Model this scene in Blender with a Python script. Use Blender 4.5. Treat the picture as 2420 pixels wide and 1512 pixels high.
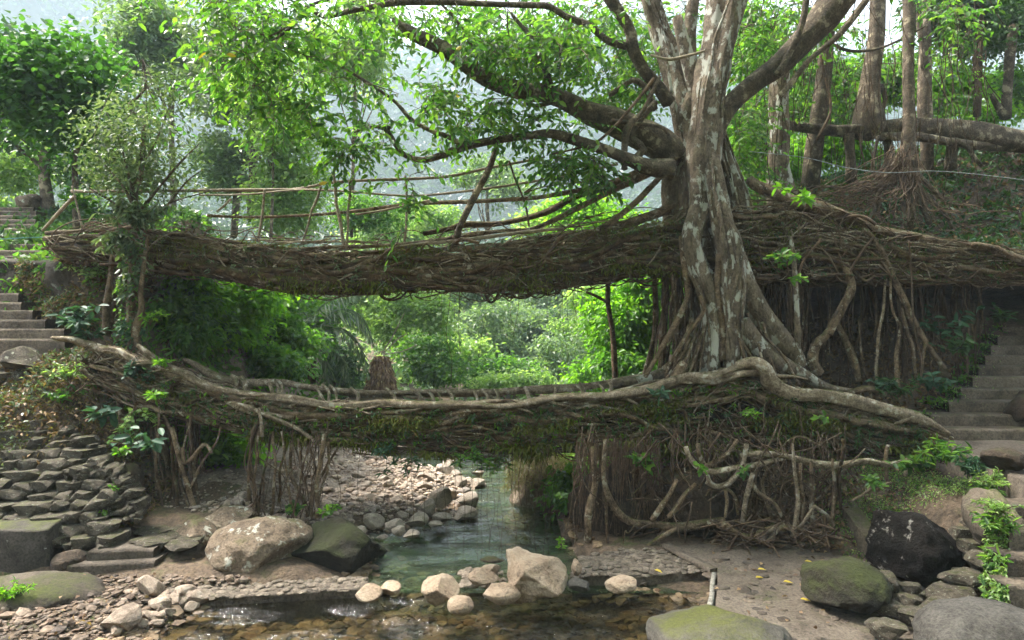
import bpy, bmesh, math, random
import numpy as np
from mathutils import noise as mnoise, Vector

random.seed(11)
RG = np.random.default_rng(11)
for o in list(bpy.data.objects):
    bpy.data.objects.remove(o)
SC = bpy.context.scene
COL = SC.collection
PI = math.pi

# ------------------------------------------------------------------ camera, light, exposure
cam_d = bpy.data.cameras.new("camera")
cam = bpy.data.objects.new("camera", cam_d)
COL.objects.link(cam)
cam.location = (0, 0, 3.5)
cam.rotation_euler = (math.radians(90), 0, 0)
cam_d.sensor_width = 36
cam_d.lens = 23.45
cam_d.clip_start = 0.05
cam_d.clip_end = 3000
SC.camera = cam

SUN_EL, SUN_AZ = 58.0, -68.0        # azimuth measured from +Y (ahead) towards +X
wd = bpy.data.worlds.new("World")
SC.world = wd
wd.use_nodes = True
wn = wd.node_tree
wn.nodes.clear()
sky = wn.nodes.new("ShaderNodeTexSky")
sky.sky_type = 'NISHITA'
sky.sun_disc = False
sky.sun_elevation = math.radians(SUN_EL)
sky.sun_rotation = math.radians(SUN_AZ)
sky.air_density = 1.0
sky.dust_density = 6.0
sky.ozone_density = 1.0
hs = wn.nodes.new("ShaderNodeHueSaturation")
hs.inputs['Saturation'].default_value = 0.4
hs.inputs['Value'].default_value = 1.0
bg = wn.nodes.new("ShaderNodeBackground")
bg.inputs['Strength'].default_value = 0.06
wo = wn.nodes.new("ShaderNodeOutputWorld")
wn.links.new(sky.outputs[0], hs.inputs['Color'])
wn.links.new(hs.outputs[0], bg.inputs['Color'])
wn.links.new(bg.outputs[0], wo.inputs['Surface'])

sd = bpy.data.lights.new("sun", 'SUN')
sd.energy = 1.5
sd.angle = math.radians(10)
sd.color = (1.0, 0.94, 0.85)
sun = bpy.data.objects.new("sun", sd)
COL.objects.link(sun)
_e, _a = math.radians(SUN_EL), math.radians(SUN_AZ)
_dir = Vector((math.sin(_a) * math.cos(_e), math.cos(_a) * math.cos(_e), math.sin(_e)))
sun.rotation_euler = _dir.to_track_quat('Z', 'Y').to_euler()
sun.location = (0, 0, 120)

SC.view_settings.view_transform = 'Standard'
SC.view_settings.look = 'None'
SC.view_settings.gamma = 1.0
SC.view_settings.use_curve_mapping = False
SC.view_settings.exposure = 3.5
SC.render.engine = 'CYCLES'
cy = SC.cycles
cy.use_denoising = True
cy.use_adaptive_sampling = True
cy.adaptive_threshold = 0.02
cy.max_bounces = 7
cy.diffuse_bounces = 4
cy.glossy_bounces = 2
cy.transmission_bounces = 4
cy.transparent_max_bounces = 8
cy.volume_bounces = 1
cy.caustics_reflective = False
cy.caustics_refractive = False
cy.sample_clamp_indirect = 6.0

# ------------------------------------------------------------------ helpers
FX, CX, CY, CAMZ = 1576.0, 1209.5, 756.0, 3.5

def P(u, v, d):
    return np.array([(u - CX) / FX * d, d, CAMZ + (CY - v) / FX * d])

def PX(px, d):          # size in metres of px at distance d
    return px / FX * d

def nrm(a):
    return a / np.maximum(np.linalg.norm(a, axis=-1, keepdims=True), 1e-9)

class MB:
    """collects vertices and faces of one mesh"""
    def __init__(s):
        s.V, s.Q, s.T, s.rq, s.rt, s.n = [], [], [], [], [], 0
    def add(s, V, Q=None, T=None, rnd=None):
        V = np.asarray(V, dtype=np.float64).reshape(-1, 3)
        if Q is not None and len(Q):
            Q = np.asarray(Q, dtype=np.int64) + s.n
            s.Q.append(Q)
            s.rq.append(np.full(len(Q), rnd if rnd is not None and np.isscalar(rnd) else 0.5) if rnd is None or np.isscalar(rnd) else np.asarray(rnd))
        if T is not None and len(T):
            T = np.asarray(T, dtype=np.int64) + s.n
            s.T.append(T)
            s.rt.append(np.full(len(T), rnd if rnd is not None and np.isscalar(rnd) else 0.5) if rnd is None or np.isscalar(rnd) else np.asarray(rnd))
        s.V.append(V)
        s.n += len(V)
        return s
    def mesh(s, name, base=(0, 0, 0), smooth=True):
        V = (np.concatenate(s.V) if s.V else np.zeros((0, 3))) - np.asarray(base)
        me = bpy.data.meshes.new(name)
        Q = np.concatenate(s.Q) if s.Q else np.zeros((0, 4), int)
        T = np.concatenate(s.T) if s.T else np.zeros((0, 3), int)
        nq, nt = len(Q), len(T)
        me.vertices.add(len(V))
        me.vertices.foreach_set("co", V.astype(np.float32).ravel())
        me.loops.add(nq * 4 + nt * 3)
        me.loops.foreach_set("vertex_index", np.concatenate([Q.ravel(), T.ravel()]).astype(np.int32))
        me.polygons.add(nq + nt)
        ls = np.concatenate([np.arange(nq) * 4, nq * 4 + np.arange(nt) * 3]).astype(np.int32)
        me.polygons.foreach_set("loop_start", ls)
        me.polygons.foreach_set("use_smooth", np.full(nq + nt, smooth, dtype=bool))
        me.update(calc_edges=True)
        r = np.concatenate(s.rq + s.rt) if (s.rq or s.rt) else np.zeros(0)
        at = me.attributes.new("rnd", 'FLOAT', 'FACE')
        at.data.foreach_set("value", r.astype(np.float32))
        me.validate()
        return me

def put(name, mb, mat, parent=None, smooth=True, base=None, rnd=None):
    b = np.zeros(3)
    if parent is not None:
        b = np.array(parent.get("_base", (0, 0, 0)))
    elif base is not None:
        b = np.asarray(base)
    me = mb if isinstance(mb, bpy.types.Mesh) else mb.mesh(name, b, smooth)
    if mat is not None and not len(me.materials):
        me.materials.append(mat)
    o = bpy.data.objects.new(name, me)
    COL.objects.link(o)
    if parent is not None:
        o.parent = parent
    elif base is not None:
        o.location = b
    return o

BASES = []
def thing(name, label, cat, base, group=None):
    o = bpy.data.objects.new(name, None)
    o.empty_display_size = 0.2
    COL.objects.link(o)
    o.location = tuple(float(c) for c in base)
    o["_base"] = [float(c) for c in base]
    BASES.append(o)
    o["label"] = label
    o["category"] = cat
    if group:
        o["group"] = group
    return o

def tag(o, label, cat, group=None):
    o["label"] = label
    o["category"] = cat
    if group:
        o["group"] = group
    return o

def kind(o, k):
    o["kind"] = k
    return o

# ---- tubes
def catmull(pts, n):
    p = np.asarray(pts, float)
    if len(p) == 2:
        t = np.linspace(0, 1, n)[:, None]
        return p[0] * (1 - t) + p[1] * t
    p = np.vstack([2 * p[0] - p[1], p, 2 * p[-1] - p[-2]])
    m = len(p) - 3
    t = np.linspace(0, m, n)
    i = np.minimum(t.astype(int), m - 1)
    f = (t - i)[:, None]
    a, b, c, d = p[i], p[i + 1], p[i + 2], p[i + 3]
    return 0.5 * ((2 * b) + (c - a) * f + (2 * a - 5 * b + 4 * c - d) * f ** 2 + (3 * b - a - 3 * c + d) * f ** 3)

def tube(mb, pts, rad, sides=6, n=None, gn=0.12, wob=0.0, cap=True, rnd=None, seed=None):
    pts = np.asarray(pts, float)
    rad = np.asarray(rad, float) if not np.isscalar(rad) else np.full(len(pts), float(rad))
    seg = np.linalg.norm(np.diff(pts, axis=0), axis=1).sum()
    if n is None:
        n = int(np.clip(seg / max(rad.mean() * 2.2, 0.05), len(pts) * 2, 60))
    n = max(n, len(pts))
    pr = catmull(np.hstack([pts, rad[:, None]]), n)
    C, R = pr[:, :3].copy(), np.maximum(pr[:, 3], 0.0008)
    g = RG if seed is None else np.random.default_rng(seed)
    s = np.linspace(0, seg, n)
    ph = g.uniform(0, 6.28, 12)
    if wob > 0:
        k = g.uniform(1.5, 5, 6)
        w = np.stack([np.sin(s * k[j] + ph[j]) + 0.5 * np.sin(s * k[j + 3] * 1.9 + ph[j + 3]) for j in range(3)], 1)
        C += w * wob
    T = np.gradient(C, axis=0)
    T = nrm(T)
    ctr = C - C.mean(0)
    cov = ctr.T @ ctr + np.eye(3) * 1e-6 * g.uniform(0.5, 1.5, 3)
    wv, ev = np.linalg.eigh(cov)
    ref = ev[:, 0]
    N = nrm(np.cross(T, ref))
    B = np.cross(T, N)
    th = np.linspace(0, 2 * PI, sides, endpoint=False)
    TH, S = np.meshgrid(th, s)
    mult = 1 + gn * (0.55 * np.sin(2 * TH + ph[6] + S * 0.9) + 0.45 * np.sin(3 * TH + ph[7] - S * 1.3) + 0.5 * np.sin(S * (0.8 / max(R.mean(), 0.01)) * 0.35 + ph[8] + np.sin(TH + ph[9])))
    if sides >= 12:
        mult += gn * 0.32 * vn(S * 5 + ph[0] * 3, TH * 1.1, 2.2, 3) * (0.8 if sides >= 14 else 0.3)
        mult += gn * 0.35 * np.sin(7 * TH + ph[10] + 2 * np.sin(S * 1.1)) + gn * 0.3 * np.sin(5 * TH + ph[11] + S * 0.6)
    RR = R[:, None] * mult
    V = C[:, None, :] + RR[..., None] * (np.cos(TH)[..., None] * N[:, None, :] + np.sin(TH)[..., None] * B[:, None, :])
    V = V.reshape(-1, 3)
    i = np.arange(n - 1)[:, None] * sides
    j = np.arange(sides)[None, :]
    j2 = (j + 1) % sides
    Q = np.stack([i + j, i + j2, i + sides + j2, i + sides + j], -1).reshape(-1, 4)
    Tt = None
    if cap:
        V = np.vstack([V, C[0] - T[0] * R[0] * 0.4, C[-1] + T[-1] * R[-1] * 0.4])
        a, b = n * sides, n * sides + 1
        jj = np.arange(sides)
        Tt = np.vstack([np.stack([np.full(sides, a), (jj + 1) % sides, jj], 1),
                        np.stack([np.full(sides, b), (n - 1) * sides + jj, (n - 1) * sides + (jj + 1) % sides], 1)])
    mb.add(V, Q, None)
    if Tt is not None:
        mb.V.append(np.zeros((0, 3)))
        mb.T.append(Tt + (mb.n - len(V)))
        mb.rt.append(np.full(len(Tt), 0.5))
    if rnd is not None:
        mb.rq[-1][:] = rnd
        if Tt is not None:
            mb.rt[-1][:] = rnd
    return C, R

def path(lst, d=None):
    """[(u,v,halfwidth px[,depth])...] -> world points, radii"""
    pts, rad = [], []
    for q in lst:
        dd = q[3] if len(q) > 3 else d
        pts.append(P(q[0], q[1], dd))
        rad.append(PX(q[2], dd))
    return np.array(pts), np.array(rad)

# ---- leaves
def leaves(mb, B, D, L, W, N=None, simple=False, rnd=None, droop=0.12, fold=0.12):
    n = len(B)
    if n == 0:
        return
    D = nrm(D)
    if N is None:
        N = RG.normal(size=(n, 3)) * 0.6 + np.array([0, 0, 1.0])
    S = nrm(np.cross(D, N))
    N = np.cross(S, D)
    L = np.broadcast_to(L, (n,))[:, None]
    W = np.broadcast_to(W, (n,))[:, None]
    if rnd is None:
        rnd = RG.random(n)
    if simple:
        V = np.stack([B, B + D * L * 0.42 + S * W * 0.5 + N * L * fold, B + D * L - N * L * droop, B + D * L * 0.42 - S * W * 0.5 + N * L * fold], 1)
        i = np.arange(n)[:, None] * 4
        mb.add(V.reshape(-1, 3), i + np.arange(4)[None], None, rnd)
    else:
        V = np.stack([B,
                      B + D * L * 0.28 + S * W * 0.42 + N * L * fold * 0.8,
                      B + D * L * 0.68 + S * W * 0.40 + N * (L * fold * 0.6 - L * droop * 0.4),
                      B + D * L - N * L * droop * 1.3,
                      B + D * L * 0.68 - S * W * 0.40 + N * (L * fold * 0.6 - L * droop * 0.4),
                      B + D * L * 0.28 - S * W * 0.42 + N * L * fold * 0.8], 1)
        i = np.arange(n)[:, None] * 6
        Q = np.concatenate([i + np.array([[0, 1, 2, 3]]), i + np.array([[0, 3, 4, 5]])])
        mb.add(V.reshape(-1, 3), Q, None, np.concatenate([rnd, rnd]))

def rdir(n, up=0.0, flat=1.0):
    d = RG.normal(size=(n, 3))
    d[:, 2] *= flat
    d[:, 2] += up
    return nrm(d)

def crown(mb, c, r, nclump, per, L, spread=0.28, up=-0.35, simple=True, shell=0.55, wl=0.5, bias=0):
    """leaf clumps through an ellipsoid"""
    c, r = np.asarray(c, float), np.asarray(r, float)
    d = nrm(RG.normal(size=(nclump, 3)))
    d[:, 2] = np.where(d[:, 2] < -0.5, -d[:, 2], d[:, 2])
    rad = RG.uniform(shell, 1.0, nclump) ** 0.7
    lump = 1 + 0.25 * np.sin(d[:, 0] * 5 + c[0]) * np.sin(d[:, 2] * 4 + c[1])
    cc = c + d * r * (rad * lump)[:, None]
    sp = spread * RG.uniform(0.6, 1.4, nclump)
    k = np.repeat(np.arange(nclump), per)
    off = RG.normal(size=(len(k), 3)) * sp[k][:, None] * np.array([1, 1, 0.55])
    B = cc[k] + off
    D = rdir(len(k), up, 0.6) + nrm(off) * 0.6
    cr = RG.random(nclump)
    rn = np.clip(cr[k] * 0.6 + RG.random(len(k)) * 0.4, 0, 1)
    l = L * RG.uniform(0.7, 1.25, len(k))
    leaves(mb, B, D, l, l * wl, simple=simple, rnd=rn)
    return cc

# ---- rocks
def ico(sub):
    bm = bmesh.new()
    bmesh.ops.create_icosphere(bm, subdivisions=sub, radius=1)
    V = np.array([v.co[:] for v in bm.verts])
    T = np.array([[v.index for v in f.verts] for f in bm.faces])
    bm.free()
    return V, T
ICO = {k: ico(k) for k in (1, 2, 3, 4, 5)}

def rock_verts(sub, seed, cuts=9, rough=0.05, round_=0.0, amp2=0.0):
    V, T = ICO[sub]
    V = V.copy()
    g = np.random.default_rng(seed)
    for _ in range(cuts):
        n = nrm(g.normal(size=3))
        d = g.uniform(0.52, 0.88) + round_
        ex = np.maximum(V @ n - d, 0)
        V -= ex[:, None] * n * 1.0
    off = g.uniform(0, 50, 3)
    if rough > 0:
        dd = np.array([mnoise.noise(Vector(v * 2.1 + off)) + 0.5 * mnoise.noise(Vector(v * 5.3 + off)) + 0.3 * mnoise.noise(Vector(v * 11. + off)) for v in V])
        if amp2 > 0:
            dd += amp2 * np.array([-abs(mnoise.noise(Vector(v * 3.0 + off + 9))) ** 0.5 for v in V])
        V = V * (1 + rough * dd[:, None] * 2)
    V -= (V.max(0) + V.min(0)) / 2
    V /= (V.max(0) - V.min(0)) / 2
    return V, T

def rock(mb, c, size, sub=2, seed=0, cuts=9, rough=0.05, rz=None, round_=0.0, tilt=0.0, rnd=None, amp2=0):
    V, T = rock_verts(sub, seed, cuts, rough, round_, amp2)
    V = V * np.asarray(size) / 2
    g = np.random.default_rng(seed + 999)
    if tilt:
        a = g.uniform(-tilt, tilt)
        ca, sa = math.cos(a), math.sin(a)
        V = np.stack([V[:, 0] * ca - V[:, 2] * sa, V[:, 1], V[:, 0] * sa + V[:, 2] * ca], 1)
    a = g.uniform(-0.4, 0.4) if rz is None else rz
    ca, sa = math.cos(a), math.sin(a)
    V = np.stack([V[:, 0] * ca - V[:, 1] * sa, V[:, 0] * sa + V[:, 1] * ca, V[:, 2]], 1)
    mb.add(V + np.asarray(c), None, T, rnd)

def many_rocks(mb, C, S, sub=1, seed=0, nvar=10, flat=0.65):
    """many stones at once, C (n,3), S (n,) sizes"""
    vs = [rock_verts(sub, seed + i, 7, 0.0) for i in range(nvar)]
    n = len(C)
    idx = RG.integers(0, nvar, n)
    for i in range(nvar):
        m = np.where(idx == i)[0]
        if not len(m):
            continue
        V0, T0 = vs[i]
        a = RG.uniform(0, 6.28, len(m))
        sc = np.stack([S[m] * RG.uniform(0.8, 1.25, len(m)), S[m] * RG.uniform(0.7, 1.1, len(m)), S[m] * flat * RG.uniform(0.6, 1.2, len(m))], 1) / 2
        W = V0[None] * sc[:, None]
        ti = RG.uniform(-0.3, 0.3, len(m))
        X = W[..., 0] * np.cos(ti)[:, None] - W[..., 2] * np.sin(ti)[:, None]
        Z = W[..., 0] * np.sin(ti)[:, None] + W[..., 2] * np.cos(ti)[:, None]
        x = X * np.cos(a)[:, None] - W[..., 1] * np.sin(a)[:, None]
        y = X * np.sin(a)[:, None] + W[..., 1] * np.cos(a)[:, None]
        VV = np.stack([x, y, Z], -1) + C[m][:, None]
        TT = T0[None] + (np.arange(len(m)) * len(V0))[:, None, None]
        mb.add(VV.reshape(-1, 3), None, TT.reshape(-1, 3), np.repeat(RG.random(len(m)), len(T0)))

# ---- vector noise (cheap, vectorised)
_pn = np.random.default_rng(5)
_K = _pn.normal(size=(24, 2)) ; _PH = _pn.uniform(0, 6.28, 24)
def vn(x, y, f=1.0, o=0):
    s = 0
    for i in range(8):
        k = _K[(i + o) % 24]
        s = s + np.sin(f * (x * k[0] + y * k[1]) * (1 + 0.25 * i) + _PH[(i + o) % 24]) / (1 + 0.35 * i)
    return s / 3.2

def sst(a, b, x):
    t = np.clip((x - a) / (b - a), 0, 1)
    return t * t * (3 - 2 * t)

# ------------------------------------------------------------------ materials
def mat(name):
    m = bpy.data.materials.new(name)
    m.use_nodes = True
    nt = m.node_tree
    nt.nodes.clear()
    out = nt.nodes.new("ShaderNodeOutputMaterial")
    return m, nt, out

def nd(nt, t, **kw):
    n = nt.nodes.new(t)
    for k, v in kw.items():
        setattr(n, k, v)
    return n

def ramp(nt, stops):
    r = nt.nodes.new("ShaderNodeValToRGB")
    e = r.color_ramp.elements
    while len(e) < len(stops):
        e.new(0.5)
    for i, (p, c) in enumerate(stops):
        e[i].position = p
        e[i].color = (c[0], c[1], c[2], 1) if not np.isscalar(c) else (c, c, c, 1)
    return r

def noise_n(nt, vec, scale, detail=6, rough=0.6, dist=0.0):
    n = nt.nodes.new("ShaderNodeTexNoise")
    n.inputs['Scale'].default_value = scale
    n.inputs['Detail'].default_value = detail
    n.inputs['Roughness'].default_value = rough
    n.inputs['Distortion'].default_value = dist
    if vec is not None:
        nt.links.new(vec, n.inputs['Vector'])
    return n

def mixc(nt, fac, a, b, mode='MIX'):
    m = nt.nodes.new("ShaderNodeMix")
    m.data_type = 'RGBA'
    m.blend_type = mode
    for sock, v in ((m.inputs[0], fac), (m.inputs[6], a), (m.inputs[7], b)):
        if isinstance(v, bpy.types.NodeSocket):
            nt.links.new(v, sock)
        elif np.isscalar(v):
            sock.default_value = v
        else:
            sock.default_value = (v[0], v[1], v[2], 1)
    return m.outputs[2]

def surf(name, c1, c2, patch=None, patch_amt=0.5, moss=None, moss_amt=0.0, scale=3.0, stretch=(1, 1, 1),
         bump=0.4, rough=0.9, fine=40, patch_scale=5.0, c3=None, side_moss=0.0, spec=0.3, use_rnd=0.0, world=False, cracks=0.0, grain=0.8):
    m, nt, out = mat(name)
    L = nt.links
    if world:
        g0 = nd(nt, "ShaderNodeNewGeometry")
        src = g0.outputs['Position']
    else:
        src = nd(nt, "ShaderNodeTexCoord").outputs['Object']
    mp = nd(nt, "ShaderNodeMapping")
    mp.inputs['Scale'].default_value = stretch
    L.new(src, mp.inputs['Vector'])
    v = mp.outputs[0]
    oi = nd(nt, "ShaderNodeObjectInfo")
    add = nd(nt, "ShaderNodeVectorMath", operation='ADD')
    if not world:
        ml = nd(nt, "ShaderNodeMath", operation='MULTIPLY')
        ml.inputs[1].default_value = 37.0
        L.new(oi.outputs['Random'], ml.inputs[0])
        L.new(ml.outputs[0], add.inputs[1])
    L.new(v, add.inputs[0])
    v = add.outputs[0]
    n1 = noise_n(nt, v, scale, 8, 0.65, 0.3)
    r1 = ramp(nt, [(0.33, c1), (0.67, c2)] if c3 is None else [(0.3, c1), (0.5, c2), (0.7, c3)])
    L.new(n1.outputs[0], r1.inputs[0])
    col = r1.outputs[0]
    n2 = noise_n(nt, v, fine, 4, 0.7)
    r2 = ramp(nt, [(0.32, 0.28), (0.52, 0.95), (0.7, 1.35)])  # random grain; its low end puts crevice shade into the colour
    L.new(n2.outputs[0], r2.inputs[0])
    col = mixc(nt, grain, col, r2.outputs[0], 'MULTIPLY')
    if patch is not None:
        n3 = noise_n(nt, v, patch_scale, 6, 0.62, 0.1)
        r3 = ramp(nt, [(1 - patch_amt, 0.0), (min(1.0, 1 - patch_amt + 0.05), 1.0)])
        L.new(n3.outputs[0], r3.inputs[0])
        col = mixc(nt, r3.outputs[0], col, patch)
    if moss is not None:
        ge = nd(nt, "ShaderNodeNewGeometry")
        sx = nd(nt, "ShaderNodeSeparateXYZ")
        L.new(ge.outputs['Normal'], sx.inputs[0])
        mr = nd(nt, "ShaderNodeMapRange")
        mr.inputs[1].default_value = -0.6
        mr.inputs[2].default_value = 1.0
        mr.inputs[3].default_value = side_moss
        mr.inputs[4].default_value = 1.0
        L.new(sx.outputs[2], mr.inputs[0])
        n4 = noise_n(nt, v, scale * 0.9, 7, 0.75)
        mu = nd(nt, "ShaderNodeMath", operation='MULTIPLY')
        L.new(mr.outputs[0], mu.inputs[0])
        L.new(n4.outputs[0], mu.inputs[1])
        t = 0.62 - 0.5 * moss_amt
        r4 = ramp(nt, [(t, 0.0), (t + 0.16, 0.85)])
        L.new(mu.outputs[0], r4.inputs[0])
        n5 = noise_n(nt, v, 25, 3, 0.6)
        r5 = ramp(nt, [(0.35, tuple(0.55 * c for c in moss)), (0.7, moss)])
        L.new(n5.outputs[0], r5.inputs[0])
        col = mixc(nt, r4.outputs[0], col, r5.outputs[0])
    if use_rnd > 0:
        at = nd(nt, "ShaderNodeAttribute", attribute_name="rnd")
        k = use_rnd; f = lambda c: tuple(1 + (x - 1) * k * 1.7 for x in c)
        rr = ramp(nt, [(0.0, f((.5, .5, .53))), (0.22, f((1.0, .96, .92))), (0.42, f((.72, .62, .52))), (0.6, f((1.3, 1.22, 1.12))), (0.8, f((.85, .85, .85))), (1.0, f((.7, .55, .45)))])
        L.new(at.outputs['Fac'], rr.inputs[0])
        col = mixc(nt, 1.0, col, rr.outputs[0], 'MULTIPLY')
    if cracks > 0:
        nw = noise_n(nt, v, 3.0, 3, 0.6)
        wv = mixc(nt, 0.5, v, nw.outputs['Color'])
        vo = nt.nodes.new("ShaderNodeTexVoronoi"); vo.feature = 'DISTANCE_TO_EDGE'
        vo.inputs['Scale'].default_value = cracks
        L.new(wv, vo.inputs['Vector'])
        rc = ramp(nt, [(0.0, 0.35), (0.02, 1.0)])
        L.new(vo.outputs['Distance'], rc.inputs[0])
        col = mixc(nt, 0.55, col, rc.outputs[0], 'MULTIPLY')
    # per-object tone
    r6 = ramp(nt, [(0.0, 0.78), (1.0, 1.12)])
    L.new(oi.outputs['Random'], r6.inputs[0])
    col = mixc(nt, 1.0, col, r6.outputs[0], 'MULTIPLY')
    p = nd(nt, "ShaderNodeBsdfPrincipled")
    p.inputs['Roughness'].default_value = rough
    p.inputs['Specular IOR Level'].default_value = spec
    L.new(col, p.inputs['Base Color'])
    bm_ = nd(nt, "ShaderNodeBump")
    bm_.inputs['Strength'].default_value = bump
    bm_.inputs['Distance'].default_value = 0.04
    ad = nd(nt, "ShaderNodeMath", operation='ADD')
    L.new(n1.outputs[0], ad.inputs[0])
    L.new(n2.outputs[0], ad.inputs[1])
    L.new(ad.outputs[0], bm_.inputs['Height'])
    L.new(bm_.outputs[0], p.inputs['Normal'])
    L.new(p.outputs[0], out.inputs[0])
    return m

def leafmat(name, stops, trans=0.4, rough=0.42, spec=0.5, tcol=1.5):
    m, nt, out = mat(name)
    L = nt.links
    at = nd(nt, "ShaderNodeAttribute", attribute_name="rnd")
    n = len(stops)
    r = ramp(nt, [(i / (n - 1), c) for i, c in enumerate(stops)])
    L.new(at.outputs['Fac'], r.inputs[0])
    p = nd(nt, "ShaderNodeBsdfPrincipled")
    p.inputs['Roughness'].default_value = rough
    p.inputs['Specular IOR Level'].default_value = spec
    L.new(r.outputs[0], p.inputs['Base Color'])
    t = nd(nt, "ShaderNodeBsdfTranslucent")
    tc = mixc(nt, 1.0, r.outputs[0], (tcol * 0.98, tcol * 1.08, tcol * 0.42), 'MULTIPLY')
    L.new(tc, t.inputs[0])
    mx = nd(nt, "ShaderNodeMixShader")
    mx.inputs[0].default_value = trans
    L.new(p.outputs[0], mx.inputs[1])
    L.new(t.outputs[0], mx.inputs[2])
    L.new(mx.outputs[0], out.inputs[0])
    return m

M = {}
MOSS = (0.10, 0.115, 0.022)
M['bark'] = surf('fig_bark', (0.085, 0.062, 0.042), (0.30, 0.235, 0.165), patch=(0.52, 0.51, 0.44), patch_amt=0.465, moss=MOSS, moss_amt=0.38,
                 scale=4, stretch=(1, 1, 0.65), bump=0.9, fine=28, patch_scale=4.2, side_moss=0.45)  # pale patches: lichen blotches, enlarged to paint in highlights on the front stem
M['bark2'] = surf('limb_bark', (0.05, 0.038, 0.026), (0.22, 0.17, 0.115), patch=(0.36, 0.30, 0.2), patch_amt=0.43, moss=MOSS, moss_amt=0.4,
                  scale=5, bump=0.9, fine=35, patch_scale=5, side_moss=0.3)
M['root'] = surf('root_bark', (0.055, 0.034, 0.019), (0.36, 0.255, 0.16), patch=(0.42, 0.37, 0.28), patch_amt=0.42, moss=MOSS, moss_amt=0.46,
                 scale=6, bump=1.0, fine=38, patch_scale=7, side_moss=0.4)
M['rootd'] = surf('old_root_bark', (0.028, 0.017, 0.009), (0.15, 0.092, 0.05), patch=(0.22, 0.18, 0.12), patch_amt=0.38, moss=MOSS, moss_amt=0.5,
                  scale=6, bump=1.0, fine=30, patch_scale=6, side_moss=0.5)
M['rail'] = surf('rail_root_bark', (0.14, 0.10, 0.062), (0.48, 0.38, 0.27), patch=(0.55, 0.5, 0.4), patch_amt=0.42, moss=MOSS, moss_amt=0.42,
                 scale=7, bump=0.9, fine=40, patch_scale=7, side_moss=0.15)
M['thin'] = surf('fine_root', (0.045, 0.028, 0.017), (0.21, 0.14, 0.09), moss=MOSS, moss_amt=0.2, scale=5, bump=0.2, fine=30, side_moss=0.3)
M['bamboo'] = surf('weathered_pole', (0.2, 0.155, 0.105), (0.44, 0.36, 0.26), patch=(0.45, 0.41, 0.33), patch_amt=0.4, scale=6, stretch=(0.5, 2, 2), bump=0.4, fine=40)
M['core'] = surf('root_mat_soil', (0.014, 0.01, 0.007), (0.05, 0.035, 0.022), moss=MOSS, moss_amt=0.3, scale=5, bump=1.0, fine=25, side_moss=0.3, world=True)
M['dirt'] = surf('soil', (0.035, 0.026, 0.018), (0.115, 0.082, 0.055), c3=(0.16, 0.115, 0.075), moss=(0.07, 0.10, 0.02), moss_amt=0.22, scale=2.5, bump=1.0, fine=22, side_moss=0.2, world=True)
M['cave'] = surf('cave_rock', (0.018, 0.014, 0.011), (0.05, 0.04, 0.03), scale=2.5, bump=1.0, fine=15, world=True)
M['stone'] = surf('step_stone', (0.055, 0.045, 0.033), (0.21, 0.175, 0.13), patch=(0.36, 0.365, 0.28), patch_amt=0.40, moss=MOSS, moss_amt=0.3, scale=4, bump=1.0, fine=35, patch_scale=9, side_moss=0.4)
M['stoned'] = surf('dark_stone', (0.035, 0.03, 0.025), (0.11, 0.095, 0.08), patch=(0.3, 0.3, 0.26), patch_amt=0.34, moss=MOSS, moss_amt=0.4, scale=4, bump=0.8, fine=35, patch_scale=7, side_moss=0.4)
M['tan'] = surf('tan_river_rock', (0.19, 0.125, 0.08), (0.38, 0.285, 0.2), c3=(0.47, 0.385, 0.29), scale=2.2, bump=1.0, fine=30, cracks=1.9, grain=0.4)
M['boulder'] = surf('lichen_boulder', (0.09, 0.066, 0.045), (0.24, 0.18, 0.125), c3=(0.33, 0.275, 0.2), patch=(0.47, 0.46, 0.39), patch_amt=0.41, moss=MOSS, moss_amt=0.27, scale=2.2, bump=1.0, fine=30, patch_scale=6, side_moss=0.25, cracks=1.6)
M['bdark'] = surf('dark_mossy_boulder', (0.018, 0.013, 0.009), (0.085, 0.06, 0.04), moss=(0.055, 0.07, 0.012), moss_amt=0.33, scale=2.2, bump=0.8, fine=26, side_moss=0.35)
M['bblack'] = surf('black_boulder', (0.005, 0.004, 0.0035), (0.02, 0.016, 0.013), patch=(0.26, 0.25, 0.22), patch_amt=0.385, scale=3, bump=1.0, fine=30, patch_scale=6, rough=0.85, spec=.15)
M['gravel'] = surf('gravel_stone', (0.25, 0.2, 0.16), (0.5, 0.44, 0.37), scale=3, bump=0.3, fine=20, use_rnd=0.5, world=True)
M['bed'] = surf('bed_stone', (0.085, 0.062, 0.04), (0.28, 0.21, 0.135), scale=2, bump=0.3, fine=15, use_rnd=0.6, world=True)
M['sand'] = surf('river_sand', (0.14, 0.105, 0.075), (0.34, 0.28, 0.215), scale=1.5, bump=0.8, fine=18, world=True)
M['conc'] = surf('worn_concrete', (0.05, 0.038, 0.028), (0.115, 0.092, 0.07), c3=(0.165, 0.135, 0.105), moss=(0.08, 0.09, 0.03), moss_amt=0.12, scale=2.0, bump=0.6, fine=30, side_moss=0.5, world=True)
M['step'] = surf('mossy_step', (0.04, 0.03, 0.021), (0.125, 0.096, 0.069), c3=(0.19, 0.15, 0.112), moss=(0.09, 0.10, 0.03), moss_amt=0.27, scale=2.6, bump=0.7, fine=28, side_moss=0.45, world=True)
M['mossy'] = surf('moss_cover', (0.035, 0.05, 0.008), (0.11, 0.14, 0.022), scale=5, bump=1.0, fine=40, world=True)
M['hill'] = surf('forest_floor', (0.02, 0.035, 0.012), (0.05, 0.075, 0.025), scale=0.2, bump=1.0, fine=1.5, world=True)
M['white'] = surf('white_paint', (0.14, 0.125, 0.1), (0.38, 0.36, 0.31), scale=8, bump=0.2, fine=40)
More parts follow.
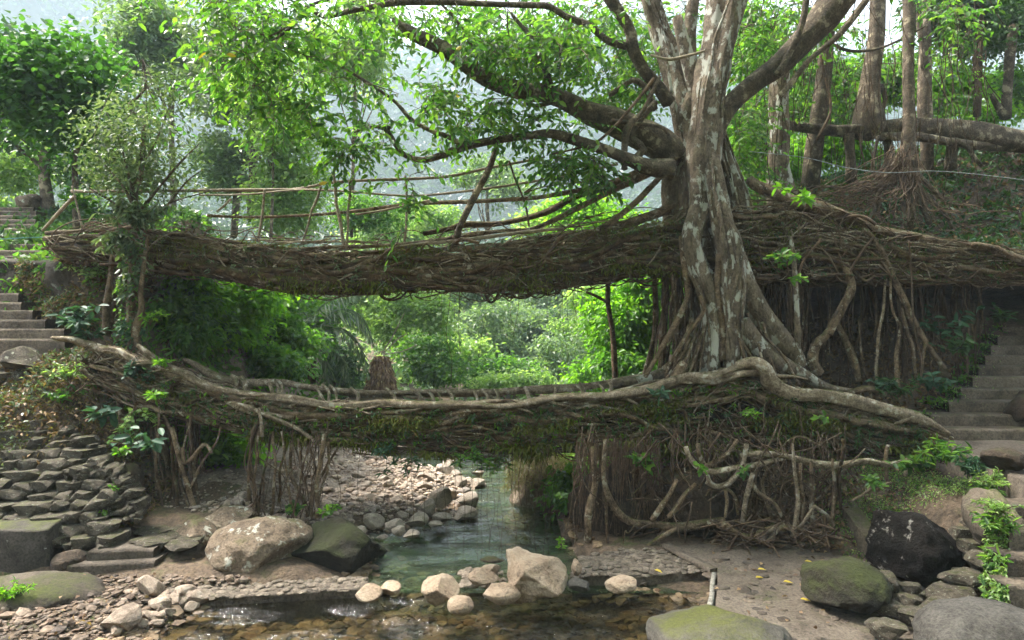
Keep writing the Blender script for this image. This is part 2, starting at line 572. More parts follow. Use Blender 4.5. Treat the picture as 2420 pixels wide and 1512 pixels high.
M['cable'] = surf('cable', (0.3, 0.33, 0.33), (0.4, 0.44, 0.44), scale=8, bump=0.0, fine=10)

M['lfig'] = leafmat('fig_leaf', [(0.026, 0.075, 0.018), (0.042, 0.11, 0.022), (0.065, 0.15, 0.026), (0.09, 0.18, 0.028), (0.125, 0.21, 0.035)], 0.52, tcol=2.2)
M['lbright'] = leafmat('bright_leaf', [(0.05, 0.13, 0.012), (0.085, 0.2, 0.015), (0.13, 0.27, 0.018), (0.19, 0.33, 0.03)], 0.55, tcol=2.2)
M['ldark'] = leafmat('dark_leaf', [(0.02, 0.055, 0.018), (0.035, 0.085, 0.025), (0.05, 0.11, 0.03), (0.075, 0.14, 0.035)], 0.35, rough=0.36, tcol=1.6)
M['lgrey'] = leafmat('greyish_leaf', [(0.05, 0.09, 0.045), (0.09, 0.14, 0.07), (0.15, 0.2, 0.12), (0.23, 0.27, 0.18)], 0.35, rough=0.4, tcol=1.4)
M['lyel'] = leafmat('yellowish_leaf', [(0.09, 0.17, 0.05), (0.16, 0.27, 0.08), (0.25, 0.36, 0.13), (0.36, 0.44, 0.22)], 0.5, tcol=1.7)  # yellowish greens, raised in colour to carry the bright hazy background
M['lblue'] = leafmat('bluish_leaf', [(0.02, 0.06, 0.035), (0.035, 0.095, 0.05), (0.06, 0.13, 0.075), (0.09, 0.165, 0.10)], 0.3, rough=0.5, spec=0.3, tcol=1.3)
M['lhaze'] = leafmat('haze_paled_leaf', [(0.07, 0.14, 0.075), (0.13, 0.21, 0.11), (0.21, 0.30, 0.16), (0.32, 0.40, 0.25)], 0.45, tcol=1.4)  # leaf colours paled to stand in for haze over the middle distance
M['lhill'] = leafmat('hill_leaf', [(0.03, 0.055, 0.035), (0.04, 0.075, 0.045), (0.06, 0.10, 0.055), (0.08, 0.13, 0.07)], 0.3, tcol=1.2)
M['lmid'] = leafmat('mid_leaf', [(0.022, 0.07, 0.018), (0.04, 0.11, 0.024), (0.06, 0.145, 0.028), (0.085, 0.18, 0.035)], 0.45, rough=0.5, spec=0.35, tcol=2.0)
M['ldry'] = leafmat('dry_leaf', [(0.09, 0.05, 0.03), (0.15, 0.085, 0.045), (0.22, 0.14, 0.07), (0.3, 0.2, 0.1)], 0.2, rough=0.7)
M['lyellow'] = leafmat('yellow_leaf', [(0.5, 0.36, 0.04), (0.55, 0.42, 0.06)], 0.2, rough=0.6)
M['grass'] = leafmat('dry_grass', [(0.22, 0.17, 0.09), (0.32, 0.25, 0.14), (0.2, 0.2, 0.08), (0.14, 0.17, 0.05)], 0.3, rough=0.8)
M['lmoss'] = leafmat('moss_strand', [(0.06, 0.08, 0.018), (0.11, 0.13, 0.026), (0.17, 0.18, 0.04), (0.12, 0.09, 0.04)], 0.3, rough=0.9, spec=0.1)

M['gravel2'] = surf('shore_stone', (0.075, 0.058, 0.044), (0.22, 0.175, 0.14), scale=3, bump=0.3, fine=20, use_rnd=0.55, world=True)
M['mossrock'] = surf('moss_topped_rock', (0.05, 0.04, 0.03), (0.15, 0.12, 0.09), moss=(0.085, 0.105, 0.013), moss_amt=0.42, scale=1.6, bump=0.7, fine=30, side_moss=0.2)
M['fgrock'] = surf('foreground_rock', (0.05, 0.045, 0.037), (0.14, 0.128, 0.105), moss=(0.11, 0.12, 0.02), moss_amt=0.42, scale=1.4, bump=0.8, fine=34, side_moss=0.0, grain=.6)
M['greyst'] = surf('grey_flat_stone', (0.03, 0.027, 0.023), (0.085, 0.078, 0.067), scale=2.5, bump=0.5, fine=30)
M['wallm'] = surf('mossy_wall', (0.05, 0.04, 0.028), (0.15, 0.12, 0.08), moss=(0.07, 0.085, 0.016), moss_amt=0.42, scale=5, bump=1.0, fine=26, side_moss=0.6)
M['shorest'] = surf('shore_rock', (0.12, 0.09, 0.068), (0.32, 0.25, 0.19), c3=(0.38, 0.33, 0.27), scale=3, bump=0.5, fine=30)
M['embed'] = surf('embedded_stone', (0.035, 0.03, 0.025), (0.14, 0.115, 0.09), scale=3, bump=0.3, fine=20, use_rnd=0.5, world=True)
M['bankrock'] = surf('bank_rock', (0.035, 0.026, 0.018), (0.13, 0.105, 0.078), patch=(0.3, 0.3, 0.25), patch_amt=0.38, moss=MOSS, moss_amt=0.34, scale=2.5, bump=1.0, fine=20, patch_scale=2.2, side_moss=0.4, world=True)
M['bmoss'] = surf('dark_green_boulder', (0.010, 0.009, 0.006), (0.05, 0.042, 0.028), moss=(0.045, 0.055, 0.012), moss_amt=0.5, scale=3.0, bump=1.0, fine=26, side_moss=0.5)
M['palest'] = surf('pale_river_rock', (0.24, 0.19, 0.145), (0.5, 0.43, 0.35), scale=3, bump=0.4, fine=30)
M['pipe'] = surf('pipe_plastic', (0.1, 0.25, 0.25), (0.13, 0.3, 0.3), scale=8, bump=0.0, fine=10)

def water_mat(name, tint, body, amt, live=1.0):
    m, nt, out = mat(name)
    L = nt.links
    g = nd(nt, "ShaderNodeNewGeometry")
    mp = nd(nt, "ShaderNodeMapping")
    mp.inputs['Scale'].default_value = (1.0, 2.2, 1)
    L.new(g.outputs['Position'], mp.inputs[0])
    n1 = noise_n(nt, mp.outputs[0], 7.0, 5, 0.6, 0.5)
    n2 = noise_n(nt, mp.outputs[0], 1.1, 2, 0.5)
    b = nd(nt, "ShaderNodeBump")
    b.inputs['Distance'].default_value = 0.09
    b.inputs['Strength'].default_value = 0.7
    mu = nd(nt, "ShaderNodeMath", operation='MULTIPLY')
    rw = ramp(nt, [(0.45, 0.04), (0.66, 0.8)]); L.new(n2.outputs[0], rw.inputs[0])
    # livelier ripples in the current below the gap, calm towards the banks
    sxx = nd(nt, "ShaderNodeSeparateXYZ"); L.new(g.outputs['Position'], sxx.inputs[0])
    ab = nd(nt, "ShaderNodeMath", operation='ADD'); ab.inputs[1].default_value = 0.7; L.new(sxx.outputs[0], ab.inputs[0])
    a2 = nd(nt, "ShaderNodeMath", operation='ABSOLUTE'); L.new(ab.outputs[0], a2.inputs[0])
    mr = nd(nt, "ShaderNodeMapRange"); mr.inputs[1].default_value = 0.6; mr.inputs[2].default_value = 2.3; mr.inputs[3].default_value = live; mr.inputs[4].default_value = 0.0
    L.new(a2.outputs[0], mr.inputs[0])
    ad2 = nd(nt, "ShaderNodeMath", operation='ADD'); L.new(mr.outputs[0], ad2.inputs[0]); L.new(rw.outputs[0], ad2.inputs[1])
    L.new(n1.outputs[0], mu.inputs[0]); L.new(ad2.outputs[0], mu.inputs[1])
    L.new(mu.outputs[0], b.inputs['Height'])
    fr = nd(nt, "ShaderNodeFresnel")
    fr.inputs['IOR'].default_value = 1.5
    L.new(b.outputs[0], fr.inputs['Normal'])
    gl = nd(nt, "ShaderNodeBsdfGlossy")
    gl.inputs['Roughness'].default_value = 0.07
    gl.inputs['Color'].default_value = (1, 1, 1, 1)
    L.new(b.outputs[0], gl.inputs['Normal'])
    tr = nd(nt, "ShaderNodeBsdfTransparent")
    tr.inputs[0].default_value = (*tint, 1)
    df = nd(nt, "ShaderNodeBsdfDiffuse"); df.inputs[0].default_value = (*body, 1)
    m0 = nd(nt, "ShaderNodeMixShader"); m0.inputs[0].default_value = amt
    L.new(tr.outputs[0], m0.inputs[1]); L.new(df.outputs[0], m0.inputs[2])
    mx = nd(nt, "ShaderNodeMixShader")
    L.new(fr.outputs[0], mx.inputs[0])
    L.new(m0.outputs[0], mx.inputs[1])
    L.new(gl.outputs[0], mx.inputs[2])
    L.new(mx.outputs[0], out.inputs[0])
    return m
M['water'] = water_mat('stream_water', (0.78, 0.76, 0.58), (0.04, 0.045, 0.03), .06, .3)
M['pool'] = water_mat('green_pool_water', (0.68, 0.80, 0.60), (0.05, 0.09, 0.05), .22, .08)

# ------------------------------------------------------------------ terrain
def left_edge(y):      # waterline on the left
    return np.interp(y, [5, 7.3, 8.4, 8.7, 9.3, 10.8, 11.6, 14.0, 15.5, 17, 20], [-4.6, -4.1, -3.8, -1.9, -2.0, -2.2, -0.9, -0.75, -1.6, -3.6, -4.2])
def right_edge(y):
    return np.interp(y, [5, 7.3, 8.3, 8.6, 10, 12, 14, 16, 18, 20], [1.9, 2.1, 2.5, 1.5, 0.95, 0.75, 0.35, 0.8, 1.6, 2.0])

def H(x, y):
    le, re = left_edge(y), right_edge(y)
    # left side
    dl = le - x
    zl = 0.02 + 0.22 * sst(0.0, 1.2, dl)
    zl = np.where(y < 8.8, 0.02 + 0.13 * sst(0, 1.2, dl), zl)
    zl += sst(9.3, 10.2, y) * sst(-3.4, -4.4, x) * 0.32
    # gravel bar: gently domed, then bank to the left
    bar = sst(10.5, 11.5, y) * sst(-3.4, -5.0, x)
    zl += bar * 0.35
    # bank left of the bar, rises to the plateau
    top = 4.85 + 0.35 * np.maximum(-10.5 - x, 0) + 0.05 * np.maximum(y - 16, 0)
    up1 = sst(-4.2, -9.5, x + 0.3 * np.clip(y - 15, 0, 10)) * np.maximum(sst(13.6, 15.2, y), sst(12.3, 13.0, y) * sst(-6.6, -7.6, x))
    zl = zl * (1 - up1) + top * up1
    # stair slope at far left in front of the cliff
    slope = 0.45 + 2.45 * sst(9.1, 11.7, y) 
    k = sst(-5.7, -7.3, x) * sst(9.4, 10.0, y)
    zs = np.where(y < 12.35, slope, slope + 2.0 * sst(12.35, 12.75, y))
    zl = zl * (1 - k) + np.maximum(zs, zl) * k
    # the stairs' own bed at the far left
    zst = np.interp(y, [9, 11.6, 13.2, 13.6, 14.1, 19, 24], [.3, 2.7, 3.55, 4.6, 4.65, 6.35, 6.7])
    ks = sst(-7.9, -8.35, x + .12 * (y - 11.6)) * sst(10.6, 11.2, y) * sst(24, 20, y)
    zl = zl * (1 - ks) + zst * ks
    # right side
    dr = x - re
    zr = 0.0 + 0.06 * sst(0, 0.8, dr) + .15 * sst(9.3, 9.8, y)
    bank = sst(10.6, 12.2, y + 0.25 * (x - 3)) * sst(1.0, 2.6, x)
    zr = zr * (1 - bank) + (2.15 - 0.16 * np.clip(y - 13.5, 0, 9)) * bank
    s = sst(4.0, 5.2, x)
    zb = 0.33 + np.clip((y - 9.5) * 0.66, 0, 3.6)
    zb = np.where(y < 9.5, 0.05 + 1.0 * sst(5.0, 6.0, x) * sst(7.3, 8.9, y) + .2 * sst(9.0, 9.5, y), zb)
    zr = zr * (1 - s) + zb * s
    zr = zr + 0.3 * np.maximum(x - 12, 0)
    # channel
    w = np.minimum(x - le, re - x)
    zc = -0.02 - 0.24 * sst(0, 0.9, w)
    z = np.where(w > 0, zc, np.where(x < (le + re) / 2, zl, zr))
    # beyond the far weir the valley floor rises slowly, then hills
    far = sst(22, 30, y)
    zf = 0.6 + np.maximum(y - 30, 0) * 0.12 + 0.22 * np.maximum(np.abs(x + 1) - 8, 0)
    z = z * (1 - far) + zf * far
    z = z + 0.05 * vn(x, y, 1.3) * sst(0, 1, np.abs(z)) + 0.22 * vn(x, y, 0.9, 5) * sst(0.6, 2.5, z) * sst(-7.9, -7.4, x + .12 * np.clip(y - 11.6, 0, 9))
    return z

def grid_mesh(xs, ys, fn):
    X, Y = np.meshgrid(xs, ys)
    Z = fn(X, Y)
    V = np.stack([X, Y, Z], -1).reshape(-1, 3)
    nx, ny = len(xs), len(ys)
    i = np.arange(ny - 1)[:, None] * nx + np.arange(nx - 1)[None]
    Q = np.stack([i, i + 1, i + nx + 1, i + nx], -1).reshape(-1, 4)
    return V, Q

def dense(a, b, c, d, s, s2):
    return np.concatenate([np.arange(a, b, s2), np.arange(b, c, s), np.arange(c, d + s2, s2)])

mb = MB()
V, Q = grid_mesh(dense(-60, -12, 12, 60, 0.14, 1.5), dense(-12, 4, 20, 62, 0.13, 1.5), H)
mb.add(V, Q)
kind(put('ground', mb, M['dirt']), 'structure')

# far hills
def HF(x, y):
    ridge = 238 + 120 * np.exp(-((x + 420) / 160) ** 2) - 30 * np.exp(-((x + 60) / 160) ** 2) + 16 * np.sin(x * 0.013 + 1) - 75 * np.exp(-((x - 360) / 170) ** 2)
    z = 3.5 + ridge * sst(110, 640, y) ** 1.1 + 6.0 * vn(x, y, 0.02, 3) * sst(80, 200, y)
    z = z + 13 * sst(45, 110, y) * (0.5 + 0.5 * np.abs(x) / 60)
    return np.where(y < 60, np.minimum(z, H(x, y) - 0.4), z)
mb = MB()
V, Q = grid_mesh(np.arange(-760, 761, 9.0), np.arange(52, 760, 7.0), HF)
mb.add(V, Q)
kind(put('hills', mb, M['hill']), 'structure')
# side and rear terrain so that the valley is closed all round
mb = MB()
def HB(x, y):
    return -1.5 + 0.25 * np.clip(np.hypot(x, y * 0.8) - 30, 0, 260)
V, Q = grid_mesh(np.arange(-760, 761, 20.0), np.arange(-300, 61, 10.0), HB)
mb.add(V, Q)
kind(put('terrain', mb, M['hill']), 'structure')

# forest cover of the far hills: leafy masses that nobody could count
mb = MB()
n = 17000
y = 62 * (680 / 62) ** RG.uniform(0, 1, n); x = RG.uniform(-1, 1, n) * (y * .86 + 6)
keep = np.abs(x) < y * 0.9 + 5
x, y = x[keep], y[keep]
z = HF(x, y)
sf = np.clip(y / 100, .9, 4.2); cc = np.stack([x, y, z + RG.uniform(1.0, 4.5, len(x)) * sf], 1)
per = 7
sf = np.repeat(sf, per); B = np.repeat(cc, per, 0) + RG.normal(size=(len(cc) * per, 3)) * np.array([1.6, 1.6, 1.1]) * sf[:, None]
rn = np.clip(np.repeat(RG.random(len(cc)), per) * 0.6 + RG.random(len(B)) * 0.4, 0, 1)
leaves(mb, B, rdir(len(B), -0.1, 0.6), RG.uniform(0.7, 1.7, len(B)) * sf, RG.uniform(0.5, 1.0, len(B)) * sf, simple=True, rnd=rn)
kind(put('far_forest', mb, M['lhill'], smooth=False), 'stuff')

# water sheets
def sheet(name, xs, ys, z, m):
    mb = MB()
    V, Q = grid_mesh(np.asarray(xs, float), np.asarray(ys, float), lambda X, Y: np.full_like(X, z))
    mb.add(V, Q)
    return put(name, mb, m)
kind(sheet('river_pool', np.linspace(-6.5, 3.2, 10), [2, 4, 6, 8.42], 0.0, M['water']), 'structure')
kind(sheet('upstream_river', np.linspace(-6, 3.5, 10), [8.46, 10, 12, 15, 17.3], 0.035, M['pool']), 'structure')
kind(sheet('far_river', np.linspace(-6, 3.5, 10), [17.6, 19, 22, 25], 0.14, M['pool']), 'structure')

# gravel: stuff, on the bar and in the bed
def scatter_ground(n, x0, x1, y0, y1, cond):
    x = RG.uniform(x0, x1, n); y = RG.uniform(y0, y1, n)
    k = cond(x, y)
    return x[k], y[k]
def gravel(name, x, y, s, m, sub, lift=0.2, flat=0.6):
    z = H(x, y) + s * lift
    mb = MB()
    many_rocks(mb, np.stack([x, y, z], 1), s, sub=sub, seed=RG.integers(9999), flat=flat)
    return kind(put(name, mb, m, smooth=False), 'stuff')
bar = lambda x, y: (x < left_edge(y) + 0.12) & (x > -5.0 + 0.6 * vn(x, y, 1.0)) & (H(x, y) < 0.75)
x, y = scatter_ground(5200, -5.2, -0.6, 10.2, 17.5, bar)
gravel('gravel', x, y, 0.025 + RG.exponential(.028, len(x)).clip(0, .12), M['gravel'], 1)
x, y = scatter_ground(2600, -7.0, -3, 10.4, 18, lambda x, y: (x < left_edge(y)) & (H(x, y) < 1.6))
gravel('path_gravel', x, y, 0.02 + RG.exponential(.022, len(x)).clip(0, .12), M['gravel'], 1)
x, y = scatter_ground(1100, -5, -0.6, 10.4, 17.3, bar)
gravel('cobbles', x, y, 0.07 + RG.exponential(.04, len(x)).clip(0, .2), M['gravel'], 2)
ch = lambda x, y: (x > left_edge(y) - 0.3) & (x < right_edge(y) + 0.3)
x, y = scatter_ground(3300, -4.8, 2.9, 6.2, 9.6, ch)
gravel('stream_bed_cobbles', x, y, RG.uniform(0.06, 0.22, len(x)), M['bed'], 1, 0.1, 0.45)
x, y = scatter_ground(1500, -4, 2, 9.0, 19, ch)
gravel('channel_bed_cobbles', x, y, RG.uniform(0.08, 0.22, len(x)), M['bed'], 1, 0.1, 0.45)
fl = lambda x, y: (x < left_edge(y) + 0.25) & (H(x, y) < 0.5)
x, y = scatter_ground(4600, -7.5, -3.4, 6.4, 8.7, fl)
gravel('shore_gravel', x, y, 0.02 + RG.exponential(.026, len(x)).clip(0, .14), M['gravel2'] if 'gravel2' in M else M['gravel'], 1)

# sandy path left of the gravel bar
mb = MB()
V, Q = grid_mesh(np.arange(-7.0, -2.5, 0.15), np.arange(11.0, 22, 0.2), lambda X, Y: H(X, Y) + 0.012 + 0.02 * vn(X, Y, 2.5))
mb.add(V, Q)
kind(put('river_path', mb, M['sand']), 'structure')

# ------------------------------------------------------------------ right hillside over the cave
def HTOP(x, y):
    e = np.interp(x, [3.8, 5, 6.5, 8, 10, 14, 24], [0.0, 0.2, 0.5, 0.9, 1.4, 2.2, 3.5])
    z = 4.55 + 0.35 * sst(12.7, 13.2, y) + e * sst(12.9, 16.5, y) + 0.14 * vn(x, y, 1.5, 2) + 0.06 * vn(x, y, 4, 8)
    z = z + 1.2 * sst(3.9, 5.2, x) * sst(13.2, 15.5, y)
    z = z - 0.45 * np.maximum(y - 18.5, 0) * sst(12, 8, x) 
    return z
def HUND(x, y):
    return 4.38 + 0.10 * vn(x, y, 2.2, 6) + 0.05 * vn(x, y, 6, 3) - 0.5 * sst(15, 18, y)
xs = np.arange(4.0, 26, 0.16); ys = np.arange(12.75, 26, 0.16)
mb = MB()
V, Q = grid_mesh(xs, ys, HTOP); mb.add(V, Q)
xs2, ys2 = np.arange(4.0, 26, 0.25), np.arange(12.75, 18.6, 0.25)
V, Q = grid_mesh(xs2, ys2, HUND); mb.add(V, Q[:, ::-1])
# lip
t = np.linspace(0, 1, 5)
X, Tt = np.meshgrid(xs, t)
Z = HTOP(X, np.full_like(X, 12.75)) * (1 - Tt) + HUND(X, np.full_like(X, 12.75)) * Tt
V = np.stack([X, np.full_like(X, 12.75) - 0.12 * np.sin(Tt * PI) - 0.05 * vn(X, Z, 4), Z], -1).reshape(-1, 3)
i = np.arange(4)[:, None] * len(xs) + np.arange(len(xs) - 1)[None]
mb.add(V, np.stack([i, i + len(xs), i + len(xs) + 1, i + 1], -1).reshape(-1, 4))
kind(put('hillside', mb, M['dirt']), 'structure')
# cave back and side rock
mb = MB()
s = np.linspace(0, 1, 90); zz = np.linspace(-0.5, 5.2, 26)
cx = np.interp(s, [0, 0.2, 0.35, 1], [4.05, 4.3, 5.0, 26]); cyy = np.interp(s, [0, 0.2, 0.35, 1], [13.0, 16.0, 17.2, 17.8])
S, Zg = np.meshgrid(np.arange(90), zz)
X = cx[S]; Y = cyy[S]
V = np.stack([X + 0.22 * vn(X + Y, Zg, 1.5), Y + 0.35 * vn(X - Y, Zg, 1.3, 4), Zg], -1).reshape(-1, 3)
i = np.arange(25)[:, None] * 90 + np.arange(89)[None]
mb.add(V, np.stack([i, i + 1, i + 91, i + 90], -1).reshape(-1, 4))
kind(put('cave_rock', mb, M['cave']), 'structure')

# ------------------------------------------------------------------ slabs, weirs, platforms
def prism(mb, poly, z0, z1, seg=0.16, amp=0.02, zt=None):
    """solid slab over a plan polygon [(x,y)...]; top split finely and made uneven"""
    poly = np.asarray(poly, float)
    pts = []
    for a, b in zip(poly, np.roll(poly, -1, 0)):
        m = max(1, int(np.linalg.norm(b - a) / seg))
        for k in range(m):
            p = a + (b - a) * k / m
            pts.append(p)
    pts = np.array(pts)
    g = amp * 1.2
    pts = pts + np.stack([vn(pts[:, 0], pts[:, 1], 5, 1), vn(pts[:, 0], pts[:, 1], 5, 7)], 1) * g
    c = pts.mean(0)
    rings = []
    f = lambda p: (z1 if zt is None else zt(p[:, 0], p[:, 1])) + amp * vn(p[:, 0], p[:, 1], 3.5, 4)
    sc = [0.0]
    n = len(pts)
    rows = [np.column_stack([pts, np.full(n, z0)]), np.column_stack([pts, f(pts) - 0.025])]
    for q in (0.985, 0.93, 0.8, 0.62, 0.42, 0.2):
        pp = c + (pts - c) * q
        rows.append(np.column_stack([pp, f(pp)]))
    V = np.vstack(rows)
    Q = []
    for r in range(len(rows) - 1):
        a = r * n + np.arange(n); b = r * n + (np.arange(n) + 1) % n
        Q.append(np.stack([a, b, b + n, a + n], 1))
    V = np.vstack([V, np.append(c, f(c[None])[0])])
    a = (len(rows) - 1) * n + np.arange(n)
    T = np.stack([a, (len(rows) - 1) * n + (np.arange(n) + 1) % n, np.full(n, len(V) - 1)], 1)
    mb.add(V, np.vstack(Q)); 
    mb.T.append(T + mb.n - len(V)); mb.rt.append(np.full(len(T), 0.5))

def G(u, v, z):     # ground point of a pixel at height z -> (x, y)
    d = (CAMZ - z) * FX / (v - CY)
    return ((u - CX) / FX * d, d)

def cobbled(name, label, poly, z, ncob, size, seed):
    t = thing(name, label, 'causeway', (poly[0][0], poly[0][1], z))
    mb = MB(); prism(mb, poly, -0.5, z, amp=0.015)
    put('mortar_bed', mb, M['conc'], t)
    p = np.asarray(poly)
    g = np.random.default_rng(seed)
    got = []
    from mathutils.geometry import intersect_point_tri_2d
    def inside(x, y):
        c = False
        for a, b in zip(p, np.roll(p, -1, 0)):
            if (a[1] > y) != (b[1] > y) and x < (b[0] - a[0]) * (y - a[1]) / (b[1] - a[1]) + a[0]:
                c = not c
        return c
    tries = 0
    while len(got) < ncob and tries < ncob * 30:
        tries += 1
        x, y = g.uniform(p[:, 0].min(), p[:, 0].max()), g.uniform(p[:, 1].min(), p[:, 1].max())
        if not inside(x, y) or any((x - q[0]) ** 2 + (y - q[1]) ** 2 < (size * 0.62) ** 2 for q in got):
            continue
        got.append((x, y))
    mes = []
    for i in range(7):
        mb = MB(); V, T = rock_verts(2 if i < 4 else 2, seed + i, 5, 0.0, 0.12)
        mb.add(V * np.array([0.5, 0.42, 0.2]) * size, None, T)
        me = mb.mesh('cobble', smooth=False); me.materials.append(M['cobble']); mes.append(me)
    for i, (x, y) in enumerate(got):
        o = bpy.data.objects.new('cobble', mes[i % 7])
        COL.objects.link(o); o.parent = t
        b = t["_base"]
        o.location = (x - b[0], y - b[1], z - b[2] + g.uniform(-0.015, 0.018))
        o.rotation_euler = (0, 0, g.uniform(-0.6, 0.6))
        sc = g.uniform(0.7, 1.3); o.scale = (sc, sc, g.uniform(0.7, 1.2))
    return t
M['cobble'] = surf('cobble_stone', (0.075, 0.06, 0.045), (0.22, 0.18, 0.138), scale=3, bump=0.4, fine=30)

cobbled('cobbled_causeway', 'low cobbled concrete weir edge running from the left bank to the gap in the stream', [G(455, 1412, .12), G(700, 1398, .12), G(868, 1388, .12), G(872, 1364, .12), G(700, 1362, .12), G(560, 1352, .12), G(490, 1352, .12)], 0.10, 150, 0.11, 31)
cobbled('cobbled_slab', 'cobbled stone causeway slab between the pale cracked boulder and the right platform', [G(1352, 1362, .16), G(1500, 1362, .16), G(1690, 1352, .16), G(1560, 1296, .16), G(1470, 1300, .16), G(1375, 1318, .16)], 0.17, 260, 0.11, 32)

# concrete platform on the right
t = thing('concrete_platform', 'worn flat concrete platform with a white painted edge beside the right pool', 'platform', (3, 8, 0.2))
mb = MB(); prism(mb, [G(1692, 1466, .2), G(1692, 1353, .2), G(1566, 1290, .2), G(1700, 1283, .2), G(1960, 1296, .2), (4.5, 9.3), (5.1, 8.6), (5.2, 6.9), (2.4, 6.6), G(1720, 1466, .2)], -0.4, 0.2, amp=0.02)
put('slab', mb, M['conc'], t)
n = 420; x = RG.uniform(2.5, 5.0, n); y = RG.uniform(6.9, 9.5, n); k = x > 2.62 - .1 * (y - 7); x, y = x[k], y[k]
mb = MB(); many_rocks(mb, np.stack([x, y, np.full(len(x), .186)], 1), .05 + RG.exponential(.05, len(x)).clip(0, .2), sub=2, seed=88, flat=.3)
kind(put('embedded_stones', mb, M['embed'], t), 'stuff')
def bar_between(name, a, b, w, h, z, m, parent, seg=14):
    a, b = np.array(a), np.array(b)
    d = nrm((b - a)[None])[0]; s = np.array([-d[1], d[0]])
    mb = MB()
    tt = np.linspace(0, 1, seg)
    rows = []
    for k in tt:
        p = a + (b - a) * k + s * 0.012 * float(vn(np.array([k * 4.0]), np.array([a[0]]), 2)[0])
        hh = h + 0.008 * float(vn(np.array([k * 5.0]), np.array([b[0]]), 2, 3)[0])
        rows += [[*(p - s * w / 2), z], [*(p - s * w / 2), z + hh], [*(p + s * w / 2), z + hh], [*(p + s * w / 2), z]]
    V = np.array(rows); Q = []
    for k in range(seg - 1):
        for j in range(3):
            Q.append([k * 4 + j, k * 4 + j + 1, k * 4 + 5 + j, k * 4 + 4 + j])
    Q += [[0, 1, 2, 3], [(seg - 1) * 4 + 3, (seg - 1) * 4 + 2, (seg - 1) * 4 + 1, (seg - 1) * 4]]
    mb.add(V, Q)
    return put(name, mb, m, parent)
bar_between('kerb', G(1686, 1352, .2), G(1572, 1292, .2), 0.12, 0.05, 0.2, M['conc'], t)
bar_between('painted_edge', G(1687, 1353, .2), G(1671, 1462, .2), 0.055, 0.405, -0.2, M['white'], t)

# left apron at the foot of the stair
mb = MB(); prism(mb, [G(430, 1424, .12), G(540, 1350, .12), G(700, 1345, .12), G(690, 1300, .25), G(480, 1290, .3), G(330, 1330, .2), G(320, 1380, .12)], -0.3, 0.11, amp=0.025)
tag(put('concrete_apron', mb, M['conc'], base=(-4, 9, 0.1)), 'rough concrete apron at the foot of the lichen boulder on the left bank', 'apron')

# rocky bank under the left bridge head
us = np.linspace(-220, 345, 110); zz = np.linspace(-.2, 1.0, 40)
U, W = np.meshgrid(us, zz)
yl = np.interp(U, [-220, 60, 85, 115, 300, 345], [13.25, 13.2, 13.0, 12.5, 12.45, 12.9])
zb_ = np.interp(U, [-220, 60, 110, 300, 345], [3.6, 3.6, 2.7, 1.4, 1.0]); zt_ = np.interp(U, [-220, 110, 300, 345], [4.82, 4.75, 4.6, 4.2])
X = (U - CX) / FX * yl; Z = zb_ + (zt_ - zb_) * W
yy = yl + .28 * W + .16 * vn(X * 1.0, Z * 1.4, 1.6, 3) + .07 * vn(X, Z, 5, 6) + np.where(W > .93, (W - .93) * 7, 0)
V = np.stack([X + .05 * vn(Z, X, 4, 2), yy, Z], -1).reshape(-1, 3)
i = np.arange(39)[:, None] * 110 + np.arange(109)[None]
mb = MB(); mb.add(V, np.stack([i, i + 1, i + 111, i + 110], -1).reshape(-1, 4))
tag(put('rock_face', mb, M['bankrock'], base=P(100, 700, 12.6)), 'lichen streaked rocky bank under the left end of the upper bridge', 'rock')

for (nm, m_, n, L_) in (('bank_leaves', 'ldry', 900, .1), ('bank_leaves', 'lgrey', 700, .1), ('bank_leaves', 'lfig', 600, .12), ('bank_moss', 'lmoss', 2600, .05)):
    k = RG.integers(0, len(V), n * 3)
    k = k[(vn(V[k, 0], V[k, 2], 2.4, len(m_) + n % 7) > -.1) & (V[k, 0] > -9.9)][:n]
    c = np.repeat(V[k] - np.array([0, .04, 0]), 3, 0) + RG.normal(size=(len(k) * 3, 3)) * .04
    mb = MB(); leaves(mb, c, rdir(len(c), -.6, .8) + np.array([0, -.6, 0]), L_ * RG.uniform(.5, 1.4, len(c)), L_ * .4, simple=m_ == 'lmoss')
    kind(put(nm, mb, M[m_]), 'stuff')

# far weir
mb = MB(); prism(mb, [(-5.2, 17.35), (0.3, 17.35), (0.3, 17.6), (-5.2, 17.6)], -0.5, 0.2, amp=0.02)
tag(put('far_weir', mb, M['sand'], base=(-2, 17.4, 0)), 'straight pale low weir crossing the river behind the gravel bar', 'weir')

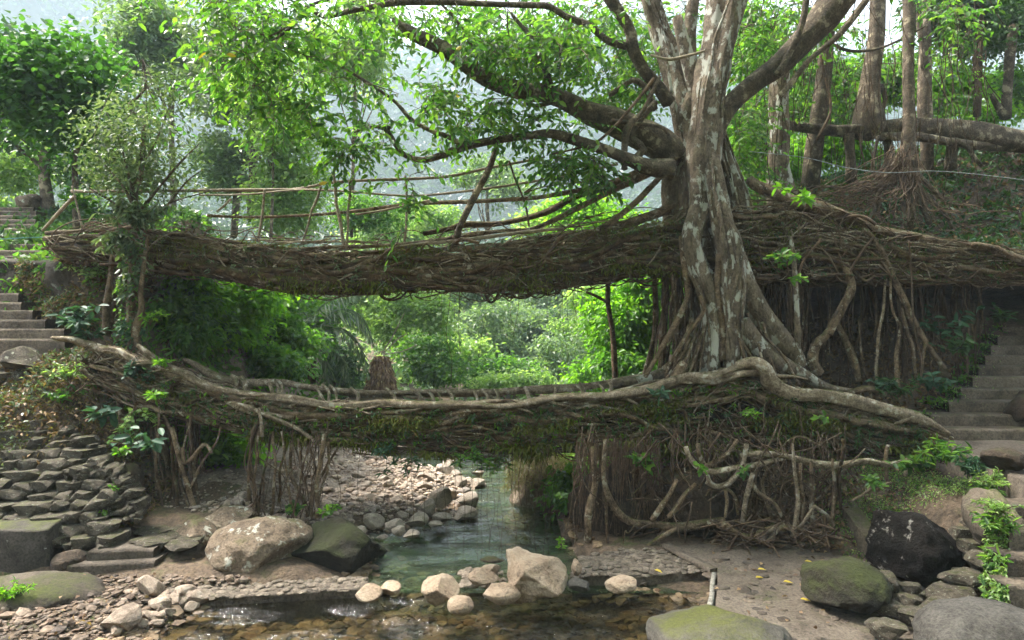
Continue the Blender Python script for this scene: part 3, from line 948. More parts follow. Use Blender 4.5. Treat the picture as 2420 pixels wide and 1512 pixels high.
# ------------------------------------------------------------------ stairs
def step_block(mb, xl, xr, y0, y1, z0, z1, skew=0.0):
    """one step, front edge worn: nx columns"""
    nx = max(5, int((xr - xl) / 0.18))
    xs = np.linspace(xl, xr, nx)
    rows = []
    yo = skew * (xs - xl) + 0.02 * vn(xs, xs * 0 + z1 * 9, 3.1)
    zo = 0.014 * vn(xs, xs * 0 + z1 * 7, 4.0, 3)
    rows.append(np.stack([xs, y0 + yo, np.full(nx, z0)], 1))
    rows.append(np.stack([xs, y0 + yo + 0.008, z1 + zo - 0.035], 1))
    rows.append(np.stack([xs, y0 + yo + 0.03, z1 + zo], 1))
    rows.append(np.stack([xs, y0 + yo + 0.12, z1 + zo * 0.4], 1))
    rows.append(np.stack([xs, np.full(nx, y1) + yo, np.full(nx, z1)], 1))
    rows.append(np.stack([xs, np.full(nx, y1) + yo, np.full(nx, z0)], 1))
    V = np.vstack(rows); Q = []
    for r in range(5):
        a = r * nx + np.arange(nx - 1)
        Q.append(np.stack([a, a + 1, a + nx + 1, a + nx], 1))
    mb.add(V, np.vstack(Q))
    for e, rev in ((0, 0), (nx - 1, 1)):
        q = [e + nx * k for k in range(6)]
        T = [[q[0], q[k], q[k + 1]] for k in range(1, 5)]
        if not rev:
            T = [x[::-1] for x in T]
        mb.T.append(np.array(T) + mb.n - len(V)); mb.rt.append(np.full(len(T), 0.5))

t = thing('concrete_staircase', 'mossy concrete stair climbing the right bank to the root bridge', 'staircase', (8, 11, 1.5))
lx = [2192, 2200, 2242, 2272, 2300, 2312, 2328, 2342, 2356, 2370]
for k in range(10):
    y0 = 10.8 + 0.35 * k; z1 = 1.73 + 0.18 * k
    xl = P(lx[k], 900, y0)[0]
    mb = MB(); step_block(mb, xl, 12.2 + 0.1 * k, y0, y0 + 0.9, z1 - 0.55, z1, skew=-0.03)
    put('step', mb, M['step'], t)
mb = MB(); prism(mb, [(P(2245, 1042, 10.3)[0], 10.75), (12, 10.7), (12, 7.95), (P(2385, 1150, 8.2)[0], 7.95), (P(2330, 1090, 9.2)[0], 8.9), (P(2262, 1060, 10)[0], 9.9)], 0.4, 1.55, amp=0.03)
put('landing', mb, M['conc'], t)
for k in range(5):
    z1 = 1.36 - 0.2 * k; y0 = 7.66 - 0.28 * k
    xl = P(2385, 1100, y0)[0]
    mb = MB(); step_block(mb, xl, 9.5, y0, y0 + 0.36, z1 - 0.6, z1)
    put('step', mb, M['step'], t)
mb = MB(); prism(mb, [(5.0, 4.5), (9.5, 4.5), (9.5, 6.9), (P(2365, 1400, 6.6)[0], 6.8), (4.95, 6.2)], -0.3, 0.42, amp=0.03)
put('lower_path', mb, M['conc'], t)

t = thing('concrete_staircase', 'upper left concrete stair of broad steps below the lichen rock', 'staircase', (-9, 12, 3))
rx = [152, 150, 106, 76, 48, 42]
for k in range(6):
    z1 = 3.17 + 0.17 * k; y0 = 11.6 + 0.3 * k
    xr = P(rx[k], 700, y0)[0]
    mb = MB(); step_block(mb, -13.0, xr, y0, y0 + 0.6, z1 - 0.6, z1)
    put('step', mb, M['step'], t)
t = thing('stone_staircase', 'dark narrow stair climbing out of the picture at the top left', 'staircase', (-12, 15, 5))
for k in range(11):
    z1 = 4.85 + 0.175 * k; y0 = 14.1 + 0.42 * k
    xr = P([112, 108, 100, 62, 60, 60, 80, 82, 84, 84, 78][k], 500, y0)[0]
    mb = MB(); step_block(mb, -18.0, xr, y0, y0 + 0.7, z1 - 0.6, z1)
    put('step', mb, M['step'], t)

# moss and small ferns creeping over the left edge of the right stair
mb = MB(); mb2 = MB()
for k in range(10):
    y0 = 10.8 + 0.35 * k; z1 = 1.73 + 0.18 * k; xl = P(lx[k], 900, y0)[0]
    n = 150
    B = np.stack([xl + RG.normal(size=n) * .06 + .02, y0 + RG.uniform(0, .4, n), z1 - .19 * RG.random(n) + .015], 1)
    leaves(mb, B, rdir(n, .4), RG.uniform(.03, .07, n), .02, simple=True)
    m_ = 46
    B = np.stack([xl + RG.normal(size=m_) * .1 - .1, y0 + RG.uniform(0, .4, m_), z1 - .1 * RG.random(m_)], 1)
    leaves(mb2, B, rdir(m_, .3), RG.uniform(.07, .15, m_), .04)
    n = 40
    B = np.stack([RG.uniform(xl + .1, xl + 2.5, n), np.full(n, y0 + .02) + RG.uniform(-.02, .02, n), z1 - RG.uniform(.0, .17, n)], 1)
    leaves(mb, B, rdir(n, .3), RG.uniform(.02, .05, n), .015, simple=True)
for k in range(5):
    z1 = 1.36 - 0.2 * k; y0 = 7.66 - 0.28 * k; xl = P(2385, 1100, y0)[0]
    n = 420
    B = np.stack([np.full(n, xl - .015), y0 + RG.uniform(0, .36, n), z1 - RG.uniform(0, .5, n) ** 1.2], 1)
    leaves(mb, B, rdir(n, .0) + np.array([-.5, -.2, -.2]), RG.uniform(.03, .075, n), .022, simple=True)
    n = 34
    B = np.stack([np.full(n, xl - .02), y0 + RG.uniform(0, .36, n), z1 - RG.uniform(0, .45, n)], 1)
    leaves(mb2, B, rdir(n, .1) + np.array([-.6, -.3, 0]), RG.uniform(.08, .16, n), .045)
kind(put('step_moss', mb, M['lyel']), 'stuff')
kind(put('step_ferns', mb2, M['lfig']), 'stuff')

# ------------------------------------------------------------------ rubble stone stair, left
STM = []
for i in range(12):
    mb = MB(); V, T = rock_verts(3, 400 + i, 16, 0.018, -0.1)
    V[:, 2] = np.minimum(V[:, 2], .5 + .12 * V[:, 0] * (1 if i % 2 else -1)); V[:, 1] = np.clip(V[:, 1], -.75, .8); V -= (V.max(0) + V.min(0)) / 2; V /= V.max(0)
    mb.add(V * 0.5, None, T)
    me = mb.mesh('stone', smooth=False); me.materials.append(M['stone']); STM.append(me)
def stone_part(parent, x, y, z, sx, sy, sz, rz=0.0, ry=0.0, name='stone', m=None, me=None):
    me = me or random.choice(STM)
    if m is not None:
        me = me.copy(); me.materials.clear(); me.materials.append(m)
    o = bpy.data.objects.new(name, me)
    COL.objects.link(o)
    if parent is not None:
        o.parent = parent
        b = parent["_base"]
        o.location = (x - b[0], y - b[1], z - b[2])
    else:
        o.location = (x, y, z)
    o.scale = (sx, sy, sz)
    o.rotation_euler = (random.uniform(-.08, .08), ry, rz)
    return o
t = thing('rubble_staircase', 'steep stair of rough grey fieldstones rising along the left edge', 'staircase', (-8, 10, 0.5))
ru_ = [(868, 92), (893, 75), (918, 120), (945, 128), (972, 138), (1000, 146), (1030, 165), (1060, 215), (1093, 235), (1126, 250), (1160, 262), (1196, 232), (1232, 240), (1275, 262)]
rowv = [(v, np.interp(v, [a for a, _ in ru_], [b for _, b in ru_])) for v in np.cumsum([866] + [21 + .38 * k for k in range(17)])]
DR = 2.6 / len(rowv)
for i, (v, ur) in enumerate(rowv):
    d = 11.55 - i * DR
    u = -60 + random.uniform(-20, 20)
    while u < ur:
        w = random.uniform(32, 74) * (1 + .012 * i)
        w = min(w, ur - u + 22)
        vv = v - 6 * sst(0, 250, u) * (i > 6) + random.uniform(-4, 4)
        h = random.uniform(24, 33) * (1 + 0.018 * i)
        p = P(u + w / 2, vv + h * 0.5 - 14, d + random.uniform(-.06, .06))
        stone_part(t, p[0], p[1] + 0.1, p[2] - 0.04, PX(w, d) * 1.06, 0.5, PX(h, d) * random.uniform(.95, 1.2), random.uniform(-.12, .12), random.uniform(-.08, .08))
        if random.random() < 0.5:
            q = P(u + w * random.uniform(.8, 1.1), vv + h * .6, d - .12)
            stone_part(t, q[0], q[1] + 0.06, q[2], PX(22, d), .2, PX(16, d), random.uniform(-.5, .5))
        u += w * 0.97
mb = MB()
for i in range(len(rowv) - 1):   # earth core behind the stones
    d = 11.55 - i * DR
    a = P(-220, 0, d + .22)[0]; b = P(rowv[i][1] - 14, 0, d + .22)[0]
    z1 = P(0, rowv[i][0] - 4, d + .2)[2]
    step_block(mb, a, b, d + .2, d + .9, z1 - 1.0, z1)
put('earth_fill', mb, M['dirt'], t)

# rubble retaining wall to the right of the stair
t = thing('rubble_wall', 'loose dry stone retaining wall right of the rubble stair under the bridge end', 'wall', (-6.3, 9.8, 0.4))
tops = [(150, 1120), (180, 1098), (215, 1092), (250, 1088), (285, 1098), (315, 1130), (332, 1180)]
for (u0, v0) in [(a, b) for a in range(178, 336, 13) for b in range(0, 9)]:
    vt = np.interp(u0, [a for a, _ in tops], [b for _, b in tops])
    vv = vt + 16 + v0 * 17 + random.uniform(-5, 5)
    if vv > 1228 - (335 - u0) * 0.05 or (u0 < 262 and vv > 1085 + (u0 - 150) * 0.9 + 30):
        continue
    d = 10.05 - (vv - 1090) * 0.0032 - 0.1 * abs(u0 - 250) / 80
    p = P(u0 + random.uniform(-6, 6), vv, d)
    w = random.uniform(15, 34) * (1.35 if v0 == 0 else 1)
    stone_part(t, p[0], p[1], p[2], PX(w, d), .3, PX(w * .75, d), random.uniform(-.7, .7), random.uniform(-.3, .3))
mb = MB()
rock(mb, P(255, 1180, 10.5), (0.95, 1.0, 1.15), 3, 77, 5, 0.06)
put('earth_fill', mb, M['dirt'], t)

# hero boulders -------------------------------------------------------------
def boulder(label, u, v, d, wpx, hpx, dep, m, seed, cuts=9, rough=0.05, rz=0.0, sub=4, name='boulder', group=None, tilt=0, round_=0.0, amp2=0):
    c = P(u, v, d)
    mb = MB()
    rock(mb, c, (PX(wpx, d), dep, PX(hpx, d)), sub, seed, cuts, rough, rz, round_, tilt, amp2=amp2)
    o = put(name, mb, m, base=c)
    return tag(o, label, 'rock', group)
mb = MB(); prism(mb, [(P(-90, 0, 8.95)[0], 8.78), (P(60, 0, 8.9)[0], 8.74), (P(128, 0, 8.95)[0], 8.86), (P(140, 0, 9.2)[0], 9.2), (P(120, 0, 9.8)[0], 9.75), (P(-90, 0, 9.8)[0], 9.8)], .0, .74, seg=.07, amp=.045)
tag(put('stone_block', mb, M['stoned'], base=P(40, 1290, 9)), 'large square dark stone block at the left edge below the rubble stair', 'rock')
boulder('lichen covered tan boulder on the left bank beside the dark mossy boulder', 612, 1302, 9.35, 245, 162, 1.3, M['boulder'], 12, 6, 0.05, 0.1, 5, round_=.12)
boulder('dark brown mossy boulder overhanging the green pool on the left bank', 788, 1305, 9.6, 225, 155, 1.35, M['bmoss'], 27, 7, 0.05, -0.1, 5)
boulder('flat green-grey lichen rock resting behind the tan boulder', 538, 1224, 10.2, 115, 52, .8, M['boulder'], 33, 8, .04)
boulder('rounded lichen spotted rock at the left of the tan boulder', 455, 1272, 9.6, 110, 90, .8, M['boulder'], 35, 7, .05)
boulder('dark wet rock under the left bank ledge', 425, 1315, 9.3, 150, 75, .7, M['bdark'], 36, 7, .05)
boulder('squat dark rock beside the two concrete steps on the left', 165, 1322, 8.9, 85, 50, .5, M['bdark'], 37, 7, .05)
boulder('long mossy flat rock in the lower left corner', 85, 1402, 8.2, 330, 78, 1.1, M['mossrock'] if 'mossrock' in M else M['bdark'], 41, 4, .04, -.05, 4, round_=.1)
boulder('big pale cracked boulder standing in the stream centre', 1268, 1360, 8.15, 160, 112, .8, M['tan'], 52, 11, .05, .2, 5, amp2=.35)
boulder('pointed tan rock left of the big pale boulder', 1040, 1393, 7.95, 92, 62, .5, M['tan'], 54, 8, .04, .3, 4, amp2=.1)
boulder('small rounded orange-brown rock in front of the pointed tan rock', 1088, 1430, 7.7, 64, 40, .35, M['tan'], 57, 5, .03, 0, 4, round_=.1)
boulder('low tan flat rock at the left foot of the big pale boulder', 1185, 1402, 7.85, 92, 38, .4, M['tan'], 58, 6, .03, -.1, 4)
boulder('reddish wet rock left of the stream gap', 872, 1400, 8.0, 64, 34, .38, M['tan'], 61, 7, .03, .1, 4)
boulder('small tan wet rock right in the stream gap', 924, 1391, 8.1, 48, 28, .3, M['tan'], 62, 7, .03, .1, 4)
boulder('flat blue-grey stone at the right foot of the big pale boulder', 1366, 1380, 8.1, 52, 22, .35, M['greyst'] if 'greyst' in M else M['stone'], 63, 6, .02)
boulder('whitish angular stone alone in the right pool', 1466, 1380, 8.05, 74, 34, .35, M['tan'], 66, 8, .03)
boulder('low brown rock on the rubble spit behind the pale boulder', 1145, 1362, 8.35, 78, 34, .4, M['tan'], 67, 8, .04)
boulder('thin dark log-like rock lying in the green pool', 1162, 1322, 9.0, 58, 12, .2, M['bdark'], 68, 7, .04)
boulder('pale stone block at the left end of the cobbled slab', 1362, 1338, 8.5, 26, 40, .35, M['tan'], 69, 7, .04)
boulder('rounded peak of the rubble spit left of the pale boulder', 1160, 1345, 8.55, 46, 24, .3, M['tan'], 70, 7, .04)
boulder('huge black boulder with pale lichen spots beside the mossy retaining wall', 2168, 1282, 8.6, 215, 165, 1.25, M['bblack'], 83, 7, .05, .1, 5)
boulder('low dark mossy boulder at the right end of the concrete platform', 2002, 1384, 7.75, 205, 122, 1.1, M['bmoss'], 85, 5, .04, .0, 5, round_=.08)
boulder('grey boulder topped with moss in the foreground at the bottom edge', 1700, 1512, 6.75, 330, 130, 1.5, M['fgrock'] if 'fgrock' in M else M['bdark'], 88, 5, .03, .05, 5, round_=.08)
boulder('broad flat grey slab in the lower right corner', 2350, 1520, 6.4, 330, 170, 1.2, M['greyst'] if 'greyst' in M else M['stoned'], 91, 5, .03, .5, 5)
boulder('great dark green boulder gripped by roots under the lower bridge', 1650, 1190, 10.7, 215, 190, 1.5, M['bdark'], 95, 6, .05, .2, 5, round_=.05)
boulder('dark boulder wrapped in root curtains beside the stream', 1445, 1200, 10.7, 200, 250, 1.5, M['bdark'], 97, 6, .06, .2, 4)
boulder('rock mound with dry grass on the right bank behind the lower bridge', 1278, 1150, 12.8, 150, 160, 1.4, M['boulder'], 99, 5, .06, .1, 4, round_=.08)
boulder('pale rounded rock at the top of the left stairs', 72, 480, 18.9, 60, 40, .8, M['boulder'], 104, 6, .05)
boulder('grey angular rock at the top of the rubble stair', 60, 846, 11.4, 105, 58, .7, M['stone'], 106, 8, .04)
boulder('small mossy rock right of the stair landing at the far right', 2370, 1085, 8.8, 90, 60, .6, M['bdark'], 108, 8, .05)
boulder('mossy dark rock at the right edge beside the upper steps', 2412, 965, 11.2, 60, 90, .8, M['bdark'], 109, 6, .05)
# root mass rock under right span
boulder('mossy earth bank shoulder against the lowest right steps', 2345, 1235, 7.85, 80, 150, .9, M['mossrock'], 131, 6, .07)
boulder('dark earth covered rock behind the hanging roots on the right', 1950, 1130, 11.9, 450, 290, 1.6, M['core'], 110, 4, .12, .05, 5)  # very dark colour paints in the shade behind the roots

# foreground left steps (two concrete slabs) and flags
t = thing('slab_steps', 'two broad worn concrete steps beside the left pebble shore', 'steps', (-5.2, 9, .2))
for (u0, u1, v, d, h) in [(205, 352, 1304, 8.84, .2), (150, 350, 1336, 8.66, .2)]:
    a, b = P(u0, v, d), P(u1, v, d)
    mb = MB(); step_block(mb, a[0], b[0], d, d + .55, a[2] - .32, a[2], skew=.12)
    put('step', mb, M['conc'], t)
t = thing('stone_paving', 'flat stone flags leading from the rubble stair to the root curtain', 'paving', (-5.3, 9.8, .5))
for i in range(34):
    u, v = random.uniform(345, 480), random.uniform(1226, 1290)
    d = (CAMZ - .45) * FX / (v - CY)
    d = min(d, 10.4)
    p = P(u, v, d)
    w = random.uniform(35, 85)
    stone_part(t, p[0], p[1], p[2] - .04, PX(w, d), PX(w * .8, d), .12, random.uniform(-1.5, 1.5))

# lower right stones
t = thing('rubble_heap', 'heap of flat dark stones around the black boulder in the lower right', 'rocks', (5, 7.5, .2))
rs = [(2090, 1375, 60, 45), (2140, 1420, 75, 40), (2100, 1440, 60, 40), (2150, 1395, 50, 36), (2245, 1402, 105, 42), (2270, 1365, 100, 36), (2230, 1440, 110, 32), (2160, 1460, 70, 44), (2320, 1330, 70, 60),
      (2300, 1290, 65, 42), (2270, 1265, 60, 44), (2340, 1380, 70, 42), (2375, 1350, 60, 40), (2345, 1290, 50, 40), (2200, 1480, 90, 34), (2100, 1490, 80, 44), (2300, 1440, 80, 40), (2375, 1410, 60, 50), (2330, 1240, 46, 36), (2288, 1240, 48, 34), (2050, 1420, 50, 34), (2070, 1480, 60, 30), (2360, 1455, 80, 40)]
for (u, v, w, h) in rs:
    zt = .32 + max(0, (1420 - v)) * .0035
    d = (CAMZ - zt) * FX / (v - CY)
    p = P(u, v, d)
    stone_part(t, p[0], p[1], p[2], PX(w, d), PX(w * .75, d), PX(h, d), random.uniform(-.6, .6), 0, m=None)
for i in range(70):
    u, v = random.uniform(2060, 2400), random.uniform(1240, 1512)
    if u < 2262 and v < 1372: continue
    zt = .28 + max(0, (1420 - v)) * .0035
    d = (CAMZ - zt) * FX / (v - CY)
    p = P(u, v, d)
    w = random.uniform(16, 40)
    stone_part(t, p[0], p[1], p[2] - .05, PX(w, d), PX(w, d), PX(w * .7, d), random.uniform(-3, 3))

# mossy retaining wall
a, b = P(1990, 1192, 10.0), P(2078, 1290, 8.95)
mb = MB()
prism(mb, [(a[0] - .05, a[1]), (b[0] - .05, b[1] - .05), (b[0] + .15, b[1]), (a[0] + .2, a[1] + .1)], -.1, .72, amp=.03, zt=lambda x, y: .72 - (10.0 - y) * .25)
tag(put('retaining_wall', mb, M['wallm'] if 'wallm' in M else M['step'], base=(4.9, 9.4, .1)), 'mossy sloping concrete retaining wall behind the dark boulders', 'wall')

# medium stones in the foreground left shore and along the gravel bar
RM = []
for i in range(10):
    mb = MB(); V, T = rock_verts(3, 700 + i, 10, .025)
    mb.add(V * .5, None, T)
    me = mb.mesh('river_rock', smooth=False); me.materials.append(M['shorest'] if 'shorest' in M else M['tan']); RM.append(me)
RM2 = []
for me in RM:
    me = me.copy(); me.materials.clear(); me.materials.append(M['palest']); RM2.append(me)
def river_rock(u, v, wpx, hpx, z, label, group=None, mi=None):
    d = (CAMZ - z) * FX / (v + hpx * .5 - CY)
    p = P(u, v, d)
    o = stone_part(None, p[0], p[1] + PX(wpx, d) * .3, z + PX(hpx, d) * .42, PX(wpx, d), PX(wpx, d) * .8, PX(hpx, d) * 1.1, random.uniform(-1, 1), name='river_rock', me=mi or random.choice(RM))
    return tag(o, label, 'rock', group)
river_rock(272, 1478, 105, 62, 0.0, 'large tan flat-topped rock at the bottom left waterline', mi=RM[0])
river_rock(347, 1388, 74, 48, .1, 'brown rounded rock leading the group on the left shore', mi=RM[1])
river_rock(468, 1418, 60, 40, 0.0, 'grey cone shaped rock at the edge of the left pool', mi=RM[2])
river_rock(370, 1432, 50, 32, .05, 'pale angular rock beside the brown rounded rock', mi=RM[3])
river_rock(394, 1452, 34, 30, .0, 'small upright tan rock at the left waterline', mi=RM[4])
river_rock(432, 1402, 50, 28, .08, 'blue-grey wedge rock on the left shore', mi=RM[5])
river_rock(448, 1435, 42, 22, .0, 'dark triangular rock touching the left pool', mi=RM[6])
river_rock(405, 1420, 46, 26, .05, 'low brown rock in the middle of the left shore group', mi=RM[7])
GR = 'stones scattered over the gravel bar'
for (u, v, w, h) in [(872, 1178, 36, 20), (905, 1135, 28, 20), (960, 1150, 32, 18), (1040, 1175, 50, 42), (1010, 1200, 40, 32), (1105, 1185, 58, 30), (1100, 1215, 50, 24), (985, 1232, 50, 26), (930, 1243, 42, 26), (880, 1232, 46, 28), (940, 1255, 30, 20),
                     (1062, 1168, 34, 24), (1085, 1140, 34, 22), (1010, 1128, 46, 22), (1128, 1142, 34, 16), (1050, 1110, 40, 22), (1060, 1095, 30, 16), (935, 1185, 36, 20), (860, 1150, 34, 18), (820, 1110, 32, 20), (800, 1165, 30, 20), (975, 1172, 30, 20), (1000, 1150, 40, 18),
                     (885, 1205, 30, 18), (950, 1218, 30, 16), (1030, 1240, 30, 12), (1045, 1225, 40, 20), (970, 1265, 36, 14), (850, 1255, 26, 16), (1075, 1120, 26, 14), (895, 1115, 28, 14), (945, 1105, 24, 14), (1130, 1118, 30, 14), (840, 1195, 26, 14), (915, 1165, 26, 16)]:
    river_rock(u, v, w * 1.1, h * 1.15, .16 if u < 1050 else .05, 'pale stone on the gravel bar', GR, mi=random.choice(RM2))
GS = 'stones of the rubble spit in the stream gap'
for i in range(26):
    u, v = random.uniform(1085, 1195), random.uniform(1345, 1388)
    river_rock(u, v, random.uniform(14, 30), random.uniform(9, 16), .02, 'small brown stone of the rubble spit in the stream gap', GS)
GL = 'fist sized stones on the left shore'
for i in range(60):
    u, v = random.uniform(150, 450), random.uniform(1368, 1500)
    if u > 470 - (v - 1400) * 1.2: continue
    river_rock(u, v, random.uniform(18, 40), random.uniform(12, 24), .06, 'fist sized stone on the left pebble shore', GL)

# ------------------------------------------------------------------ the giant fig tree
fig = thing('fig_tree', 'giant pale barked fig tree whose limbs and roots carry both bridges', 'tree', (3.6, 11.7, 2.4))
def limb(parent, name, pts, d, m, sides=12, gn=.12, seed=None, wob=0.0, n=None, label=None):
    p, r = path(pts, d)
    mb = MB()
    C, R = tube(mb, p, r, sides=sides, gn=gn, wob=wob, seed=seed, n=n)
    o = put(name, mb, m, parent)
    if label:
        o["label"] = label
    return C, R
NODES = []     # limb points where twigs may start
def flimb(name, pts, d, m, nodes=True, **k):
    C, R = limb(fig, name, pts, d, m, **k)
    if nodes:
        NODES.extend(list(C))
    return C, R
B1, B2 = M['bark'], M['bark2']
TRK = []
TRK.append(flimb('trunk', [(1722, -60, 48, 11.6), (1715, 0, 47, 11.6), (1698, 105, 38, 11.5), (1682, 190, 36, 11.4), (1674, 281, 32, 11.4), (1664, 352, 33, 11.4), (1658, 422, 30, 11.4), (1654, 492, 26, 11.35), (1632, 560, 22, 11.2), (1649, 641, 24, 11.2), (1672, 701, 22, 11.2), (1684, 789, 20, 11.2), (1678, 880, 24, 11.2)], 11.4, B1, sides=24, gn=.2, seed=1, n=60, label='front stem with white lichen blotches'))
TRK.append(flimb('trunk', [(1668, 300, 8, 11.4), (1676, 350, 14, 11.35), (1686, 410, 20, 11.25), (1696, 470, 24, 11.2), (1707, 530, 26, 11.15), (1722, 578, 30), (1730, 648, 28), (1730, 719, 26), (1730, 789, 21), (1732, 890, 22)], 11.15, B1, sides=22, gn=.16, seed=2, n=44, nodes=False))
TRK.append(flimb('trunk', [(1526, -50, 20, 12.1), (1536, 0, 21, 12.1), (1554, 60, 22, 12.1), (1574, 116, 25, 12.0), (1600, 210, 25, 11.9), (1624, 310, 29, 11.8), (1638, 400, 36, 11.8), (1640, 500, 42, 11.8), (1660, 600, 40, 11.8), (1694, 720, 34, 11.7), (1704, 880, 56, 11.7)], 11.9, B1, sides=26, gn=.22, seed=3, n=64))
TRK.append(flimb('trunk', [(1646, -60, 14), (1638, 0, 14), (1627, 100, 15), (1630, 200, 24), (1650, 330, 30)], 12.6, B1, sides=14, gn=.15, seed=4))
TRK.append(flimb('trunk', [(1604, 330, 22), (1600, 420, 32), (1604, 500, 38), (1612, 580, 32), (1640, 660, 22), (1640, 760, 22), (1630, 870, 32)], 12.1, B1, sides=20, gn=.22, seed=5, nodes=False))
TRK.append(flimb('trunk', [(1696, 310, 14), (1712, 380, 22), (1734, 460, 30), (1750, 540, 28), (1746, 640, 20), (1756, 740, 22), (1768, 870, 36)], 11.9, B1, sides=20, gn=.24, seed=6, nodes=False))
flimb('trunk', [(1600, 40, 12), (1618, 110, 14), (1640, 190, 16), (1660, 270, 16), (1668, 340, 14)], 11.6, B1, sides=12, gn=.2, seed=7, nodes=False)
# knotted collar where everything fuses
mb = MB(); rock(mb, P(1650, 410, 11.9), (.75, .6, 1.3), 4, 611, 3, .12, 0, .2); put('burl', mb, B1, fig)
mb = MB(); rock(mb, P(1630, 265, 11.75), (.55, .5, 1.1), 4, 612, 3, .12, 0, .2); put('burl', mb, B1, fig)
mb = MB(); rock(mb, P(1700, 845, 11.8), (.8, .7, .8), 4, 613, 3, .16, 0, .2); put('burl', mb, B1, fig)
# stem pit
# limbs
flimb('limb', [(928, 45, 5, 10.6), (977, 81, 14, 10.7), (1048, 116, 15, 10.9), (1100, 155, 16, 11), (1153, 190, 18, 11.1), (1240, 218, 21, 11.3), (1287, 220, 23, 11.4), (1339, 239, 25, 11.5), (1392, 264, 29, 11.6), (1445, 281, 33, 11.7), (1497, 306, 35, 11.8), (1550, 334, 36, 11.8), (1600, 375, 34, 11.8)], 11, B2, sides=18, gn=.16, seed=11, n=60, label='largest limb sweeping left over the bridge')
flimb('limb', [(889, 299, 4), (914, 309, 5.5), (935, 341, 6.5), (956, 366, 7), (998, 378, 7.5), (1048, 366, 8), (1093, 348, 9), (1153, 334, 9), (1251, 320, 9), (1304, 316, 10), (1357, 330, 11), (1427, 352, 12), (1480, 373, 14), (1530, 394, 18), (1590, 400, 24)], 11.2, B2, sides=14, gn=.15, seed=12, n=70)
flimb('limb', [(837, 313, 3), (860, 303, 4), (889, 299, 4.5), (920, 300, 4.5), (914, 309, 5)], 11.2, B2, sides=8, seed=13)
flimb('limb', [(800, 146, 2.2), (815, 162, 3), (872, 197, 3.5), (932, 239, 4), (970, 281, 5), (1012, 306, 5.5), (1062, 325, 6), (1093, 345, 7)], 11.1, B2, sides=8, seed=14)
flimb('limb', [(1436, -30, 16, 11.3), (1441, 0, 15, 11.3), (1487, 70, 13, 11.4), (1494, 112, 14, 11.4), (1519, 162, 12, 11.5), (1554, 204, 13, 11.6), (1580, 245, 15, 11.7)], 11.4, B2, sides=14, gn=.15, seed=15)
flimb('limb', [(721, 14, 3, 10), (759, 37, 5, 10), (784, 37, 5, 10), (819, 27, 6, 10), (872, 17, 6.5, 10.1), (942, 5, 7, 10.3), (1048, 5, 7, 10.5), (1181, 10, 7, 10.8), (1240, 12, 7, 11), (1297, 16, 8, 11.1), (1339, 40, 8, 11.2), (1392, 62, 9, 11.3), (1434, 95, 9, 11.4), (1482, 110, 9, 11.4)], 11, B2, sides=10, seed=16, n=60)
flimb('limb', [(640, 100, 2.5, 9.8), (690, 62, 4, 9.9), (721, 30, 4, 10), (735, 12, 4, 10.1), (800, -10, 4, 10.2)], 10, B2, sides=8, seed=17)
flimb('limb', [(590, 70, 2), (640, 84, 2.5), (700, 45, 3.5), (722, 18, 4)], 9.9, B2, sides=7, seed=18)
flimb('limb', [(1690, 320, 22), (1698, 292, 21), (1726, 246, 21), (1779, 197, 22), (1842, 151, 26), (1913, 81, 29), (1965, 21, 34), (2010, -50, 38)], 11.6, B2, sides=18, gn=.14, seed=19, n=40)
flimb('limb', [(1842, 225, 6), (1860, 207, 6.5), (1913, 141, 6), (1983, 81, 7), (2046, 0, 8), (2080, -50, 8)], 11.2, B2, sides=9, seed=20)
flimb('limb', [(1905, -40, 8), (1905, 0, 8), (1891, 70, 8), (1853, 148, 9), (1836, 175, 9)], 11.4, B2, sides=9, seed=21)
flimb('limb', [(1208, 30, 3), (1213, 39, 4), (1251, 84, 6), (1262, 115, 7), (1283, 151, 7), (1301, 207, 8)], 11.2, B2, sides=9, seed=22)
flimb('limb', [(1245, 245, 5), (1270, 250, 5), (1310, 240, 5)], 11.2, B2, sides=7, seed=23)
flimb('limb', [(1040, 8, 3), (1072, 40, 3.5), (1100, 82, 4), (1122, 130, 4), (1128, 165, 4)], 11.0, B2, sides=7, seed=24)
flimb('limb', [(1440, 225, 6), (1470, 205, 6), (1500, 190, 7), (1530, 215, 8), (1545, 260, 9)], 12.2, B2, sides=7, seed=25, nodes=False)
flimb('limb', [(1537, 130, 2.5), (1580, 140, 4), (1620, 133, 4), (1665, 120, 3)], 11.05, M['bamboo'], sides=7, seed=26, nodes=False)
flimb('limb', [(1500, 375, 7), (1520, 350, 10), (1490, 320, 8), (1515, 280, 7), (1550, 240, 6)], 11.4, B2, sides=8, seed=27, nodes=False)
flimb('limb', [(1475, 400, 8), (1476, 350, 8), (1484, 300, 9), (1520, 260, 5), (1560, 180, 4)], 11.3, B2, sides=8, seed=28, nodes=False)
flimb('limb', [(1445, 285, 5), (1500, 292, 5), (1560, 300, 4), (1580, 320, 4)], 11.3, B2, sides=8, seed=29, nodes=False)
flimb('limb', [(1300, 365, 2), (1365, 350, 2.5), (1410, 335, 3), (1460, 290, 3.5), (1510, 230, 4), (1545, 185, 4.5)], 11.2, M['thin'], sides=6, seed=30, nodes=False)
# branches above the frame that carry the shading crown
flimb('limb', [(1600, -50, 26), (1450, -260, 18), (1200, -420, 12), (800, -520, 7)], 10.5, B2, sides=10, seed=31)
flimb('limb', [(1722, -60, 45), (1850, -300, 26), (2150, -480, 16), (2500, -560, 8)], 10.8, B2, sides=10, seed=32)
flimb('limb', [(1722, -60, 45), (1700, -300, 26), (1650, -600, 12)], 11.5, B2, sides=10, seed=33)

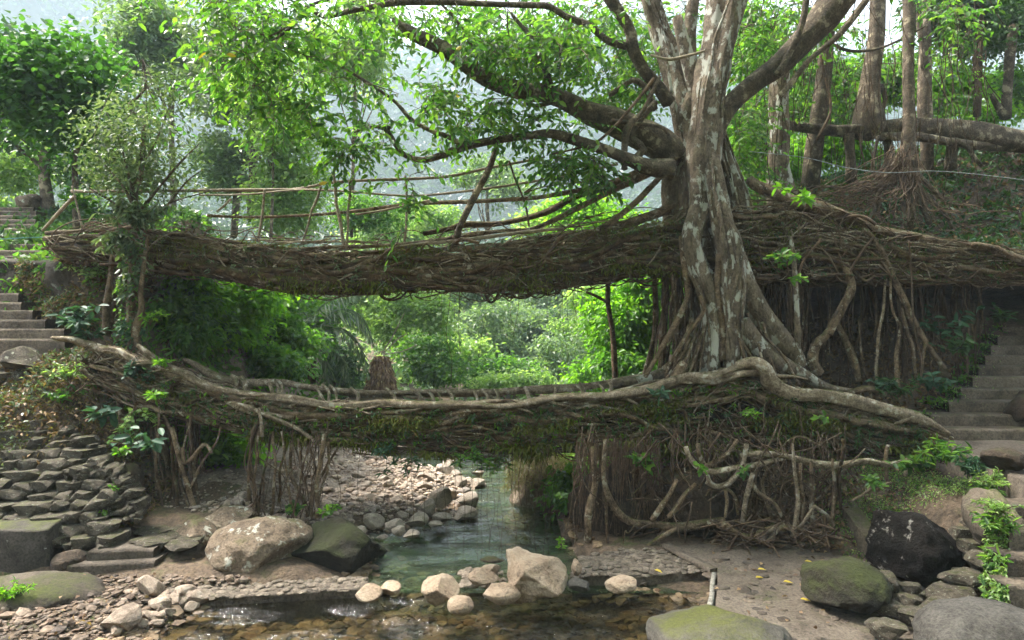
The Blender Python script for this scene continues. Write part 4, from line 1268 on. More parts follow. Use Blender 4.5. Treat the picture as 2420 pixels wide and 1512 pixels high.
# strands running over the trunk
mb = MB()
for k in range(70):
    C, R = TRK[RG.choice([0, 1, 2, 4, 5], p=[.2, .15, .3, .2, .15])]
    n = len(C); a = RG.integers(0, int(n * .6)); b = min(n, a + RG.integers(10, 34))
    th = RG.uniform(-2.6, -.4)
    cc, rr = C[a:b], R[a:b]
    ang = th + np.cumsum(RG.normal(size=len(cc)) * .09)
    off = np.stack([np.cos(ang), np.sin(ang), np.zeros(len(cc))], 1) * (rr * 1.03)[:, None]
    r0 = RG.uniform(.006, .03)
    tube(mb, (cc + off)[::3] if len(cc) > 8 else cc + off, r0, sides=6, gn=.2, wob=.012)
put('climbing_roots', mb, B1, fig)

# flared base roots
def root_path(name, pts, d, m=None, sides=10, gn=.18, parent=None, seed=None, wob=.01):
    return limb(parent or fig, name, pts, d, m or M['root'], sides=sides, gn=gn, seed=seed, wob=wob)
rt = [
    ([(1690, 790, 18), (1660, 835, 20), (1600, 868, 17), (1540, 890, 13), (1500, 900, 11), (1450, 908, 10)], 11.9),
    ([(1740, 600, 20), (1765, 683, 26), (1790, 740, 30), (1831, 790, 26), (1870, 830, 20), (1895, 868, 12)], 11.6),
    ([(1750, 760, 20), (1790, 820, 24), (1850, 860, 20), (1900, 885, 16), (1948, 912, 12), (1990, 922, 9), (2030, 930, 7)], 11.3),
    ([(1660, 780, 14), (1640, 830, 14), (1600, 850, 10), (1570, 870, 8)], 11.6),
    ([(1610, 560, 10), (1618, 640, 9), (1625, 700, 8), (1600, 760, 7), (1560, 830, 6), (1525, 890, 5)], 11.3),
    ([(1655, 700, 5), (1662, 740, 5), (1625, 790, 6), (1600, 830, 5), (1585, 850, 4)], 10.95),
    ([(1590, 560, 14), (1596, 640, 13), (1600, 720, 12), (1610, 800, 14), (1600, 880, 14)], 12.2),
    ([(1570, 600, 10), (1572, 700, 9), (1565, 800, 8), (1560, 900, 10)], 12.4),
    ([(1545, 620, 6), (1550, 720, 6), (1540, 820, 7), (1520, 900, 8)], 12.6),
    ([(1780, 540, 10), (1792, 640, 9), (1800, 720, 9), (1830, 800, 10), (1860, 860, 12)], 11.9),
    ([(1700, 600, 9), (1695, 680, 8), (1705, 760, 8), (1705, 850, 10)], 11.1),
    ([(1615, 855, 9), (1600, 880, 11), (1592, 905, 9)], 10.9),
]
for i, (p_, d_) in enumerate(rt):
    root_path('root', p_, d_, m=B1 if i in (1, 2, 0) else M['root'], seed=50 + i)
mb = MB()
for k in range(40):      # fans of fine roots spilling from the base over the lower rail
    u0 = RG.uniform(1625, 1800); v0 = RG.uniform(740, 820)
    sx = (u0 - 1700) * RG.uniform(.3, 1.2)
    d0 = RG.uniform(11.0, 11.6)
    pts = [P(u0, v0, d0), P(u0 + sx * .25, v0 + 45, d0 - .1), P(u0 + sx * .7, v0 + 90, d0 - .15), P(u0 + sx * 1.1, min(v0 + 150, 905), d0 - .2)]
    tube(mb, pts, RG.uniform(.008, .028), sides=6, gn=.2, wob=.03)
put('root_fan', mb, M['root'], fig)

# ------------------------------------------------------------------ bridges
UB = np.array([(110, 548, 590), (170, 545, 604), (250, 538, 614), (350, 538, 628), (450, 550, 632), (600, 568, 660), (700, 577, 678), (850, 578, 677), (1000, 576, 673), (1150, 562, 680), (1300, 548, 668), (1450, 534, 646), (1550, 520, 634), (1650, 505, 630), (1780, 505, 640), (1900, 505, 640), (2000, 525, 645), (2100, 560, 650), (2200, 575, 655), (2300, 588, 655), (2440, 610, 662)], float)
LB = np.array([(200, 806, 905), (270, 830, 925), (330, 846, 945), (400, 878, 975), (480, 910, 992), (560, 932, 1008), (700, 950, 1030), (900, 958, 1046), (1100, 958, 1060), (1300, 948, 1058), (1450, 934, 1052), (1600, 912, 1046), (1700, 890, 1040), (1780, 890, 1040), (1850, 915, 1045), (1950, 945, 1050), (2050, 965, 1060), (2150, 990, 1060), (2240, 1022, 1050)], float)
def env(T, d):
    X = (T[:, 0] - CX) / FX * d; zt = CAMZ + (CY - T[:, 1]) / FX * d; zb = CAMZ + (CY - T[:, 2]) / FX * d
    return X, zt, zb
def bridge_strands(mb, T, d0, d1, n, rr, lens, srange, trange, wander=.25, sides=5, u_range=None, slope=0.0, wob=.015):
    X, zt, zb = env(T, d0)
    x0, x1 = (X[0], X[-1]) if u_range is None else u_range
    for _ in range(n):
        L = RG.uniform(*lens); xs = RG.uniform(x0 - .3, x1 - L * .4)
        m = max(4, int(L / .35))
        x = np.clip(xs + np.linspace(0, L, m), x0, x1)
        s = RG.uniform(*srange) + np.cumsum(RG.normal(size=m) * wander * .35) + np.linspace(0, slope * RG.choice([-1, 1]), m)
        t = RG.uniform(*trange) + np.cumsum(RG.normal(size=m) * wander * .25)
        s = np.clip(s, srange[0] - .12, srange[1] + .1); t = np.clip(t, -.08, 1.08)
        zz = np.interp(x, X, zt) * (1 - s) + np.interp(x, X, zb) * s
        y = d0 + (d1 - d0) * t
        tube(mb, np.stack([x, y, zz], 1), RG.uniform(*rr), sides=sides, gn=.15, wob=wob)
def bridge_core(T, d0, d1, s0, s1, seed, u_clip=None):
    """lumpy mat of soil and matted roots filling the lower part of the bridge"""
    X, zt, zb = env(T, d0)
    xs = np.arange(X[0], X[-1], .11)
    ta, bb = np.interp(xs, X, zt), np.interp(xs, X, zb)
    k = 22
    th = np.linspace(0, 2 * PI, k, endpoint=False)
    zc = ta * (1 - (s0 + s1) / 2) + bb * ((s0 + s1) / 2); hz = (ta - bb) * (s1 - s0) / 2
    yc, hy = (d0 + d1) / 2, (d1 - d0) / 2
    c, s_ = np.cos(th), np.sin(th)
    c = np.sign(c) * np.abs(c) ** .6; s_ = np.sign(s_) * np.abs(s_) ** .6
    Xg, _ = np.meshgrid(xs, th, indexing='ij')
    nn = 1 + .14 * vn(Xg * 2.2, np.broadcast_to(th, Xg.shape) * 1.2, 1.6, seed) + .07 * vn(Xg * 8, np.broadcast_to(th, Xg.shape) * 3, 1.5, seed + 3)
    V = np.stack([Xg, yc + hy * c * nn, zc[:, None] + hz[:, None] * s_ * nn], -1).reshape(-1, 3)
    n = len(xs); i = np.arange(n - 1)[:, None] * k; j = np.arange(k)[None]
    mb = MB(); mb.add(V, np.stack([i + j, i + (j + 1) % k, i + k + (j + 1) % k, i + k + j], -1).reshape(-1, 4))
    return mb
def tangle(parent, name, mb, m=None):
    o = put(name, mb, m or M['rootd'], parent)
    return kind(o, 'stuff')

ub = thing('root_bridge', 'upper deck of the living root bridge with long pole handrails', 'bridge', (-2, 12.3, 4.2))
D0, D1 = 11.7, 13.0
UBB = UB.copy(); UBB[:, 1] += np.interp(UB[:, 0], [250, 500, 1400, 1600], [6, 26, 24, 4])
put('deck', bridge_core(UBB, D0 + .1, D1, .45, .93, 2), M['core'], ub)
mb = MB(); bridge_strands(mb, UBB, D0, D1, 130, (.006, .03), (.6, 3), (0, 1), (-.08, .2), .45)
bridge_strands(mb, UBB, D0, D1, 44, (.028, .055), (.9, 3.4), (.1, .95), (-.1, .05), .35, sides=8, wob=.03)
bridge_strands(mb, UB, D0, D1, 26, (.008, .02), (1.5, 5), (.0, .3), (-.1, 1), .1)
tangle(ub, 'root_tangle', mb, M['root'])
mb = MB(); bridge_strands(mb, UBB, D0, D1, 150, (.006, .03), (.8, 3), (.3, 1), (-.08, .12), .35)
bridge_strands(mb, UBB, D0, D1, 36, (.03, .07), (.9, 3.4), (.3, 1), (-.08, .05), .3, sides=8, wob=.03)
tangle(ub, 'root_tangle', mb, M['rootd'])
mb = MB(); bridge_strands(mb, UBB, D0, D1, 110, (.006, .03), (.8, 4), (-.05, .6), (.8, 1.05), .3)
tangle(ub, 'root_tangle', mb, M['rootd'])
mb = MB()
bridge_strands(mb, UB, D0, D1, 330, (.004, .012), (.4, 1.3), (-.05, 1.05), (-.14, .1), 1.2, wob=.08)
bridge_strands(mb, UBB, D0, D1, 150, (.01, .03), (.5, 1.6), (0, 1), (-.14, .12), .8, slope=1.3, wob=.05)
tangle(ub, 'root_tangle', mb, M['thin'])
mb = MB(); bridge_strands(mb, UBB, D0, D1, 150, (.006, .016), (.3, 1.2), (0, .95), (-.16, -.02), .9, slope=1.0, wob=.05)  # paler bark colour stands in for lit strands along the deck front
bridge_strands(mb, UB, D0, D1, 130, (.006, .016), (1, 3), (.05, .75), (-.15, -.04), .3, wob=.03)
tangle(ub, 'root_tangle', mb, M['rail'])
# thick lengthwise roots, each a part
X, zt, zb = env(UB, D0)
for i, (s, t_, r, a, b) in enumerate([(.02, 0, .035, 240, 1250), (.1, 1, .04, 350, 1500), (.3, -.03, .05, 350, 1300), (.45, -.06, .06, 900, 1640), (.62, -.05, .07, 330, 1150), (.85, -.05, .10, 340, 1000), (.9, 0, .10, 1050, 1650), (.97, .2, .1, 350, 1640),
                                       (.7, -.07, .05, 1000, 1640), (.2, -.06, .04, 1150, 1640), (.15, -.03, .045, 110, 520), (.5, -.05, .05, 110, 420), (.1, .95, .05, 110, 800), (.85, .2, .09, 110, 420), (.8, .9, .11, 700, 1650),
                                       (.55, 0, .06, 1760, 2430), (.85, 0, .07, 1760, 2430), (.3, .1, .05, 1780, 2430), (.95, .3, .09, 1760, 2430)]):
    us = np.linspace(a, b, 14)
    xs = (us - CX) / FX * D0
    ss = s + .10 * np.sin(np.linspace(0, RG.uniform(3, 9), 14) + i) + RG.normal(size=14) * .02
    zz = np.interp(xs, X, zt) * (1 - ss) + np.interp(xs, X, zb) * ss
    mb = MB(); tube(mb, np.stack([xs, D0 + (D1 - D0) * t_ + RG.normal(size=14) * .03, zz], 1), r * RG.uniform(.8, 1.1, 14), sides=10, gn=.18, n=60)
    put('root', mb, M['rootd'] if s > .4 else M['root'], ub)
# roots wound round the deck
mb = MB()
for k in range(70):
    u = RG.uniform(360, 1600); x = (u - CX) / FX * D0; ta, ba = np.interp(x, X, zt) - .12, np.interp(x, X, zb)
    th = np.linspace(RG.uniform(0, 3), RG.uniform(3.5, 7), 12); yc, hy, zc, hz = (D0 + D1) / 2, (D1 - D0) / 2 + .1, (ta + ba) / 2, (ta - ba) / 2 * 1.08
    tube(mb, np.stack([x + np.linspace(0, RG.normal() * .5, 12), yc - np.sin(th) * hy, zc + np.cos(th) * hz], 1), RG.uniform(.008, .03), sides=7, gn=.25, wob=.03)
tangle(ub, 'wound_roots', mb, M['root'])
# drooping loops below
mb = MB()
for k in range(120):
    u = RG.uniform(420, 1600) if k % 3 else RG.uniform(1000, 1400); w = RG.uniform(25, 110); dep = RG.uniform(6, 34)
    vb = np.interp(u, UB[:, 0], UB[:, 2]) - RG.uniform(0, 22)
    d = RG.uniform(11.55, 12.2)
    pts = [P(u, vb - 8, d), P(u + w * .25, vb + dep * .8, d - .05), P(u + w * .55, vb + dep, d - .05), P(u + w * .85, vb + dep * .6, d), P(u + w, vb - 10, d)]
    tube(mb, pts, RG.uniform(.006, .022), sides=5, wob=.02)
tangle(ub, 'hanging_loops', mb, M['rootd'])
def fringe(parent, T, d0, d1, n, len_px, rr, u0, u1, side=0, m='thin'):
    mb = MB()
    for k in range(n):
        u = RG.uniform(u0, u1); d = RG.uniform(d0, d1)
        vb = np.interp(u, T[:, 0], T[:, 2]) - RG.uniform(0, 30)
        l = RG.exponential(len_px)
        a = P(u, vb, d)
        q = [a, a + [RG.normal() * .02, RG.normal() * .02, -PX(l, d) * .5], a + [RG.normal() * .05, RG.normal() * .03, -PX(l, d)]]
        tube(mb, q, [rr, rr * .8, rr * .4], sides=4, n=5, cap=False)
    return tangle(parent, 'hanging_rootlets', mb, M[m])
fringe(ub, UB, D0 - .1, D1, 500, 16, .0035, 420, 1640)
fringe(ub, UB, D0 - .1, D1, 110, 50, .003, 1000, 1640)
# handrail poles
def pole(pts, d, m='bamboo', name='handrail_pole', parent=None, sides=8, gn=.08):
    p, r = path(pts, d)
    mb = MB(); tube(mb, p, r, sides=sides, gn=gn, n=max(24, len(p) * 3))
    return put(name, mb, M[m], parent or ub)
pole([(168, 452, 3.6), (306, 452, 4), (450, 450, 3.8), (650, 448, 3.5), (700, 448, 3), (784, 449, 2)], 11.9)
pole([(560, 452, 2.5), (696, 447, 3.2), (784, 431, 3.4), (889, 425, 3.6), (1048, 418, 3.4), (1153, 397, 3.2), (1240, 381, 3), (1287, 371, 2.2)], 12.0)
pole([(470, 461, 1.8), (590, 459, 2), (700, 449, 2.2), (819, 452, 2.4), (925, 461, 2.6), (1012, 461, 2.8), (1153, 445, 3), (1240, 432, 3), (1322, 418, 3.4), (1459, 387, 3.6)], 11.8)
pole([(490, 509, 3.5), (591, 513, 3.4), (731, 508, 3.4), (837, 499, 3.8), (977, 482, 4.5), (1118, 476, 5), (1240, 469, 5.2), (1304, 461, 5.6), (1427, 436, 7), (1497, 411, 8), (1547, 383, 8), (1603, 366, 8)], 11.75, 'root', 'handrail_root', gn=.12)
pole([(1000, 552, 5), (1060, 540, 6), (1100, 530, 7), (1181, 528, 6), (1287, 503, 7), (1357, 466, 7), (1427, 446, 7), (1497, 418, 8), (1570, 400, 9)], 12.0, 'rootd', 'handrail_root', gn=.2)
pole([(1240, 545, 4), (1294, 527, 5.5), (1392, 478, 6.5), (1462, 443, 7.5), (1533, 408, 9), (1600, 380, 10)], 11.7, 'root', 'handrail_root', gn=.2)
pole([(1380, 560, 6), (1441, 527, 7), (1497, 482, 7.5), (1533, 446, 7), (1592, 383, 8)], 11.6, 'root', 'handrail_root', gn=.15)
pole([(1078, 560, 8), (1088, 532, 8), (1118, 471, 8), (1153, 404, 7), (1172, 350, 6), (1170, 333, 6)], 11.5, 'bark2', 'slanted_prop', gn=.12)
pole([(840, 507, 2.5), (900, 498, 2.6), (960, 485, 2.6), (1015, 473, 2)], 11.7)
pole([(900, 592, 3), (977, 578, 4), (1048, 572, 4.5), (1153, 560, 4.5), (1240, 548, 4), (1330, 540, 4)], 11.6, 'bamboo')
pole([(1280, 420, 2), (1262, 440, 2), (1240, 455, 2), (1290, 440, 1.5), (1380, 430, 1.5)], 11.6, 'thin', 'tie_vine')
pole([(1203, 380, 2.2), (1216, 420, 2.4), (1240, 480, 2.4), (1250, 535, 2.4)], 11.5, 'thin', 'baluster')
for (a, b, r) in [((625, 448), (610, 562), 3), ((758, 440), (735, 500), 3), ((735, 500), (712, 578), 2.6), ((787, 405), (794, 480), 3.6), ((794, 480), (812, 582), 4), ((826, 425), (822, 500), 3), ((822, 500), (818, 585), 3.2), ((957, 415), (960, 490), 2.6), ((960, 490), (955, 576), 3), ((512, 500), (545, 470), 2.8)]:
    pole([(a[0], a[1], r), ((a[0] + b[0]) / 2 + 2, (a[1] + b[1]) / 2, r), (b[0], b[1], r)], 11.62, 'bamboo', 'baluster')
pole([(100, 545, 3.5), (150, 490, 4), (178, 462, 4)], 11.8, 'bamboo', 'prop_stick')
pole([(170, 440, 2), (178, 470, 2.2), (195, 540, 2.6)], 11.7, 'bamboo', 'prop_stick')

# right span carrying roots (upper)
UR = [([(1772, 425, 12), (1790, 440, 14), (1842, 464, 13), (1895, 482, 14), (1948, 497, 14), (2000, 513, 13), (2053, 538, 12), (2124, 557, 11), (2229, 574, 10), (2335, 595, 9), (2440, 626, 8)], 11.7, 'root'),
      ([(1790, 500, 9), (1860, 495, 8), (1930, 500, 8), (2000, 530, 9), (2080, 560, 9), (2180, 580, 8), (2300, 600, 8), (2419, 640, 8)], 12.1, 'rootd'),
      ([(1600, 505, 14), (1700, 520, 12), (1800, 530, 13), (1900, 545, 14), (2000, 560, 13), (2100, 580, 11)], 12.4, 'rootd'),
      ([(1590, 480, 10), (1550, 505, 12), (1490, 525, 10), (1420, 545, 8), (1340, 560, 7)], 11.8, 'root'),
      ([(1620, 500, 12), (1560, 540, 10), (1480, 560, 9), (1380, 590, 9), (1300, 620, 8), (1200, 650, 8), (1130, 668, 8)], 11.7, 'root'),
      ([(1640, 620, 22), (1560, 622, 20), (1480, 640, 17), (1400, 650, 15), (1320, 660, 10)], 12.0, 'rootd'),
      ([(2300, 575, 6), (2350, 585, 7), (2390, 605, 8), (2440, 625, 8)], 11.5, 'root')]
for i, (p_, d_, m_) in enumerate(UR):
    limb(ub, 'root', p_, d_, M[m_], sides=12, gn=.18, seed=80 + i, wob=.015)
mb = MB(); bridge_strands(mb, UB, 11.7, 12.8, 260, (.006, .03), (.5, 2.5), (0, 1.1), (-.05, 1), .4, u_range=(P(1740, 0, 11.7)[0], P(2440, 0, 11.7)[0]))
tangle(ub, 'root_tangle', mb, M['rootd'])
mb = MB(); bridge_strands(mb, UB, 11.7, 12.8, 160, (.004, .014), (.4, 1.2), (-.1, 1.1), (-.08, .3), .9, u_range=(P(1740, 0, 11.7)[0], P(2440, 0, 11.7)[0]), wob=.05)
tangle(ub, 'root_tangle', mb, M['root'])

# ---------------- lower bridge
lb = thing('root_bridge', 'lower deck of the living root bridge close above the stream', 'bridge', (-1, 11.4, 1.8))
E0, E1 = 10.85, 12.1
T = LB.copy(); T[:, 1] += 14
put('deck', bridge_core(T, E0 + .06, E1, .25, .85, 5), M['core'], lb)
mb = MB(); bridge_strands(mb, T, E0, E1, 210, (.006, .028), (.8, 3.5), (0, .85), (-.07, .1), .3)
bridge_strands(mb, T, E0, E1, 46, (.025, .05), (.9, 3), (.05, .85), (-.09, .04), .4, sides=8, wob=.03)
tangle(lb, 'root_tangle', mb, M['root'])
mb = MB(); bridge_strands(mb, T, E0, E1, 170, (.006, .03), (.8, 3.5), (.3, 1), (-.08, .2), .45)
bridge_strands(mb, T, E0, E1, 50, (.02, .045), (.3, .9), (.1, 1), (-.12, .04), .8, sides=8, slope=1.0, wob=.05)
tangle(lb, 'root_tangle', mb, M['rootd'])
mb = MB(); bridge_strands(mb, T, E0, E1, 150, (.008, .03), (.5, 3), (-.1, .06), (-.06, .12), .2)
bridge_strands(mb, T, E0, E1, 120, (.008, .03), (.5, 3), (.2, .35), (.1, 1), .2)
tangle(lb, 'root_tangle', mb, M['rail'])
mb = MB(); bridge_strands(mb, T, E0, E1, 260, (.004, .012), (.3, 1.1), (0, 1.1), (-.12, .1), 1.0, wob=.05)
bridge_strands(mb, T, E0, E1, 170, (.008, .02), (.4, 1.2), (0, .9), (-.1, .1), .6, slope=1.2)
tangle(lb, 'root_tangle', mb, M['thin'])
mb = MB(); bridge_strands(mb, T, E0, E1, 170, (.006, .016), (.2, .9), (0, .9), (-.16, -.02), .9, slope=1.0, wob=.05)
bridge_strands(mb, T, E0, E1, 130, (.006, .02), (.3, 1.6), (-.1, .6), (-.14, .1), .4, slope=.4, wob=.04, u_range=(P(230, 0, E0)[0], P(800, 0, E0)[0]))
tangle(lb, 'root_tangle', mb, M['rail'])
rails = [
    ([(330, 818, 6), (345, 832, 8), (370, 852, 8), (400, 872, 8), (440, 890, 8), (480, 908, 8), (560, 928, 7), (640, 942, 8), (720, 950, 8), (800, 953, 8), (900, 957, 8), (1000, 958, 8), (1100, 957, 8), (1200, 954, 9), (1300, 948, 10.5), (1400, 938, 11.5), (1450, 932, 11), (1520, 922, 12), (1600, 905, 12), (1650, 896, 12), (1700, 886, 13), (1760, 868, 14)], 10.72, 'rail'),
    ([(1745, 862, 12), (1772, 863, 14), (1800, 878, 16), (1825, 901, 17), (1877, 930, 15), (1948, 940, 13), (2018, 950, 13), (2088, 964, 11), (2159, 984, 12), (2200, 1000, 9), (2250, 1026, 5)], 10.7, 'rail'),
    ([(120, 795, 4), (160, 802, 6), (200, 810, 8), (240, 826, 8), (280, 834, 7), (330, 850, 8), (400, 880, 9), (500, 930, 10), (600, 965, 9), (700, 980, 9)], 10.75, 'rail'),
    ([(430, 855, 5), (470, 872, 6), (520, 888, 8), (580, 902, 9), (650, 908, 8), (700, 912, 8), (780, 918, 8), (860, 926, 8), (950, 930, 9), (1050, 931, 8), (1150, 928, 8), (1220, 922, 8), (1300, 918, 8), (1400, 912, 8), (1460, 906, 8), (1520, 894, 10), (1580, 878, 11), (1640, 858, 10), (1690, 830, 10)], 12.1, 'rail'),
    ([(230, 822, 5), (262, 830, 6), (300, 833, 6), (325, 832, 5)], 11.2, 'rail'),
    ([(480, 922, 12), (560, 946, 13), (640, 966, 12), (720, 978, 11), (820, 985, 10)], 10.75, 'root'),
    ([(560, 960, 4), (600, 975, 5), (650, 990, 5), (700, 1010, 5), (740, 1040, 4)], 10.6, 'rail'),
    ([(1200, 990, 9), (1350, 985, 9), (1500, 970, 9), (1650, 950, 10), (1750, 930, 10)], 10.8, 'root'),
    ([(1300, 1035, 10), (1450, 1030, 9), (1600, 1020, 9), (1750, 1000, 10), (1850, 1010, 9)], 10.8, 'rootd'),
    ([(700, 1020, 9), (850, 1035, 9), (1000, 1040, 10), (1150, 1048, 9), (1300, 1045, 9)], 10.9, 'rootd'),
    ([(350, 940, 12), (450, 975, 12), (550, 995, 10), (700, 1015, 9)], 10.95, 'rootd'),
    ([(1760, 890, 16), (1770, 930, 14), (1780, 980, 12), (1785, 1040, 10)], 11.0, 'root'),
    ([(2000, 925, 6), (2030, 918, 8), (2060, 925, 8), (2080, 940, 6)], 11.2, 'root'),
    ([(1830, 960, 9), (1900, 975, 10), (1990, 985, 10), (2080, 1000, 8), (2160, 1020, 6)], 10.7, 'root'),
]
for i, (p_, d_, m_) in enumerate(rails):
    limb(lb, 'root', p_, d_, M[m_], sides=14, gn=.3 if i < 4 else .2, seed=100 + i, wob=.03, n=len(p_) * 6)
for k in range(46):      # forks and grafts that leave the rail roots
    q = rails[RG.choice([0, 0, 1, 3])]; pp = q[0]; i0 = RG.integers(1, len(pp) - 2)
    a = P(pp[i0][0], pp[i0][1], q[1]); sg = RG.choice([-1, 1]); L_ = RG.uniform(.3, .9)
    mb = MB(); r_ = PX(pp[i0][2], q[1]) * RG.uniform(.3, .55)
    tube(mb, [a, a + [sg * L_ * .35, -.04, -.05], a + [sg * L_ * .75, RG.uniform(-.05, .12), -RG.uniform(.02, .16)], a + [sg * L_ * 1.1, RG.uniform(0, .2), -RG.uniform(.05, .3)]], [r_, r_ * .9, r_ * .6, r_ * .35], sides=8, gn=.25, wob=.02)
    put('root_fork', mb, M['rail'], lb)
# ties between the rails
for k in range(34):
    u = RG.uniform(460, 1640)
    vf = np.interp(u, [a[0] for a in rails[3][0]], [a[1] for a in rails[3][0]])
    vn_ = np.interp(u, [a[0] for a in rails[0][0]], [a[1] for a in rails[0][0]])
    mb = MB()
    tube(mb, [P(u, vf - 8, 12.05), P(u + RG.uniform(5, 20), vf + 10, 11.9), P(u + RG.uniform(-5, 25), vn_ + 12, 11.6)], PX(RG.uniform(2.5, 5), 12), sides=6, wob=.02)
    put('tie_root', mb, M['rail'], lb)
fringe(lb, LB, E0 - .12, E1, 1100, 16, .0035, 330, 2200)
fringe(lb, LB, E0 - .12, E1, 500, 14, .007, 330, 2200, m='rootd')
fringe(lb, LB, E0 - .1, E0 + .5, 55, 70, .0028, 800, 1500)
# dead twigs sagging under the bridge
mb = MB()
for k in range(60):
    u = RG.uniform(800, 1350); v = RG.uniform(1045, 1080); w = RG.uniform(30, 120)
    d = RG.uniform(10.9, 11.4)
    tube(mb, [P(u, v, d), P(u + w * .5, v + RG.uniform(-5, 12), d), P(u + w, v + RG.uniform(-12, 14), d)], [.008, .006, .003], sides=4, wob=.03)
tangle(lb, 'twigs', mb, M['rootd'])

# ---------------- moss beards and epiphyte leaves on both bridges
def moss_strip(parent, T, d, n, u0, u1, s0, s1, L=.06):
    X, zt, zb = env(T, d)
    u = RG.uniform(u0, u1, n * 2); x = (u - CX) / FX * d; s = RG.uniform(s0, s1, n * 2)
    kk = np.where(vn(x * 1.0, s * 1.3, 2.6, 2) + .35 * vn(x, s, 9, 5) > .12)[0][:n]; u, x, s = u[kk], x[kk], s[kk]; n = len(kk)
    z = np.interp(x, X, zt) * (1 - s) + np.interp(x, X, zb) * s
    B = np.stack([x, d + RG.uniform(-.12, .05, n), z], 1)
    mb = MB()
    leaves(mb, B, rdir(n, -1.1, .5) * [1, .6, 1], L * RG.uniform(.5, 1.7, n), L * .22, simple=True)
    return tangle(parent, 'moss', mb, M['lmoss'])
moss_strip(ub, UB, D0 - .06, 7000, 330, 1640, .0, .95, .075)
moss_strip(ub, UB, D0 - .03, 3500, 1740, 2430, 0, .9, .07)
moss_strip(lb, T, E0 - .05, 6500, 330, 1760, .02, 1.05, .07)
moss_strip(lb, T, E0 - .08, 5000, 330, 2200, .85, 1.2, .13)
moss_strip(lb, T, E0 - .14, 3500, 600, 2100, .1, .6, .09)
moss_strip(ub, UB, D0 - .1, 2500, 420, 1640, .8, 1.1, .11)
moss_strip(lb, T, E0 - .1, 3000, 1760, 2200, .02, 1.2, .08)
for (parent, TT, d, n, u0, u1, m_, Ln) in [(ub, UB, D0 - .1, 230, 350, 1640, 'lgrey', .09), (lb, LB, E0 - .12, 420, 380, 1750, 'ldark', .09), (ub, UB, D0 - .05, 130, 1750, 2400, 'ldark', .1), (lb, LB, E0 - .15, 130, 1750, 2200, 'ldark', .09), (lb, LB, E0 - .12, 200, 380, 1750, 'lbright', .07)]:
    mb = MB()
    for k in range(n):
        u = RG.uniform(u0, u1); vt = np.interp(u, TT[:, 0], TT[:, 1]); vb = np.interp(u, TT[:, 0], TT[:, 2])
        c = P(u, RG.uniform(vt + 5, vb + 5), d + RG.uniform(-.08, .05))
        q = RG.integers(3, 7)
        leaves(mb, np.repeat(c[None], q, 0) + RG.normal(size=(q, 3)) * .015, rdir(q, -.7, .8) + np.array([0, -.5, 0]), Ln * RG.uniform(.6, 1.3, q), Ln * .27)
    tangle(parent, 'small_leaves', mb, M[m_])

# ------------------------------------------------------------------ hanging and standing roots
def standing(name, label, lst, grp=None, cat='roots', wob=.03):
    """bundle of roots that stand on the ground and reach the bridge"""
    b = P(*lst[0][0][-1][:2], lst[0][1])
    t = thing(name, label, cat, b, grp)
    for i, (pts, d, m) in enumerate(lst):
        limb(t, 'root', pts, d, M[m], sides=9, gn=.2, wob=wob if pts[0][2] < 4.5 else .015)
    return t
standing('root_pillar', 'bark covered double stem dropping from the upper bridge to the lower bridge at the left', [
    ([(318, 545, 12), (316, 620, 13), (310, 700, 12), (312, 780, 13), (312, 860, 14), (310, 940, 12), (318, 1040, 11), (322, 1130, 10), (330, 1215, 9)], 11.15, 'root'),
    ([(352, 560, 4), (340, 640, 5), (328, 690, 5), (332, 740, 8), (328, 790, 9), (335, 850, 8)], 11.05, 'root'),
    ([(268, 600, 6), (262, 660, 7), (252, 720, 8), (248, 770, 7), (238, 800, 5)], 11.6, 'root'),
    ([(276, 610, 4), (268, 700, 4), (262, 790, 5)], 11.7, 'rootd'),
    ([(296, 600, 3), (294, 700, 3), (298, 800, 3)], 11.6, 'rootd'),
])
rp = bpy.data.objects['root_pillar']
pp, _ = path([(318, 545, 12), (316, 620, 13), (310, 700, 12), (312, 780, 13), (312, 860, 14), (310, 940, 12), (318, 1040, 11)], 11.15)
CC = catmull(pp, 60)
for (m_, n, a0, b0, L_) in (('lblue', 420, .45, .85, .085), ('lfig', 320, .0, .9, .075), ('lgrey', 200, .0, .35, .12), ('lyel', 200, .65, 1.0, .08)):
    k = (RG.uniform(a0, b0, n) * 59).astype(int); an = RG.uniform(PI, 2 * PI, n); rr = RG.uniform(.1, .24, n)
    B = CC[k] + np.stack([np.cos(an) * rr, np.sin(an) * rr, RG.normal(size=n) * .04], 1)
    mb = MB(); leaves(mb, B, rdir(n, -.8, .7) + np.array([0, -.4, 0]), L_ * RG.uniform(.6, 1.3, n), L_ * .6)
    kind(put('ivy_leaves', mb, M[m_], rp), 'stuff')
standing('root_column', 'pale lichen streaked root column under the left end of the lower bridge', [
    ([(285, 880, 6), (284, 940, 6), (286, 1000, 7), (290, 1060, 6)], 10.9, 'root'),
    ([(228, 895, 5), (226, 930, 7), (236, 960, 6), (254, 1000, 6), (262, 1060, 8)], 11.1, 'rootd')])
lst = []
for k in range(46):
    u0 = RG.uniform(350, 475); u1 = 380 + (u0 - 350) * .8 + RG.normal() * 8
    lst.append(([(u0, RG.uniform(960, 1010), RG.uniform(1, 4)), ((u0 + u1) / 2 + RG.normal() * 5, 1100, RG.uniform(1.5, 4)), (u1 + RG.normal() * 5, RG.uniform(1200, 1235), RG.uniform(2, 5))], RG.uniform(10.5, 11.6), RG.choice(['root', 'rootd', 'thin'])))
lst = lst[:32]
